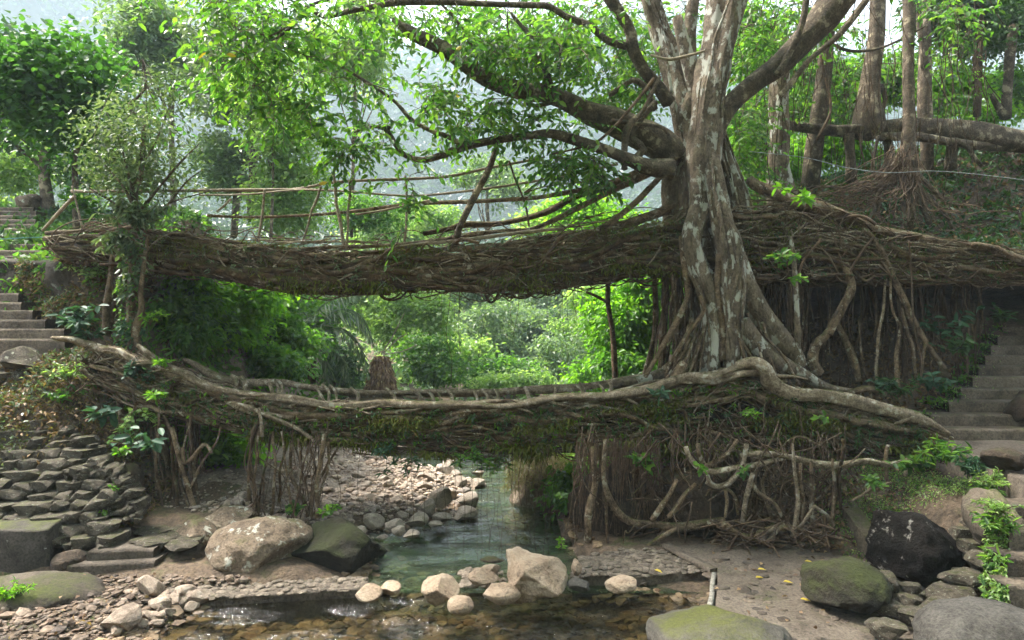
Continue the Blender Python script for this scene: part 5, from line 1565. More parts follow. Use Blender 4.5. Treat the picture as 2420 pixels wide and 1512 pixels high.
lst += [([(497, 1065, 4), (480, 1050, 4), (455, 1085, 4.5), (440, 1098, 5), (432, 1060, 5)], 10.4, 'root'), ([(405, 1010, 5), (425, 1100, 6), (448, 1160, 6), (470, 1228, 6)], 10.4, 'root'), ([(520, 1010, 2), (478, 1100, 3), (440, 1170, 3)], 10.4, 'root')]
standing('root_curtain', 'dense curtain of vertical roots standing left of the green thicket', lst)
lst = []
for (a, b, r) in [((607, 990), (590, 1235), 7), ((613, 975), (602, 1232), 5), ((622, 1010), (585, 1235), 5), ((648, 1020), (640, 1215), 4), ((675, 1010), (660, 1190), 4), ((685, 1020), (725, 1225), 6), ((705, 1030), (712, 1150), 4), ((720, 1035), (742, 1220), 5), ((765, 1030), (748, 1222), 8), ((775, 1040), (745, 1215), 5), ((800, 1040), (760, 1130), 4), ((640, 1025), (615, 1235), 3), ((660, 1020), (690, 1222), 4)]:
    m1 = ((a[0] + b[0]) / 2 + RG.normal() * 8, (a[1] + b[1]) / 2); r *= .72
    lst.append(([(a[0], a[1], r), (m1[0], m1[1], r * .9), (b[0], b[1], r * 1.2)], RG.uniform(10.35, 10.8), RG.choice(['root', 'rootd', 'root'])))
for k in range(34):
    u0 = RG.uniform(588, 790)
    if 640 < u0 < 650: continue
    u1 = 680 + (u0 - 690) * .75 + RG.normal() * 22
    q_ = RG.uniform(.5, 1.5); lst.append(([(u0, RG.uniform(990, 1040), q_), (u0 + RG.normal() * 14, 1080 + RG.normal() * 20, q_), ((u0 + u1) / 2 + RG.normal() * 20, 1150 + RG.normal() * 20, q_), (u1, RG.uniform(1190, 1235), q_)], RG.uniform(10.2, 10.9), 'thin'))
lst += [([(610, 965, 3), (612, 1000, 4), (618, 1030, 5)], 10.35, 'rail')]
standing('root_pillar', 'cluster of slim prop roots standing on the boulders below the lower bridge', lst)

# curtain under the right half of the lower bridge
lst = []
for k in range(62):
    u0 = RG.choice([RG.uniform(1370, 1480), RG.uniform(1480, 2000)], p=[.45, .55])
    vb = RG.uniform(1180, 1300) if u0 < 1500 else RG.uniform(1120, 1290)
    v0 = RG.uniform(1000, 1050)
    q_ = RG.uniform(.5, 1.9); lst.append(([(u0, v0, q_), (u0 + RG.normal() * 12, v0 * .66 + vb * .34, q_), (u0 + RG.normal() * 18, v0 * .33 + vb * .67, q_), (u0 + RG.normal() * 24, vb, q_)], RG.uniform(9.9, 10.8), RG.choice(['thin', 'rootd', 'root'], p=[.5, .3, .2])))
hand = [
    ([(1432, 1040, 5), (1428, 1120, 5), (1440, 1180, 7), (1470, 1220, 8), (1510, 1236, 9), (1560, 1238, 9), (1610, 1246, 10), (1660, 1240, 10), (1700, 1232, 9), (1712, 1234, 6)], 9.9, 'root'),
    ([(1500, 1298, 4), (1540, 1280, 5), (1580, 1264, 6), (1612, 1252, 6)], 9.8, 'root'),
    ([(1705, 1235, 8), (1740, 1258, 8), (1770, 1270, 8), (1800, 1262, 8), (1850, 1248, 7), (1900, 1256, 6)], 9.75, 'root'),
    ([(1620, 1058, 6), (1630, 1085, 6), (1660, 1110, 7), (1700, 1110, 7), (1740, 1105, 6), (1790, 1100, 6), (1830, 1088, 5), (1850, 1082, 4)], 9.9, 'rail'),
    ([(1669, 1120, 5), (1672, 1135, 6), (1690, 1148, 6), (1720, 1145, 6), (1748, 1120, 6), (1760, 1090, 5), (1764, 1050, 5)], 9.85, 'rail'),
    ([(1672, 1140, 4), (1690, 1155, 4), (1720, 1160, 4), (1740, 1180, 4), (1745, 1215, 4)], 9.85, 'root'),
    ([(1780, 1120, 6), (1772, 1150, 6), (1762, 1190, 6), (1755, 1235, 6)], 9.8, 'rail'),
    ([(1712, 1160, 4), (1722, 1190, 4), (1718, 1230, 4)], 9.8, 'root'),
    ([(1740, 1040, 5), (1712, 1080, 5), (1670, 1108, 6)], 9.9, 'root'),
    ([(1650, 1050, 6), (1652, 1080, 6), (1668, 1110, 5)], 9.95, 'root'),
    ([(1600, 1130, 5), (1585, 1165, 6), (1560, 1200, 7), (1540, 1230, 6)], 9.9, 'root'),
    ([(1640, 1140, 4), (1610, 1180, 5), (1575, 1225, 6)], 9.9, 'root'),
    ([(1400, 1060, 8), (1405, 1140, 8), (1395, 1200, 9), (1385, 1290, 9)], 10.0, 'root'),
    ([(1415, 1050, 4), (1430, 1140, 4), (1436, 1290, 4)], 9.95, 'rootd'),
    ([(1770, 1135, 5), (1790, 1160, 5), (1830, 1185, 4), (1850, 1220, 4)], 9.8, 'root'),
    ([(1750, 1078, 5), (1800, 1072, 7), (1870, 1080, 8), (1930, 1092, 9), (1990, 1098, 9), (2040, 1092, 8), (2090, 1098, 7), (2130, 1090, 5), (2148, 1085, 5), (2146, 1105, 5), (2135, 1125, 4)], 9.9, 'rail'),
    ([(1876, 1050, 3), (1876, 1120, 4), (1880, 1200, 5), (1876, 1270, 5)], 9.7, 'rail'),
    ([(1896, 1090, 3), (1900, 1160, 3), (1896, 1230, 4), (1890, 1285, 4)], 9.7, 'root'),
    ([(1915, 1090, 4), (1920, 1180, 6), (1926, 1290, 7)], 9.8, 'root'),
    ([(1970, 1090, 3), (1968, 1150, 4), (1962, 1230, 5)], 9.8, 'root'),
    ([(1930, 1050, 3), (1890, 1030, 3), (1835, 1090, 3), (1800, 1150, 4), (1820, 1240, 4)], 9.9, 'root'),
    ([(1990, 1040, 4), (1984, 1120, 4), (1980, 1200, 4)], 9.8, 'rootd'),
    ([(2100, 1050, 4), (2098, 1090, 4), (2102, 1160, 3)], 9.9, 'root'),
    ([(2015, 1180, 3), (2060, 1158, 4), (2110, 1148, 3)], 9.6, 'rail'),
    ([(1920, 1200, 3.5), (1900, 1230, 3.5), (1885, 1245, 3)], 9.6, 'rail'),
    ([(1920, 1200, 3.5), (1950, 1225, 4), (1968, 1250, 3)], 9.6, 'rail'),
    ([(1830, 1250, 5), (1812, 1262, 5), (1805, 1285, 5), (1830, 1262, 4), (1850, 1235, 4)], 9.6, 'rail'),
]
standing('root_curtain', 'tangled curtain of roots over the dark boulders under the right half of the lower bridge', lst + hand)
mb = MB(); mb2 = MB()
for k in range(300):
    u, v = RG.uniform(1490, 2010), RG.uniform(1050, 1270)
    if 1600 < u < 1730 and v > 1150 and RG.random() < .75: continue
    a = P(u, v, RG.uniform(9.8, 10.9)); L_ = RG.uniform(.2, .8)
    q = rdir(1, -.9, .8)[0] * np.array([1, .4, 1]) * L_
    tube(mb if k % 3 else mb2, [a - q, a - q * .3 + rdir(1)[0] * .08, a + q * .3 + rdir(1)[0] * .08, a + q], RG.uniform(.004, .015) * (1 + (k % 11 == 0)), sides=5, wob=.05, n=10)
kind(put('root_tangle', mb, M['thin']), 'stuff')
kind(put('root_tangle', mb2, M['root']), 'stuff')
# litter of dead sticks at its foot
mb = MB()
for k in range(150):
    u, v = RG.uniform(1690, 1960), RG.uniform(1235, 1298)
    z = .28 + (1298 - v) * .006
    d = RG.uniform(9.45, 10.1)
    a = P(u, v, d); q = rdir(1, .1, .4)[0] * RG.uniform(.1, .4)
    tube(mb, [a - q, a + rdir(1)[0] * .03, a + q], RG.uniform(.004, .016), sides=5, n=5)
kind(put('stick_litter', mb, M['thin']), 'stuff')
mb = MB()
for k in range(240):
    u = RG.uniform(1360, 1560); v0 = RG.uniform(1030, 1060); l = RG.uniform(60, 260)
    d = RG.uniform(9.9, 10.6)
    a = P(u, v0, d)
    tube(mb, [a, a + [RG.normal() * .04, 0, -PX(l * .5, d)], a + [RG.normal() * .07, 0, -PX(l, d)]], RG.uniform(.002, .005), sides=4, n=6, cap=False)
kind(put('hanging_rootlets', mb, M['thin']), 'stuff')

# roots in the cave mouth on the right
lst = [
    ([(2040, 540, 5), (2064, 567, 6), (2088, 613, 8), (2124, 683, 9), (2159, 754, 9), (2194, 817, 8), (2229, 873, 6)], 11.6, 'root'),
    ([(1997, 620, 9), (2008, 660, 9), (2011, 690, 9), (1983, 740, 9), (1955, 789, 10), (1930, 812, 12), (1920, 852, 13), (1935, 880, 12)], 11.6, 'root'),
    ([(2005, 670, 6), (1990, 730, 8), (1975, 760, 8), (1960, 790, 8)], 11.55, 'root'),
    ([(1867, 560, 4.5), (1874, 630, 5.5), (1884, 754, 6), (1886, 842, 6.5), (1890, 870, 7)], 11.5, 'bark'),
    ([(1979, 764, 6), (1998, 810, 7), (2018, 859, 8), (2030, 900, 6)], 11.9, 'root'),
    ([(2088, 640, 2.5), (2083, 750, 3), (2078, 850, 3), (2070, 943, 3.5)], 11.7, 'rail'),
    ([(2106, 660, 3), (2112, 740, 3), (2124, 789, 4), (2115, 850, 5), (2122, 900, 6), (2128, 930, 6)], 11.6, 'root'),
    ([(2131, 726, 4), (2140, 780, 5), (2156, 830, 5), (2166, 870, 4), (2172, 920, 4)], 11.55, 'root'),
    ([(2148, 570, 2), (2155, 660, 2.2), (2160, 780, 2.2), (2172, 860, 2.5), (2170, 930, 3)], 11.5, 'thin'),
    ([(2187, 817, 4), (2175, 870, 4), (2170, 920, 3)], 11.5, 'root'),
    ([(2220, 640, 2), (2212, 720, 2), (2200, 800, 3), (2192, 830, 3)], 12.0, 'rootd'),
    ([(2262, 650, 2.2), (2255, 700, 2.2), (2248, 760, 2)], 12.0, 'rootd'),
    ([(2050, 690, 2.5), (2070, 760, 3), (2088, 850, 3), (2100, 930, 3)], 12.2, 'rootd'),
    ([(2030, 760, 2), (2036, 850, 3), (2048, 900, 3), (2060, 940, 3)], 11.8, 'root'),
    ([(1940, 560, 3), (1900, 600, 3), (1880, 660, 3)], 11.5, 'thin'),
    ([(2135, 800, 5), (2138, 870, 6), (2140, 930, 6)], 11.9, 'rootd'),
    ([(2168, 660, 1.5), (2168, 780, 1.5), (2171, 900, 1.5)], 12.6, 'rootd'),
]
for k in range(110):
    u0 = RG.uniform(1780, 2330); v1 = RG.uniform(760, 930)
    m1 = u0 + RG.normal() * 10
    lst.append(([(u0, RG.uniform(625, 650), RG.uniform(.7, 2)), (m1, 720, RG.uniform(.7, 2)), (m1 + RG.normal() * 12, v1, RG.uniform(.6, 1.8))], RG.uniform(11.8, 13.6), RG.choice(['thin', 'rootd', 'root'], p=[.5, .35, .15])))
standing('root_curtain', 'slanting and hanging roots in front of the dark hollow under the right bridge end', lst)
lst = []
for k in range(70):
    u0 = RG.uniform(1560, 1640) if k < 30 else RG.uniform(1770, 1900)
    lst.append(([(u0, RG.uniform(600, 650), RG.uniform(1, 3)), (u0 + RG.normal() * 5, 740, RG.uniform(1, 3)), (u0 + RG.normal() * 12, RG.uniform(820, 900), RG.uniform(1, 3))], RG.uniform(11.5, 12.8), RG.choice(['thin', 'rootd', 'root'])))
standing('aerial_roots', 'fine aerial roots hanging beside the main trunk', lst)
# long threads hanging down to the pool
t = thing('aerial_roots', 'long thread-like aerial roots hanging over the green pool', 'roots', P(1200, 1060, 10.8))
for (u, v0, v1) in [(1060, 700, 915), (1085, 690, 840), (1050, 1050, 1290), (1095, 1050, 1310), (1125, 1050, 1325), (1155, 1050, 1300), (1180, 1060, 1330), (1185, 1060, 1310), (1120, 1050, 1240), (1140, 1060, 1350), (1210, 1060, 1320), (1235, 1050, 1250), (1010, 1050, 1290), (975, 1050, 1270), (1290, 1060, 1350), (1282, 1060, 1310), (905, 1040, 1200), (850, 1060, 1190), (1075, 1050, 1360), (1300, 1060, 1260), (1135, 680, 860), (1160, 1050, 1280), (1250, 1050, 1330), (1030, 1050, 1190), (1220, 660, 800), (1330, 660, 860), (1355, 640, 760), (1270, 1100, 1300)]:
    d = RG.uniform(9.9, 10.9) if v1 < 1300 else RG.uniform(9.4, 9.9)
    mb = MB(); tube(mb, [P(u, v0 - 25, d), P(u + RG.normal() * 3, (v0 + v1) / 2, d), P(u + RG.normal() * 6, v1, d)], .0035, sides=4, wob=.03, n=18)
    put('root_thread', mb, M['rootd'], t)

# ------------------------------------------------------------------ grove of fused trunks on the right slope
def stem(t, name, pts, d, m='bark2', sides=14, gn=.14):
    return limb(t, name, pts, d, M[m], sides=sides, gn=gn)
gv = thing('fig_tree', 'row of fused fig trunks joined by one thick horizontal trunk on the right slope', 'tree', (9, 14.5, 6.5))
stem(gv, 'horizontal_trunk', [(1828, 285, 13, 14.2), (1870, 296, 12, 14.2), (1913, 302, 12, 14.2), (1990, 309, 13, 14.3), (2071, 305, 18, 14.4), (2159, 299, 21, 14.5), (2299, 312, 25, 14.7), (2370, 327, 24, 14.8), (2470, 345, 24, 15)], 14.2, 'bark2', 20, .14)
stem(gv, 'horizontal_trunk', [(2080, 325, 10, 14.2), (2160, 322, 11, 14.2), (2240, 335, 10, 14.4), (2330, 345, 10, 14.7), (2440, 352, 8, 14.9)], 14.2, 'bark2')
stem(gv, 'trunk', [(2150, -60, 15), (2148, 0, 15), (2146, 141, 13), (2148, 281, 13), (2145, 320, 14), (2145, 369, 17), (2150, 430, 22)], 13.4)
for q in ([(2150, 400, 12), (2175, 470, 9), (2196, 530, 6)], [(2150, 400, 14), (2155, 470, 10), (2150, 540, 7)], [(2148, 380, 12), (2120, 420, 10), (2070, 450, 6), (2000, 445, 4), (1950, 440, 3)], [(2145, 340, 9), (2110, 395, 8), (2085, 425, 7), (2070, 500, 5)], [(2152, 410, 10), (2170, 450, 8), (2230, 500, 6), (2250, 540, 4)], [(2150, 400, 9), (2185, 430, 6), (2225, 470, 4)]):
    stem(gv, 'root', q, 13.3, 'bark2', 10, .2)
stem(gv, 'trunk', [(2078, -60, 17), (2074, 0, 17), (2071, 88, 18), (2058, 180, 21), (2053, 240, 25), (2053, 290, 36), (2053, 322, 30)], 14.4, 'bark2', 18)
stem(gv, 'trunk', [(1990, -60, 14), (1975, 0, 14), (1955, 70, 16), (1948, 176, 17), (1934, 281, 18), (1923, 352, 18), (1913, 440, 20)], 15.0, 'bark2')
stem(gv, 'trunk', [(1850, 140, 18), (1842, 193, 20), (1839, 264, 20), (1842, 316, 20), (1835, 387, 22), (1842, 457, 30), (1850, 500, 34)], 13.8, 'bark', 18, .2)
stem(gv, 'trunk', [(2186, -60, 9), (2187, 0, 9), (2187, 123, 14), (2183, 246, 16), (2190, 352, 13), (2190, 420, 14)], 15.0, 'bark2')
stem(gv, 'trunk', [(2160, -60, 6), (2165, 20, 6), (2180, 100, 8), (2185, 160, 8)], 14.9, 'bark2')
stem(gv, 'trunk', [(2005, 318, 12), (2008, 360, 10), (2011, 430, 13)], 14.3, 'bark2')
stem(gv, 'trunk', [(2095, 320, 10), (2100, 360, 12), (2104, 420, 15)], 14.3, 'bark2')
stem(gv, 'trunk', [(2254, 330, 14), (2248, 360, 12), (2245, 400, 14)], 14.6, 'bark2')
stem(gv, 'root', [(2262, 335, 8), (2290, 350, 7), (2300, 370, 6), (2320, 392, 4)], 14.4, 'bark2')
stem(gv, 'root', [(2068, 300, 5), (2090, 240, 5), (2080, 200, 6)], 14.5, 'bark2')
stem(gv, 'root', [(1930, 330, 3), (1962, 260, 3), (1950, 180, 3), (1938, 130, 3)], 13.9, 'thin')
stem(gv, 'root', [(2075, 320, 4), (2062, 400, 5), (2090, 440, 6)], 13.9, 'bark2')
stem(gv, 'branch', [(1950, 95, 3), (2010, 120, 4), (2090, 110, 3), (2190, 60, 2)], 14.0, 'bark2')
mb = MB()
for k in range(200):   # vines and aerial roots hanging through the grove
    u = RG.uniform(1790, 2330); v0 = RG.uniform(-40, 330); l = RG.uniform(60, 260)
    d = RG.uniform(12.6, 15); a = P(u, v0, d)
    q = RG.normal() * .2
    tube(mb, [a, a + [q * .5, 0, -PX(l * .5, d)], a + [q, 0, -PX(l, d)]], RG.uniform(.003, .010), sides=4, wob=.04, n=10)
tangle(gv, 'hanging_rootlets', mb, M['rootd'])
mb = MB()
for k in range(110):   # fine roots trailing from the straight stem down over the slope
    u0, v0 = RG.uniform(2100, 2170), RG.uniform(340, 430)
    u1 = u0 - abs(RG.normal()) * 190; v1 = RG.uniform(425, 470) + RG.exponential(24)
    if k % 4 == 0: u1 = u0 + abs(RG.normal()) * 90; v1 += 40
    tube(mb, [P(u0, v0, 13.2), P(u0 * .7 + u1 * .3, (v0 + v1) / 2 + 10, 13.0), P(u0 * .35 + u1 * .65, v1, 12.8), P(u1, v1 + RG.uniform(-4, 14), 12.6)], RG.uniform(.004, .011), sides=4, wob=.04, n=14)
tangle(gv, 'root_tangle', mb, M['thin'])
for (nm, lab, pts, d) in [('bare_tree', 'slim dark bare trunk rising at the upper right beyond the fused trunks', [(2313, -60, 9), (2313, 0, 9), (2310, 141, 9), (2308, 275, 8)], 16.5),
                     ('shaggy_tree', 'thin grey trunk with shaggy leaves between the fused trunks and the dark bare trunk', [(2230, 40, 5), (2235, 140, 6), (2238, 275, 6)], 18)]:
    p, r = path(pts, d); t = thing(nm, lab, 'tree', p[-1]); mb = MB(); tube(mb, p, r, sides=12); put('trunk', mb, M['rootd'], t)
    mb = MB(); n = 260; k = RG.uniform(0, 1, n) * (len(p) - 1.01); i0 = k.astype(int); B = p[i0] + (p[i0 + 1] - p[i0]) * (k - i0)[:, None]
    leaves(mb, B + RG.normal(size=(n, 3)) * (.03 if d < 17 else .22), rdir(n, -1.2, .6), .22, .03, simple=True); put('hanging_leaves', mb, M['lgrey' if d > 17 else 'ldry'], t)
t = thing('tree', 'leaning grey tree with dark crown in the top right corner', 'tree', P(2378, 290, 17))
limb(t, 'trunk', [(2395, 60, 9), (2384, 140, 10), (2380, 200, 10), (2376, 280, 12)], 17, M['bark2'])
limb(t, 'branch', [(2330, 200, 4), (2350, 240, 6), (2368, 270, 8)], 17, M['bark2'])
mb = MB(); crown(mb, P(2390, 90, 17), (1.5, 1.5, 1.6), 120, 34, .13, spread=.22); put('crown', mb, M['ldark'], t)

mb = MB()
for k in range(34):  # unseen leaf clumps overhead, added to shade the foreground
    c = np.array([RG.uniform(-9, 13), RG.uniform(-1, 9), RG.uniform(9.5, 13)])
    if c[2] < 4.3 + .52 * c[1] + 1.0: c[2] = 5.5 + .52 * c[1] + RG.uniform(0, 2)
    crown(mb, c, (1.9, 1.9, .8), 26, 22, .24, spread=.35, shell=.2)
shading_crown = mb

# cable
mb = MB(); p, r = path([(1772, 358, .5, 11), (1900, 372, .5, 11.3), (2000, 396, .5, 11.6), (2100, 408, .5, 12), (2200, 404, .6, 12), (2310, 412, .6, 12), (2440, 428, .7, 12)], 12)
tube(mb, p, np.full(len(p), .006), sides=5, gn=0, n=40)
tag(put('cable', mb, M['cable'], base=p[0]), 'pale thin cable stretched across the right slope', 'cable')
mb = MB(); p, r = path([(-20, 566, .8), (60, 562, .8), (130, 560, .8)], 12.6); tube(mb, p, np.full(3, .01), sides=6, gn=0, n=10)
tag(put('water_pipe', mb, M['pipe'] if 'pipe' in M else M['cable'], base=p[0]), 'thin blue-green pipe lying on the ledge at the left end of the upper bridge', 'pipe')

# ------------------------------------------------------------------ canopy of the fig: branching twigs and leaf sprays
nodes = [np.array(NODES)]
def region(n, u0, u1, v0, v1, d0, d1):
    return np.stack([(RG.uniform(u0, u1, n) - CX), RG.uniform(v0, v1, n), RG.uniform(d0, d1, n)], 1)
tg = []
def reg(n, poly, d0, d1):
    for _ in range(n):
        w = RG.dirichlet(np.ones(len(poly)) * .38)
        u = sum(a * p[0] for a, p in zip(w, poly)); v = sum(a * p[1] for a, p in zip(w, poly))
        tg.append(P(u, v, RG.uniform(d0, d1)))
reg(120, [(470, -20), (640, 0), (1000, 0), (600, 140), (500, 200)], 9.2, 11)
reg(100, [(560, 60), (900, 60), (1040, 200), (640, 300), (560, 240), (720, 320)], 9.4, 11.6)
reg(44, [(640, 300), (980, 250), (1000, 400), (780, 370), (850, 330)], 10.2, 11.8)
reg(10, [(880, 400), (1010, 400), (960, 520), (1000, 470)], 10.6, 11.6)
reg(250, [(900, 0), (1450, 0), (1240, 190), (1050, 100), (1460, 200), (1350, 100)], 10.2, 12.8)
reg(100, [(1000, 200), (1240, 240), (1120, 330), (980, 260), (1420, 300)], 10.4, 12)
reg(60, [(1230, 320), (1420, 370), (1440, 440), (1300, 400)], 10.8, 11.9)
reg(110, [(1000, 0), (1300, 0), (1440, 0), (1440, 130), (1150, 130)], 12.5, 14.5)
reg(60, [(1740, 180), (1900, 100), (2040, 60), (1900, 280)], 15.5, 18)
reg(190, [(1440, 0), (1660, 0), (1560, 190), (1400, 230), (1500, 300)], 12.3, 14.5)
reg(110, [(1740, 0), (1900, 0), (1980, 60), (1760, 180), (1740, 120)], 12.4, 15)
reg(80, [(1730, 250), (1820, 200), (1880, 180), (1780, 420), (1820, 380)], 14.2, 16.5)
reg(80, [(1880, 150), (2060, 120), (2040, 280), (1900, 290)], 15.4, 18)
reg(26, [(2180, 0), (2300, 0), (2200, 60), (2280, 80)], 12.6, 14)
reg(60, [(1720, 260), (1800, 260), (1800, 420), (1720, 440)], 12.2, 13.5)
reg(80, [(2180, 150), (2300, 60), (2280, 260), (2200, 270)], 15.5, 18)
reg(200, [(300, -60), (2600, -60), (600, -600), (2600, -600)], 8.0, 12.5)  # sprays above the frame, added for their shade
tg = np.array(tg)
seed_nodes = np.array(NODES)
dist = np.array([np.min(np.linalg.norm(seed_nodes - p, axis=1)) for p in tg])
order = np.argsort(dist)
pool = list(seed_nodes)
pool_a = np.zeros((len(seed_nodes) + len(tg) * 4, 3)); pool_a[:len(seed_nodes)] = seed_nodes; pn = len(seed_nodes)
tw, lf = MB(), MB()
lB, lD, lL = [], [], []
for i in order:
    p = tg[i]
    dd = np.linalg.norm(pool_a[:pn] - p, axis=1)
    j = int(np.argmin(dd)); q = pool_a[j]; L = dd[j]
    if L > 0.08:
        mid = (p + q) / 2 + rdir(1)[0] * L * .12 + np.array([0, 0, .08 * L])
        if L > .9:
            m1 = q * .7 + p * .3 + rdir(1)[0] * L * .08; m2 = q * .3 + p * .7 + rdir(1)[0] * L * .08
            pts = [q, m1, m2, p]
        else:
            pts = [q, mid, p]
        r0 = .005 + .0075 * min(L, 2.2)
        C, R = tube(tw, pts, np.linspace(r0, .004, len(pts)), sides=5, n=max(5, int(L / .16)), cap=False)
        for c in C[1::2][:4]:
            if pn < len(pool_a): pool_a[pn] = c; pn += 1
    # spray: drooping shoot with alternate leaves
    for s_ in range(RG.integers(1, 3)):
        d0 = rdir(1, -.25, .6)[0]; l = RG.uniform(.35, .85); m = RG.integers(7, 13)
        tt = np.linspace(.15, 1, m)
        c = p + d0 * l * tt[:, None] + np.array([0, 0, -1]) * (.25 * l * tt ** 2)[:, None]
        tube(tw, [p, c[m // 2], c[-1]], [.004, .003, .002], sides=4, n=5, cap=False)
        side = nrm(np.cross(d0, [0, 0, 1.0])[None])[0]
        sg = np.where(np.arange(m) % 2, 1, -1)[:, None]
        lB.append(c); lD.append(d0 * .6 + side * sg * .8 + np.array([0, 0, -.45]) + RG.normal(size=(m, 3)) * .35)
        lL.append(np.full(m, RG.uniform(.11, .17)))
lB, lD, lL = np.concatenate(lB), np.concatenate(lD), np.concatenate(lL)
lL = lL * RG.uniform(.7, 1.15, len(lL))
leaves(lf, lB, lD, lL, lL * .5, N=RG.normal(size=(len(lB), 3)) * .5 + np.array([0, -.25, .9]))
put('twigs', tw, M['bark2'], fig)['kind'] = 'stuff'
put('foliage', lf, M['lfig'], fig)['kind'] = 'stuff'
put('foliage', shading_crown, M['lfig'], fig)['kind'] = 'stuff'
k = RG.choice(len(lB), 46, replace=False)
lf = MB(); leaves(lf, lB[k] + RG.normal(size=(46, 3)) * .05, lD[k], .15, .065)
put('yellowed_leaves', lf, M['lyellow'], fig)['kind'] = 'stuff'

# ------------------------------------------------------------------ trees and thickets
def tree(name, label, u, v, d, ru, rv, leaf, L, ncl, per, trunk=None, cat='tree', group=None, spread=.3, base_v=None, tmat='bark2', wl=.5, up=-.35, lobes=4, shell=.35, rdep=None):
    c = P(u, v, d)
    base = P(trunk[-1][0], trunk[-1][1], d) if trunk else P(u, base_v or v + rv, d)
    t = thing(name, label, cat, base, group)
    rx, rz = PX(ru, d), PX(rv, d); ry = rdep or min(rx, rz) * .9
    mb = MB()
    if lobes:
        g = np.random.default_rng(int(u * 7 + v))
        tot = 0
        for i in range(lobes):
            a = g.uniform(0, 6.28); q = g.uniform(.25, .6 if lobes < 6 else .85)
            cc = c + np.array([math.cos(a) * rx * q, g.uniform(-.5, .5) * ry, math.sin(a) * rz * q])
            s = g.uniform(.5, .72) if lobes < 6 else g.uniform(.28, .6)
            crown(mb, cc, (rx * s, ry * s, rz * s), max(3, ncl // lobes), per, L, spread=spread, wl=wl, up=up, shell=shell, simple=d > 17)
    else:
        crown(mb, c, (rx, ry, rz), ncl, per, L, spread=spread, wl=wl, up=up, shell=shell)
    put('crown', mb, M[leaf], t)
    if trunk:
        limb(t, 'trunk', trunk, d, M[tmat], sides=10)
        top = P(trunk[0][0], trunk[0][1], d)
        mb = MB()
        for i in range(9):
            e = c + rdir(1, .2)[0] * np.array([rx, ry, rz]) * .75
            st = P(*trunk[min(1, len(trunk) - 1)][:2], d) if i % 2 else top
            tube(mb, [st, (st + e) / 2 + rdir(1)[0] * .15 * rx, e], [PX(trunk[0][2] * .6, d), PX(trunk[0][2] * .4, d), PX(.6, d)], sides=5, cap=False)
        kind(put('branches', mb, M[tmat], t), 'stuff')
    return t
# left
tree('broadleaf_tree', 'dark green broad-leaved tree spreading over the top left stairs', 130, 225, 14.5, 215, 175, 'lmid', .15, 200, 32, trunk=[(205, 210, 4), (215, 290, 5), (180, 360, 6), (178, 440, 7), (180, 540, 8)], wl=.85, spread=.3, up=-.2)
tree('broadleaf_tree', 'darker tree with thick forked trunk behind the top left stairs', 70, 250, 19, 170, 120, 'ldark', .2, 130, 34, trunk=[(112, 330, 10), (104, 400, 12), (112, 470, 14), (115, 520, 14)], wl=.8)
tr = tree('slender_tree', 'slender small-leaved tree growing from the left end of the upper bridge', 325, 320, 11.3, 165, 185, 'lgrey', .095, 190, 20, trunk=[(337, 140, 2), (345, 200, 3), (327, 228, 3), (306, 250, 4), (332, 288, 5), (339, 299, 5), (337, 352, 6), (330, 422, 7), (316, 450, 9), (320, 540, 10)], spread=.24, lobes=9, rdep=1.0, shell=.2)
for q in [[(320, 500, 4), (290, 440, 3), (240, 380, 2), (220, 330, 1)], [(322, 510, 5), (370, 450, 3), (420, 390, 2.5), (470, 340, 1.2)], [(325, 520, 4), (380, 500, 3), (440, 430, 2), (480, 400, 1)], [(318, 480, 4), (300, 400, 3), (280, 330, 2), (250, 260, 1)], [(322, 520, 4), (350, 520, 4), (400, 480, 2), (500, 450, 1)], [(318, 520, 4), (270, 480, 3), (220, 450, 2), (190, 430, 1)], [(332, 400, 3), (370, 330, 2), (400, 250, 1)]]:
    limb(tr, 'branch', q, 11.2, M['bark2'], sides=7)
tree('tall_tree', 'tall hazy grey-green tree right of the dark broad-leaved tree', 400, 110, 25, 130, 150, 'lhaze', .24, 230, 34, trunk=[(410, 100, 4), (405, 300, 6), (410, 500, 7)], group=None)
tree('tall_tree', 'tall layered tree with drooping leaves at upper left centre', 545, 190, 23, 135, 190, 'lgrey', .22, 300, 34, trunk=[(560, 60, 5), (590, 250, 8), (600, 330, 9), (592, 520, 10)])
tree('tall_tree', 'dark leaning tree trunk with sparse crown behind the left handrail', 560, 400, 24, 105, 110, 'lhaze', .2, 130, 30, trunk=[(600, 330, 7), (575, 390, 9), (560, 460, 9), (552, 560, 9)])
tree('bushy_tree', 'pale feathery tree between the two left trunks above the bridge', 640, 300, 21, 95, 130, 'lyel', .17, 160, 34, trunk=[(640, 300, 2), (645, 420, 3), (640, 560, 4)])
tree('bushy_tree', 'light green tree at the far left edge behind the stairs', 20, 400, 21, 110, 70, 'lyel', .16, 110, 34, base_v=500)
tree('bushy_tree', 'pale green shrubby tree behind the left pole handrails', 230, 420, 19, 150, 75, 'lfig', .15, 110, 30, base_v=520)
tree('bushy_tree', 'bright yellow-green tree in the gap left of the fig limbs', 830, 130, 26, 130, 130, 'lyel', .22, 220, 34, trunk=[(840, 130, 3), (835, 350, 4), (830, 560, 5)])
tree('bushy_tree', 'bright green tree behind the left part of the upper bridge', 700, 480, 22, 120, 100, 'lyel', .17, 210, 34, base_v=600)
tree('bushy_tree', 'small green tree with thin dark trunk behind the middle poles', 880, 490, 26, 95, 75, 'lfig', .18, 120, 32, base_v=600)
tree('hazy_tree', 'pale hazy tree with open branches left of the main trunk beyond the bridge', 1150, 455, 38, 110, 70, 'lhaze', .26, 120, 30, trunk=[(1150, 440, 3), (1155, 560, 4)])
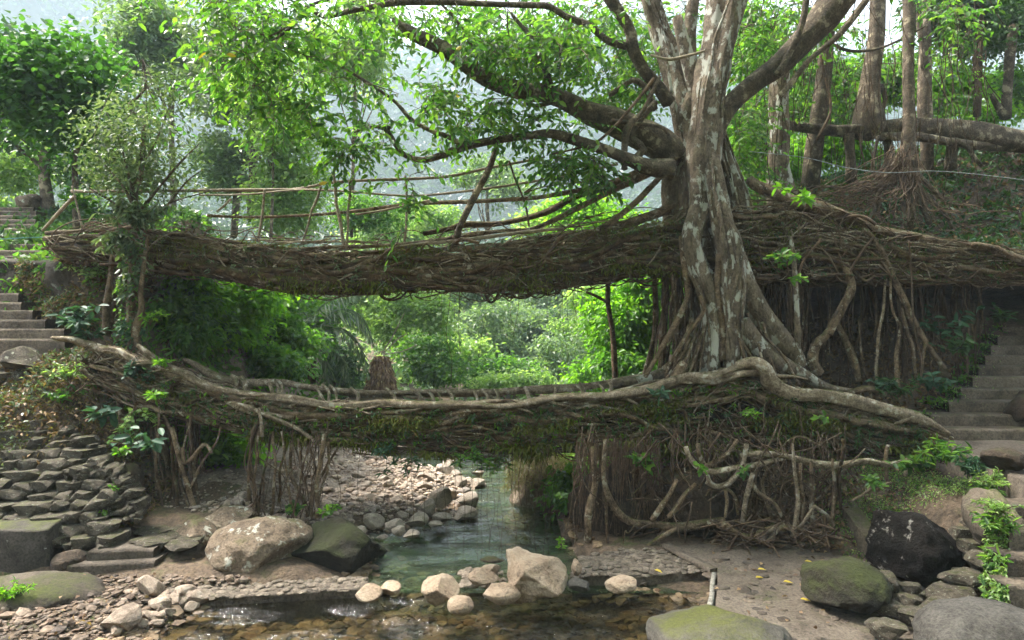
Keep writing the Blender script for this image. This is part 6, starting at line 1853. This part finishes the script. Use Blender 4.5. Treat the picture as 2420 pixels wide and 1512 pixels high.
tree('hazy_tree', 'pale round tree seen between the handrail and the slanted prop', 1010, 540, 34, 90, 60, 'lyel', .24, 90, 30, base_v=600)
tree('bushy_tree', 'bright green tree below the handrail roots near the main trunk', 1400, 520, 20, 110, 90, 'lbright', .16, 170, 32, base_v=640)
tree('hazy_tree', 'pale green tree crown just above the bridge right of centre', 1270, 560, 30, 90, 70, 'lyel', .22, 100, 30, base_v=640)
for (u, v, d, ru, rv, m_, lb_) in [(425, 790, 13.1, 70, 80, 'lfig', 'green bush filling the corner behind the lower bridge end'), (470, 690, 13.6, 75, 65, 'lbright', 'light green foliage right under the upper bridge at left'), (555, 690, 14.2, 80, 75, 'lbright', 'bright leaves hanging under the left third of the upper bridge'), (400, 720, 13.8, 75, 105, 'ldark', 'shadowed leafy bush next to the left root pillar'), (500, 720, 15, 80, 120, 'lbright', 'bright green thicket tree below the upper bridge at the left'), (590, 760, 15.5, 80, 110, 'lbright', 'glowing light green tree in the middle of the left thicket'),
                           (660, 730, 17, 70, 90, 'lfig', 'green leafy tree under the sagging bridge left of the palm'), (600, 870, 16, 120, 60, 'lfig', 'low green bush behind the left lower rail'), (690, 860, 18, 60, 80, 'lfig', 'green bush left of the palm fronds'),
                           (450, 850, 14.5, 80, 80, 'lfig', 'dark green bush right of the ivy covered pillar'), (525, 1090, 12.2, 52, 105, 'lbright', 'bright green shrub under the lower bridge beside the root curtain'), (450, 1030, 12.8, 75, 120, 'lfig', 'leafy bush behind the left root curtain'), (570, 1010, 14, 60, 75, 'lbright', 'green shrub seen between the prop roots')]:
    tree('thicket', lb_, u, v, d, ru, rv, m_, .15, int(ru * rv / 42), 34, cat='bush', spread=.22, base_v=v + rv, shell=.35, up=-.7, lobes=7)
cb = [(800, 700, 27, 95, 50, 'lhaze', 'grey-green bush above the palm fronds'), (900, 745, 30, 90, 60, 'lyel', 'pale leafy mass left of the yellow bush'), (975, 770, 26, 95, 80, 'lyel', 'sunlit yellowish bush in the centre of the view'), (1010, 860, 24, 90, 60, 'lfig', 'deep green bush right of the brown dry mound'),
      (1110, 740, 40, 90, 70, 'lhaze', 'bluish hazy tree beneath the middle of the upper bridge'), (1160, 800, 36, 90, 70, 'lhaze', 'hazy tree behind the hanging root threads'), (1080, 860, 28, 90, 55, 'lyel', 'light green bush above the middle of the lower rail'), (1180, 880, 27, 90, 45, 'lfig', 'green bush close above the lower rail right of centre'),
      (1260, 800, 38, 90, 80, 'lhaze', 'pale grey-green tree right of centre'), (1300, 700, 46, 100, 60, 'lhaze', 'far hazy tree under the upper bridge'), (1340, 860, 30, 90, 60, 'lhaze', 'pale bush left of the bright right thicket'), (1230, 690, 50, 80, 50, 'lblue', 'bluish distant tree crown under the bridge'),
      (740, 770, 21, 70, 70, 'lfig', 'green tree behind the palm'), (850, 660, 33, 100, 50, 'lhaze', 'hazy leafy tree just under the sagging bridge'), (1380, 760, 34, 70, 90, 'lyel', 'pale yellow-green tree beside the thin dark trunk'), (790, 880, 23, 60, 50, 'ldark', 'shadowed bush below the palm fronds'),
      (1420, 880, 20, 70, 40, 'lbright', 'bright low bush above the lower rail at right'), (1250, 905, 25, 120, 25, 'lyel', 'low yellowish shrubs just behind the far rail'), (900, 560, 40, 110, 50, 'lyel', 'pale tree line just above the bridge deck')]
for (u, v, d, ru, rv, m_, lb_) in cb:
    tree('leafy_bush', lb_, u, v, d, ru, rv, m_, .006 * d + .03, int(ru * rv / 36), 30, cat='bush', spread=.010 * d, base_v=v + rv, shell=.25, up=-.6, lobes=9)
for (u, v, d, ru, rv, m_, lb_) in [(1475, 790, 15.5, 65, 130, 'lbright', 'bright green thicket right of the thin dark trunk'), (1535, 730, 15.5, 55, 100, 'lbright', 'vivid green leaves beside the main trunk under the bridge'), (1500, 880, 14.5, 75, 40, 'lfig', 'low green bush behind the right end of the far rail'),
                                 (1345, 1090, 13.5, 40, 50, 'lbright', 'bright green plant on the dry grass mound'), (1500, 1090, 11.6, 40, 50, 'lfig', 'leafy climber hanging under the right half of the lower bridge'),
                                 (1360, 1160, 11.6, 30, 60, 'lfig', 'green shrub on the bank left of the root curtain')]:
    tree('thicket', lb_, u, v, d, ru, rv, m_, .14, int(ru * rv / 38), 30, cat='bush', spread=.2, base_v=v + rv, shell=.45, up=-.7)
t = thing('young_tree', 'thin dark curved trunk standing alone right of the hazy opening', 'tree', P(1453, 905, 13))
limb(t, 'trunk', [(1440, 620, 5), (1438, 648, 6), (1436, 711, 6), (1445, 771, 6.5), (1450, 824, 7), (1454, 905, 7)], 13, M['rootd'])
limb(t, 'branch', [(1385, 690, 3), (1410, 700, 3.5), (1436, 715, 4)], 13, M['rootd'])
for (lab, q, d) in [('thin trunk leaning among the bright leaves left of the main trunk', [(1548, 720, 5), (1545, 800, 5), (1535, 860, 5), (1520, 900, 5)], 13), ('second thin trunk close to the main trunk', [(1560, 780, 6), (1566, 860, 6), (1568, 900, 6)], 12.8)]:
    p, r = path(q, d); t = thing('slim_tree', lab, 'tree', p[-1]); mb = MB(); tube(mb, p, r, sides=10); put('trunk', mb, M['rootd'], t)
# right upper greens
for (u, v, d, ru, rv, m_, lb_) in [(1770, 110, 17, 80, 120, 'lfig', 'leafy tree right of the lichen blotched stem'), (1770, 330, 17, 60, 90, 'lbright', 'bright green tree behind the right side of the main trunk'), (1880, 240, 19, 80, 90, 'lfig', 'leafy tree behind the right hand limb'), (1980, 230, 18, 70, 90, 'lfig', 'leafy tree between the fused trunks'),
                           (1950, 370, 18, 90, 50, 'lbright', 'bright leaves seen under the horizontal trunk'), (2080, 380, 18, 80, 45, 'lbright', 'bright leaves under the middle of the horizontal trunk'), (2120, 200, 18, 60, 80, 'lfig', 'leafy tree behind the straight grey stem'), (2235, 215, 17, 60, 70, 'lbright', 'yellow-green tree right of the straight grey stem'),
                           (2230, 50, 17, 90, 70, 'ldark', 'dark crown at the top right between the bare trunks'), (2350, 60, 18, 100, 90, 'ldark', 'dark crown in the top right corner'), (2380, 230, 19, 70, 60, 'lfig', 'green tree at the right edge above the slope'), (2340, 270, 18, 60, 25, 'lbright', 'bright bush on top of the right slope'),
                           (2230, 370, 17, 50, 30, 'lfig', 'small bush under the right end of the horizontal trunk'), (1860, 420, 17, 60, 40, 'lbright', 'bright shrub behind the right bridge roots')]:
    tree('leafy_tree', lb_, u, v, d, ru, rv, m_, .15, int(ru * rv / 42), 30, cat='tree', spread=.24, base_v=v + rv, shell=.4, up=-.6)

# palm and dry mound -----------------------------------------------------
def frond(parent, pts, d, nl, ll, m='lgrey', name='frond'):
    p, _ = path([(a, b, 1) for a, b in pts], d)
    C = catmull(p, nl)
    mb = MB(); T_ = nrm(np.gradient(C, axis=0))
    tube(mb, C[::3], np.linspace(.03, .008, len(C[::3])), sides=5, cap=False, rnd=.3)
    for s in (-1, 1):
        D = T_ * .75 + s * np.array([.35, .5, 0]) + np.array([0, 0, -.75]) + RG.normal(size=C.shape) * .07
        w = np.sin(np.linspace(.25, 3.0, nl)) * ll
        leaves(mb, C, D, w, .05, simple=True, fold=.02, droop=.2)
    return put(name, mb, M[m], parent)
t = thing('palm', 'palm with long drooping feathery fronds left of the dry mound', 'palm', P(735, 905, 20))
mb = MB(); p, r = path([(738, 800, 9), (735, 905, 11)], 20); tube(mb, p, r, sides=10); put('trunk', mb, M['rootd'], t)
for pts in [[(738, 800), (765, 790), (800, 830), (825, 905)], [(738, 795), (790, 735), (850, 745), (882, 815)], [(740, 800), (800, 775), (845, 810), (872, 892)], [(736, 800), (700, 760), (660, 800), (640, 870)], [(740, 795), (745, 740), (800, 700), (850, 700)], [(738, 800), (760, 830), (775, 870), (780, 920)], [(738, 796), (720, 740), (680, 730), (650, 760)]]:
    frond(t, pts, 20, 46, .75, 'lgrey')
t = thing('dry_mound', 'brown mound of dead palm leaves behind the lower rail', 'dry bush', P(900, 920, 22))
mb = MB(); rock(mb, P(900, 885, 22), (PX(50, 22), .6, PX(80, 22)), 3, 5, 6, .12, 0, .1); put('heap', mb, M['dirt'], t)
mb = MB(); n = 5200
a = RG.uniform(0, 6.28, n); h = RG.uniform(0, 1, n); rr = .5 * PX(70, 22) * (.35 + .65 * h) * RG.uniform(.75, 1.08, n)
c = P(900, 840, 22)
B = np.stack([c[0] + np.cos(a) * rr, c[1] + np.sin(a) * rr, c[2] - h * PX(84, 22)], 1)
leaves(mb, B, np.stack([np.cos(a) * .3, np.sin(a) * .3, -np.ones(n)], 1) + RG.normal(size=(n, 3)) * .3, .24, .05, simple=True)
kind(put('dead_leaves', mb, M['ldry'], t), 'stuff')
for q in [[(905, 835, 1.5), (940, 800, 1.5), (960, 790, 1)], [(905, 838, 1.5), (950, 830, 1.5), (985, 815, 1)], [(900, 838, 1.5), (930, 790, 1.5), (955, 740, 1)]]:
    limb(t, 'stalk', q, 22, M['bamboo'], sides=5)

# mound grass
mb = MB(); n = 2600
u = RG.uniform(1200, 1345, n); v = 1065 + (np.abs(u - 1285) / 80) ** 2 * 26 + RG.uniform(0, 70, n)
B = np.stack([(u - CX) / FX * 12.2, 12.1 + RG.uniform(-.2, .5, n) + 0 * u, CAMZ + (CY - v) / FX * 12.2], 1)
leaves(mb, B, rdir(n, -.3, .8) + np.array([0, -.3, -.3]), RG.uniform(.08, .28, n), .012, simple=True)
kind(put('dry_grass', mb, M['grass']), 'stuff')

# ------------------------------------------------------------------ named plants
def plant(name, label, u, v, d, spr, n, L, m, wl=.5, up=.1, cat='plant', stems=6, down=0.0, hang=0.0, group=None):
    c = P(u, v, d); n = int(n * 1.8); L = L * 1.08
    t = thing(name, label, cat, c, group)
    mb = MB(); ml = MB()
    for s in range(stems):
        e = c + np.array([RG.normal() * PX(spr, d) * .55, RG.normal() * .12, (RG.uniform(.2, 1) * PX(spr, d) * (1 if not hang else -1 * hang))])
        mid = (c + e) / 2 + np.array([0, -.03, .04])
        tube(mb, [c + RG.normal(size=3) * .02, mid, e], [.007, .005, .003], sides=5, cap=False, n=6)
        k = max(2, n // stems)
        tt = RG.uniform(.25, 1, k)[:, None]
        B = (c * (1 - tt) ** 2 + 2 * mid * tt * (1 - tt) + e * tt ** 2)
        D = rdir(k, up - down, .5) + np.array([0, -.35, 0])
        leaves(ml, B, D, L * RG.uniform(.7, 1.2, k), L * wl, N=RG.normal(size=(k, 3)) * .35 + np.array([0, -.4, 1]))
    kind(put('stems', mb, M['thin'], t), 'stuff')
    put('leaves', ml, M[m], t)
    return t
plant('leafy_plant', 'blue-green broad-leaved plant on the left slope above the rubble stair', 185, 775, 11.0, 60, 60, .17, 'lblue', .5, stems=12)
plant('leafy_plant', 'small blue-green plant below the broad-leaved plant on the left', 215, 805, 10.9, 30, 26, .13, 'lblue', .5, stems=6)
plant('fern', 'silvery fern clump hanging at the left end of the upper bridge', 325, 535, 10.95, 75, 190, .17, 'lgrey', .2, stems=18, down=.9, cat='fern')
plant('fern', 'second silvery fern drooping from the bridge left of the slender tree', 285, 545, 10.95, 60, 110, .16, 'lgrey', .2, stems=12, down=.8, hang=.8, cat='fern')
plant('climber', 'round-leaved ivy wrapped round the left pillar at the lower bridge', 318, 850, 10.7, 65, 80, .09, 'lblue', .75, stems=8, hang=1.2)
plant('climber', 'yellow-green climber hanging below the ivy on the left pillar', 322, 960, 10.6, 80, 70, .10, 'lyel', .6, stems=8, hang=1.3)
plant('leafy_plant', 'bright rosette plant on the lower bridge right of the left pillar', 378, 865, 10.6, 22, 34, .11, 'lbright', .3, stems=7)
plant('leafy_plant', 'lime green rosette hanging under the left end of the lower bridge', 372, 945, 10.5, 20, 26, .12, 'lbright', .35, stems=6)
plant('leafy_plant', 'light green sprig beside the left pillar at mid height', 352, 765, 11.0, 34, 26, .10, 'lbright', .4, stems=5)
plant('leafy_plant', 'big heart-leaved plant beside the rubble wall on the left', 240, 990, 10.4, 34, 14, .19, 'lblue', .6, stems=6)
plant('leafy_plant', 'large blue-green leaves leaning out of the left root curtain', 345, 1065, 9.9, 55, 14, .2, 'lblue', .48, stems=6)
plant('leafy_plant', 'yellowish weeds on the bank right of the rubble stair', 165, 900, 10.9, 60, 90, .10, 'lyel', .35, stems=14)
plant('leafy_plant', 'leafy weeds under the left end of the lower bridge', 150, 950, 10.8, 45, 60, .11, 'lfig', .4, stems=9)
plant('leafy_plant', 'small green weed growing on the rubble wall', 288, 1075, 9.9, 24, 22, .10, 'lbright', .5, stems=5)
plant('leafy_plant', 'green weed in the middle of the rubble wall face', 282, 1165, 9.7, 22, 20, .08, 'lfig', .5, stems=5)
plant('leafy_plant', 'tiny plant near the foot of the rubble wall', 248, 1218, 9.5, 16, 12, .09, 'lbright', .5, stems=4)
plant('leafy_plant', 'weedy plant on the cliff just under the upper bridge left end', 175, 640, 12.0, 60, 80, .11, 'ldry', .4, stems=12)
plant('leafy_plant', 'dry yellowish weeds on the left cliff beside the concrete stair', 230, 660, 12.0, 70, 110, .10, 'lyel', .3, stems=14)
plant('leafy_plant', 'broad green leaves behind the bridge head at the far left', 190, 500, 13.0, 60, 60, .17, 'lfig', .5, stems=9)
plant('climber', 'young light green climbing shoot in front of the right trunks', 1905, 480, 10.5, 65, 26, .15, 'lbright', .55, stems=4)
plant('climber', 'light green shoot dangling right of the main trunk', 1850, 600, 10.4, 60, 30, .14, 'lfig', .5, stems=6, hang=.8)
plant('climber', 'pair of pale leaves below the dangling shoot', 1900, 670, 10.4, 24, 9, .13, 'lbright', .5, stems=3)
plant('leafy_plant', 'blue-green leafy sprig on the lower bridge under the main trunk', 1563, 925, 10.4, 26, 12, .15, 'lblue', .5, stems=4, hang=.8)
plant('leafy_plant', 'lime green sprig at the bend of the right rail root', 1775, 985, 10.2, 24, 20, .09, 'lbright', .5, stems=5)
plant('leafy_plant', 'bright leaf hanging below the right rail root', 1948, 985, 10.1, 14, 6, .11, 'lbright', .6, stems=2, hang=1)
plant('leafy_plant', 'tall tiered plant in front of the dark hollow on the right', 2240, 800, 11.8, 85, 44, .17, 'lblue', .48, stems=9)
plant('leafy_plant', 'spreading leafy plant at the foot of the tiered plant', 2262, 835, 11.6, 45, 50, .14, 'ldark', .5, stems=10)
plant('leafy_plant', 'leafy plant at the top of the right hand stair', 2368, 760, 12.8, 40, 44, .15, 'ldark', .5, stems=9)
plant('leafy_plant', 'leafy plants on the slope left of the right stair', 2205, 920, 11.3, 40, 44, .14, 'lblue', .5, stems=9)
plant('fern', 'fern and herb patch at the lower end of the hollow', 2120, 935, 11.2, 50, 90, .13, 'ldark', .2, stems=12, cat='fern')
plant('leafy_plant', 'small herbs beside the slanted root foot', 2080, 930, 11.3, 34, 34, .13, 'lblue', .4, stems=7)
plant('leafy_plant', 'hanging leafy herbs beside the end of the right rail root', 2160, 1085, 9.6, 50, 60, .13, 'lfig', .5, stems=10, hang=.6)
plant('fern', 'fern tuft below the landing slab on the right', 2225, 1090, 9.5, 55, 120, .14, 'lfig', .18, stems=14, cat='fern')
plant('fern', 'second fern tuft beside the landing edge', 2290, 1120, 9.0, 45, 110, .13, 'lblue', .18, stems=12, cat='fern')
plant('fern', 'fern beside the lower right steps', 2330, 1180, 8.6, 34, 90, .12, 'lfig', .18, stems=10, cat='fern')
plant('leafy_plant', 'herbs in the middle of the mossy slope on the right', 2060, 1150, 9.5, 36, 44, .10, 'lfig', .5, stems=8)
plant('leafy_plant', 'low plant behind the huge black boulder', 2270, 1240, 8.9, 26, 26, .1, 'lfig', .5, stems=6)
plant('leafy_plant', 'small shoots at the foot of the prop roots on the dark boulder', 778, 1215, 10.2, 26, 26, .1, 'lbright', .5, stems=6)
plant('leafy_plant', 'dark herbs among the prop roots on the boulders', 690, 1212, 10.5, 30, 34, .11, 'lfig', .5, stems=7)
plant('leafy_plant', 'dangling leafy vine at the centre under the lower bridge', 955, 1080, 10.6, 60, 30, .12, 'ldark', .3, stems=3, hang=1.2)
plant('leafy_plant', 'hanging plant with narrow leaves right of the centre vine', 1115, 1070, 10.6, 40, 44, .16, 'lfig', .22, stems=6, hang=.9)
plant('leafy_plant', 'feathery hanging spray near the dry grass mound', 1175, 1080, 10.8, 45, 60, .13, 'lfig', .15, stems=7, hang=1)
plant('leafy_plant', 'hanging narrow-leaved plant left of the centre vine', 905, 1060, 10.6, 30, 30, .13, 'lblue', .25, stems=5, hang=.6)
plant('leafy_plant', 'broad green leaves hanging over the right root curtain', 1510, 1075, 10.0, 45, 24, .17, 'lfig', .6, stems=6, hang=.9)
plant('leafy_plant', 'small green leaves under the right root curtain beside the slab', 1325, 1170, 10.2, 20, 16, .1, 'lfig', .5, stems=4, hang=1)
plant('leafy_plant', 'narrow bright vine at the left foot of the root curtain', 1328, 1270, 9.6, 26, 16, .08, 'lbright', .4, stems=3, hang=1)
plant('leafy_plant', 'three-leaved sprig on the looping roots', 1655, 1112, 9.6, 18, 8, .12, 'lbright', .6, stems=4)
plant('leafy_plant', 'leafy sprig above the dark boulder on the looping roots', 1760, 1115, 9.6, 20, 10, .12, 'lfig', .6, stems=4, hang=.6)
plant('moss_clump', 'feathery moss clump at the lower left corner', 30, 1412, 7.8, 34, 260, .06, 'lbright', .2, stems=20, cat='moss')
plant('moss_clump', 'lime green moss growing along the edge of the lower right steps', 2345, 1150, 8.6, 40, 200, .07, 'lyel', .2, stems=16, cat='moss')
plant('fern', 'ferns covering the side of the lowest right steps', 2352, 1255, 7.5, 40, 150, .10, 'lfig', .18, stems=16, cat='fern')
plant('moss_clump', 'yellow-green moss tuft between the two lower right fern patches', 2350, 1215, 7.6, 34, 240, .06, 'lyel', .25, stems=20, cat='moss')

# ------------------------------------------------------------------ ground cover (stuff)
def cover(name, n, x0, x1, y0, y1, hf, cond, m, L, up=.2, lift=0.0, wl=.45, q=5, flat=.8):
    x = RG.uniform(x0, x1, n); y = RG.uniform(y0, y1, n)
    k = cond(x, y); x, y = x[k], y[k]
    c = np.stack([x, y, hf(x, y) + lift], 1)
    c = np.repeat(c, q, 0) + RG.normal(size=(len(c) * q, 3)) * np.array([.07, .07, .03])
    mb = MB()
    leaves(mb, c, rdir(len(c), up, flat), L * RG.uniform(.5, 1.4, len(c)), L * wl, simple=True)
    return kind(put(name, mb, M[m]), 'stuff')
tr_ = lambda x, y: np.ones_like(x, bool)
cover('hillside_plants', 6500, 4.8, 16, 12.75, 20, HTOP, tr_, 'ldark', .14, .4, .03)
cover('hillside_ferns', 1100, 5.0, 16, 12.7, 20, HTOP, tr_, 'lblue', .18, .5, .05, .22, 8)
cover('leaf_litter', 4200, 4.0, 16, 12.75, 18, HTOP, tr_, 'ldry', .10, .1, .01, .6, 3)
cover('leaf_litter', 2600, 4.2, 9, 9.5, 14.5, H, tr_, 'ldry', .08, .1, .015, .6, 4)
cover('slope_moss', 6500, 4.9, 9, 9.2, 10.9, H, lambda x, y: vn(x, y, 2.2, 4) > -.15, 'lyel', .035, .6, .0, .4, 6)
cover('slope_moss', 2600, 4.7, 9, 9.2, 11.4, H, tr_, 'lfig', .06, .7, .0, .3, 5)
cover('bank_plants', 5200, -10.5, -5.6, 9.6, 12.9, H, lambda x, y: (x > -9.4 + (y - 9.6) * .3) & (vn(x, y, 2, 3) > -.4), 'ldry', .10, .1, .01, .4, 4)
cover('bank_plants', 3400, -9.5, -5.6, 9.9, 13, H, lambda x, y: (x > -9 + (y - 9.6) * .3) & (vn(x, y, 2, 7) > -.1), 'lgrey', .09, .4, .02, .4, 5)
cover('bank_moss', 5200, -9.5, -5.6, 9.6, 13, H, lambda x, y: (x > -9 + (y - 9.6) * .3), 'lmoss', .05, .3, .0, .4, 5)
cover('undergrowth', 7500, -24, -3.5, 12.9, 30, H, lambda x, y: (x < left_edge(np.minimum(y, 19)) - 1.6 - 3.2 * sst(19, 16.5, y)), 'lfig', .2, .4, .1, .5, 6)
cover('undergrowth', 4200, 1.0, 14, 11.6, 26, H, lambda x, y: (x > right_edge(np.minimum(y, 19)) + .5) & ~((x > 4.3) & (y < 18.5)), 'lfig', .18, .4, .05, .5, 6)
cover('undergrowth', 8000, -40, 40, 22, 62, H, tr_, 'lhaze', .38, .4, .2, .5, 7)
cover('undergrowth', 3000, -24, -9, 15, 26, lambda x, y: H(x, y), tr_, 'ldark', .2, .4, .25, .5, 6)
cover('fallen_leaves', 420, -7, 6, 6.5, 9.6, lambda x, y: np.maximum(H(x, y), .2), lambda x, y: (x > 2.6) | (x < -4.2), 'ldry', .07, .0, .03, .6, 1, .1)
cover('grass_tufts', 1500, -10.2, -7.2, 13.3, 17, H, tr_, 'lbright', .15, .5, .0, .3, 6)
for i, (u, v, lab) in enumerate([(1785, 1365, 'yellow-green leaf lying in the middle of the platform'), (1790, 1345, 'yellow leaf nearest the back of the platform'), (2190 - 340, 1374, 'green leaf lying towards the right of the platform'), (1890, 1415, 'small orange leaf near the low mossy boulder'), (1900, 1325, 'yellow leaf at the back right of the platform'), (1545, 1362 - 16, 'yellow leaf at the front edge of the cobbled slab')]):
    d = (CAMZ - .235) * FX / (v - CY); p = P(u, v, d)
    mb = MB(); leaves(mb, p[None], np.array([[.9, .3 - i * .2, .02]]), .12, .06, N=np.array([[0., 0, 1.]]), rnd=np.array([.5]))
    tag(put('fallen_leaf', mb, M['lyellow'], base=p), lab, 'leaf')

# unseen leaf crowns added behind the viewer to block low sky light
mb = MB()
for k in range(60):
    a = RG.uniform(-2.6, -.55); r = RG.uniform(13, 24)
    c = np.array([math.cos(a) * r * 1.1, math.sin(a) * r * .8 - 1, RG.uniform(3, 14)])
    crown(mb, c, (4.5, 4, 3.2), 40, 14, .7, spread=.7, shell=.2)
kind(put('shade_forest', mb, M['lhaze'], smooth=False), 'stuff')

# ------------------------------------------------------------------ haze
bm = bmesh.new()
bmesh.ops.create_cube(bm, size=1)
me = bpy.data.meshes.new('haze'); bm.to_mesh(me); bm.free()
hz = bpy.data.objects.new('haze', me); COL.objects.link(hz)
hz.scale = (1600, 1150, 422); hz.location = (0, 225, 208)
m, nt, out = mat('haze_air')
pv = nd(nt, "ShaderNodeVolumePrincipled")
pv.inputs['Color'].default_value = (.72, .87, 1.0, 1)
pv.inputs['Density'].default_value = HAZE if 'HAZE' in globals() else .0010
pv.inputs['Anisotropy'].default_value = 0.0
nt.links.new(pv.outputs[0], out.inputs['Volume'])
me.materials.append(m)
kind(hz, 'stuff')
for o in BASES:
    if "_base" in o: del o["_base"]
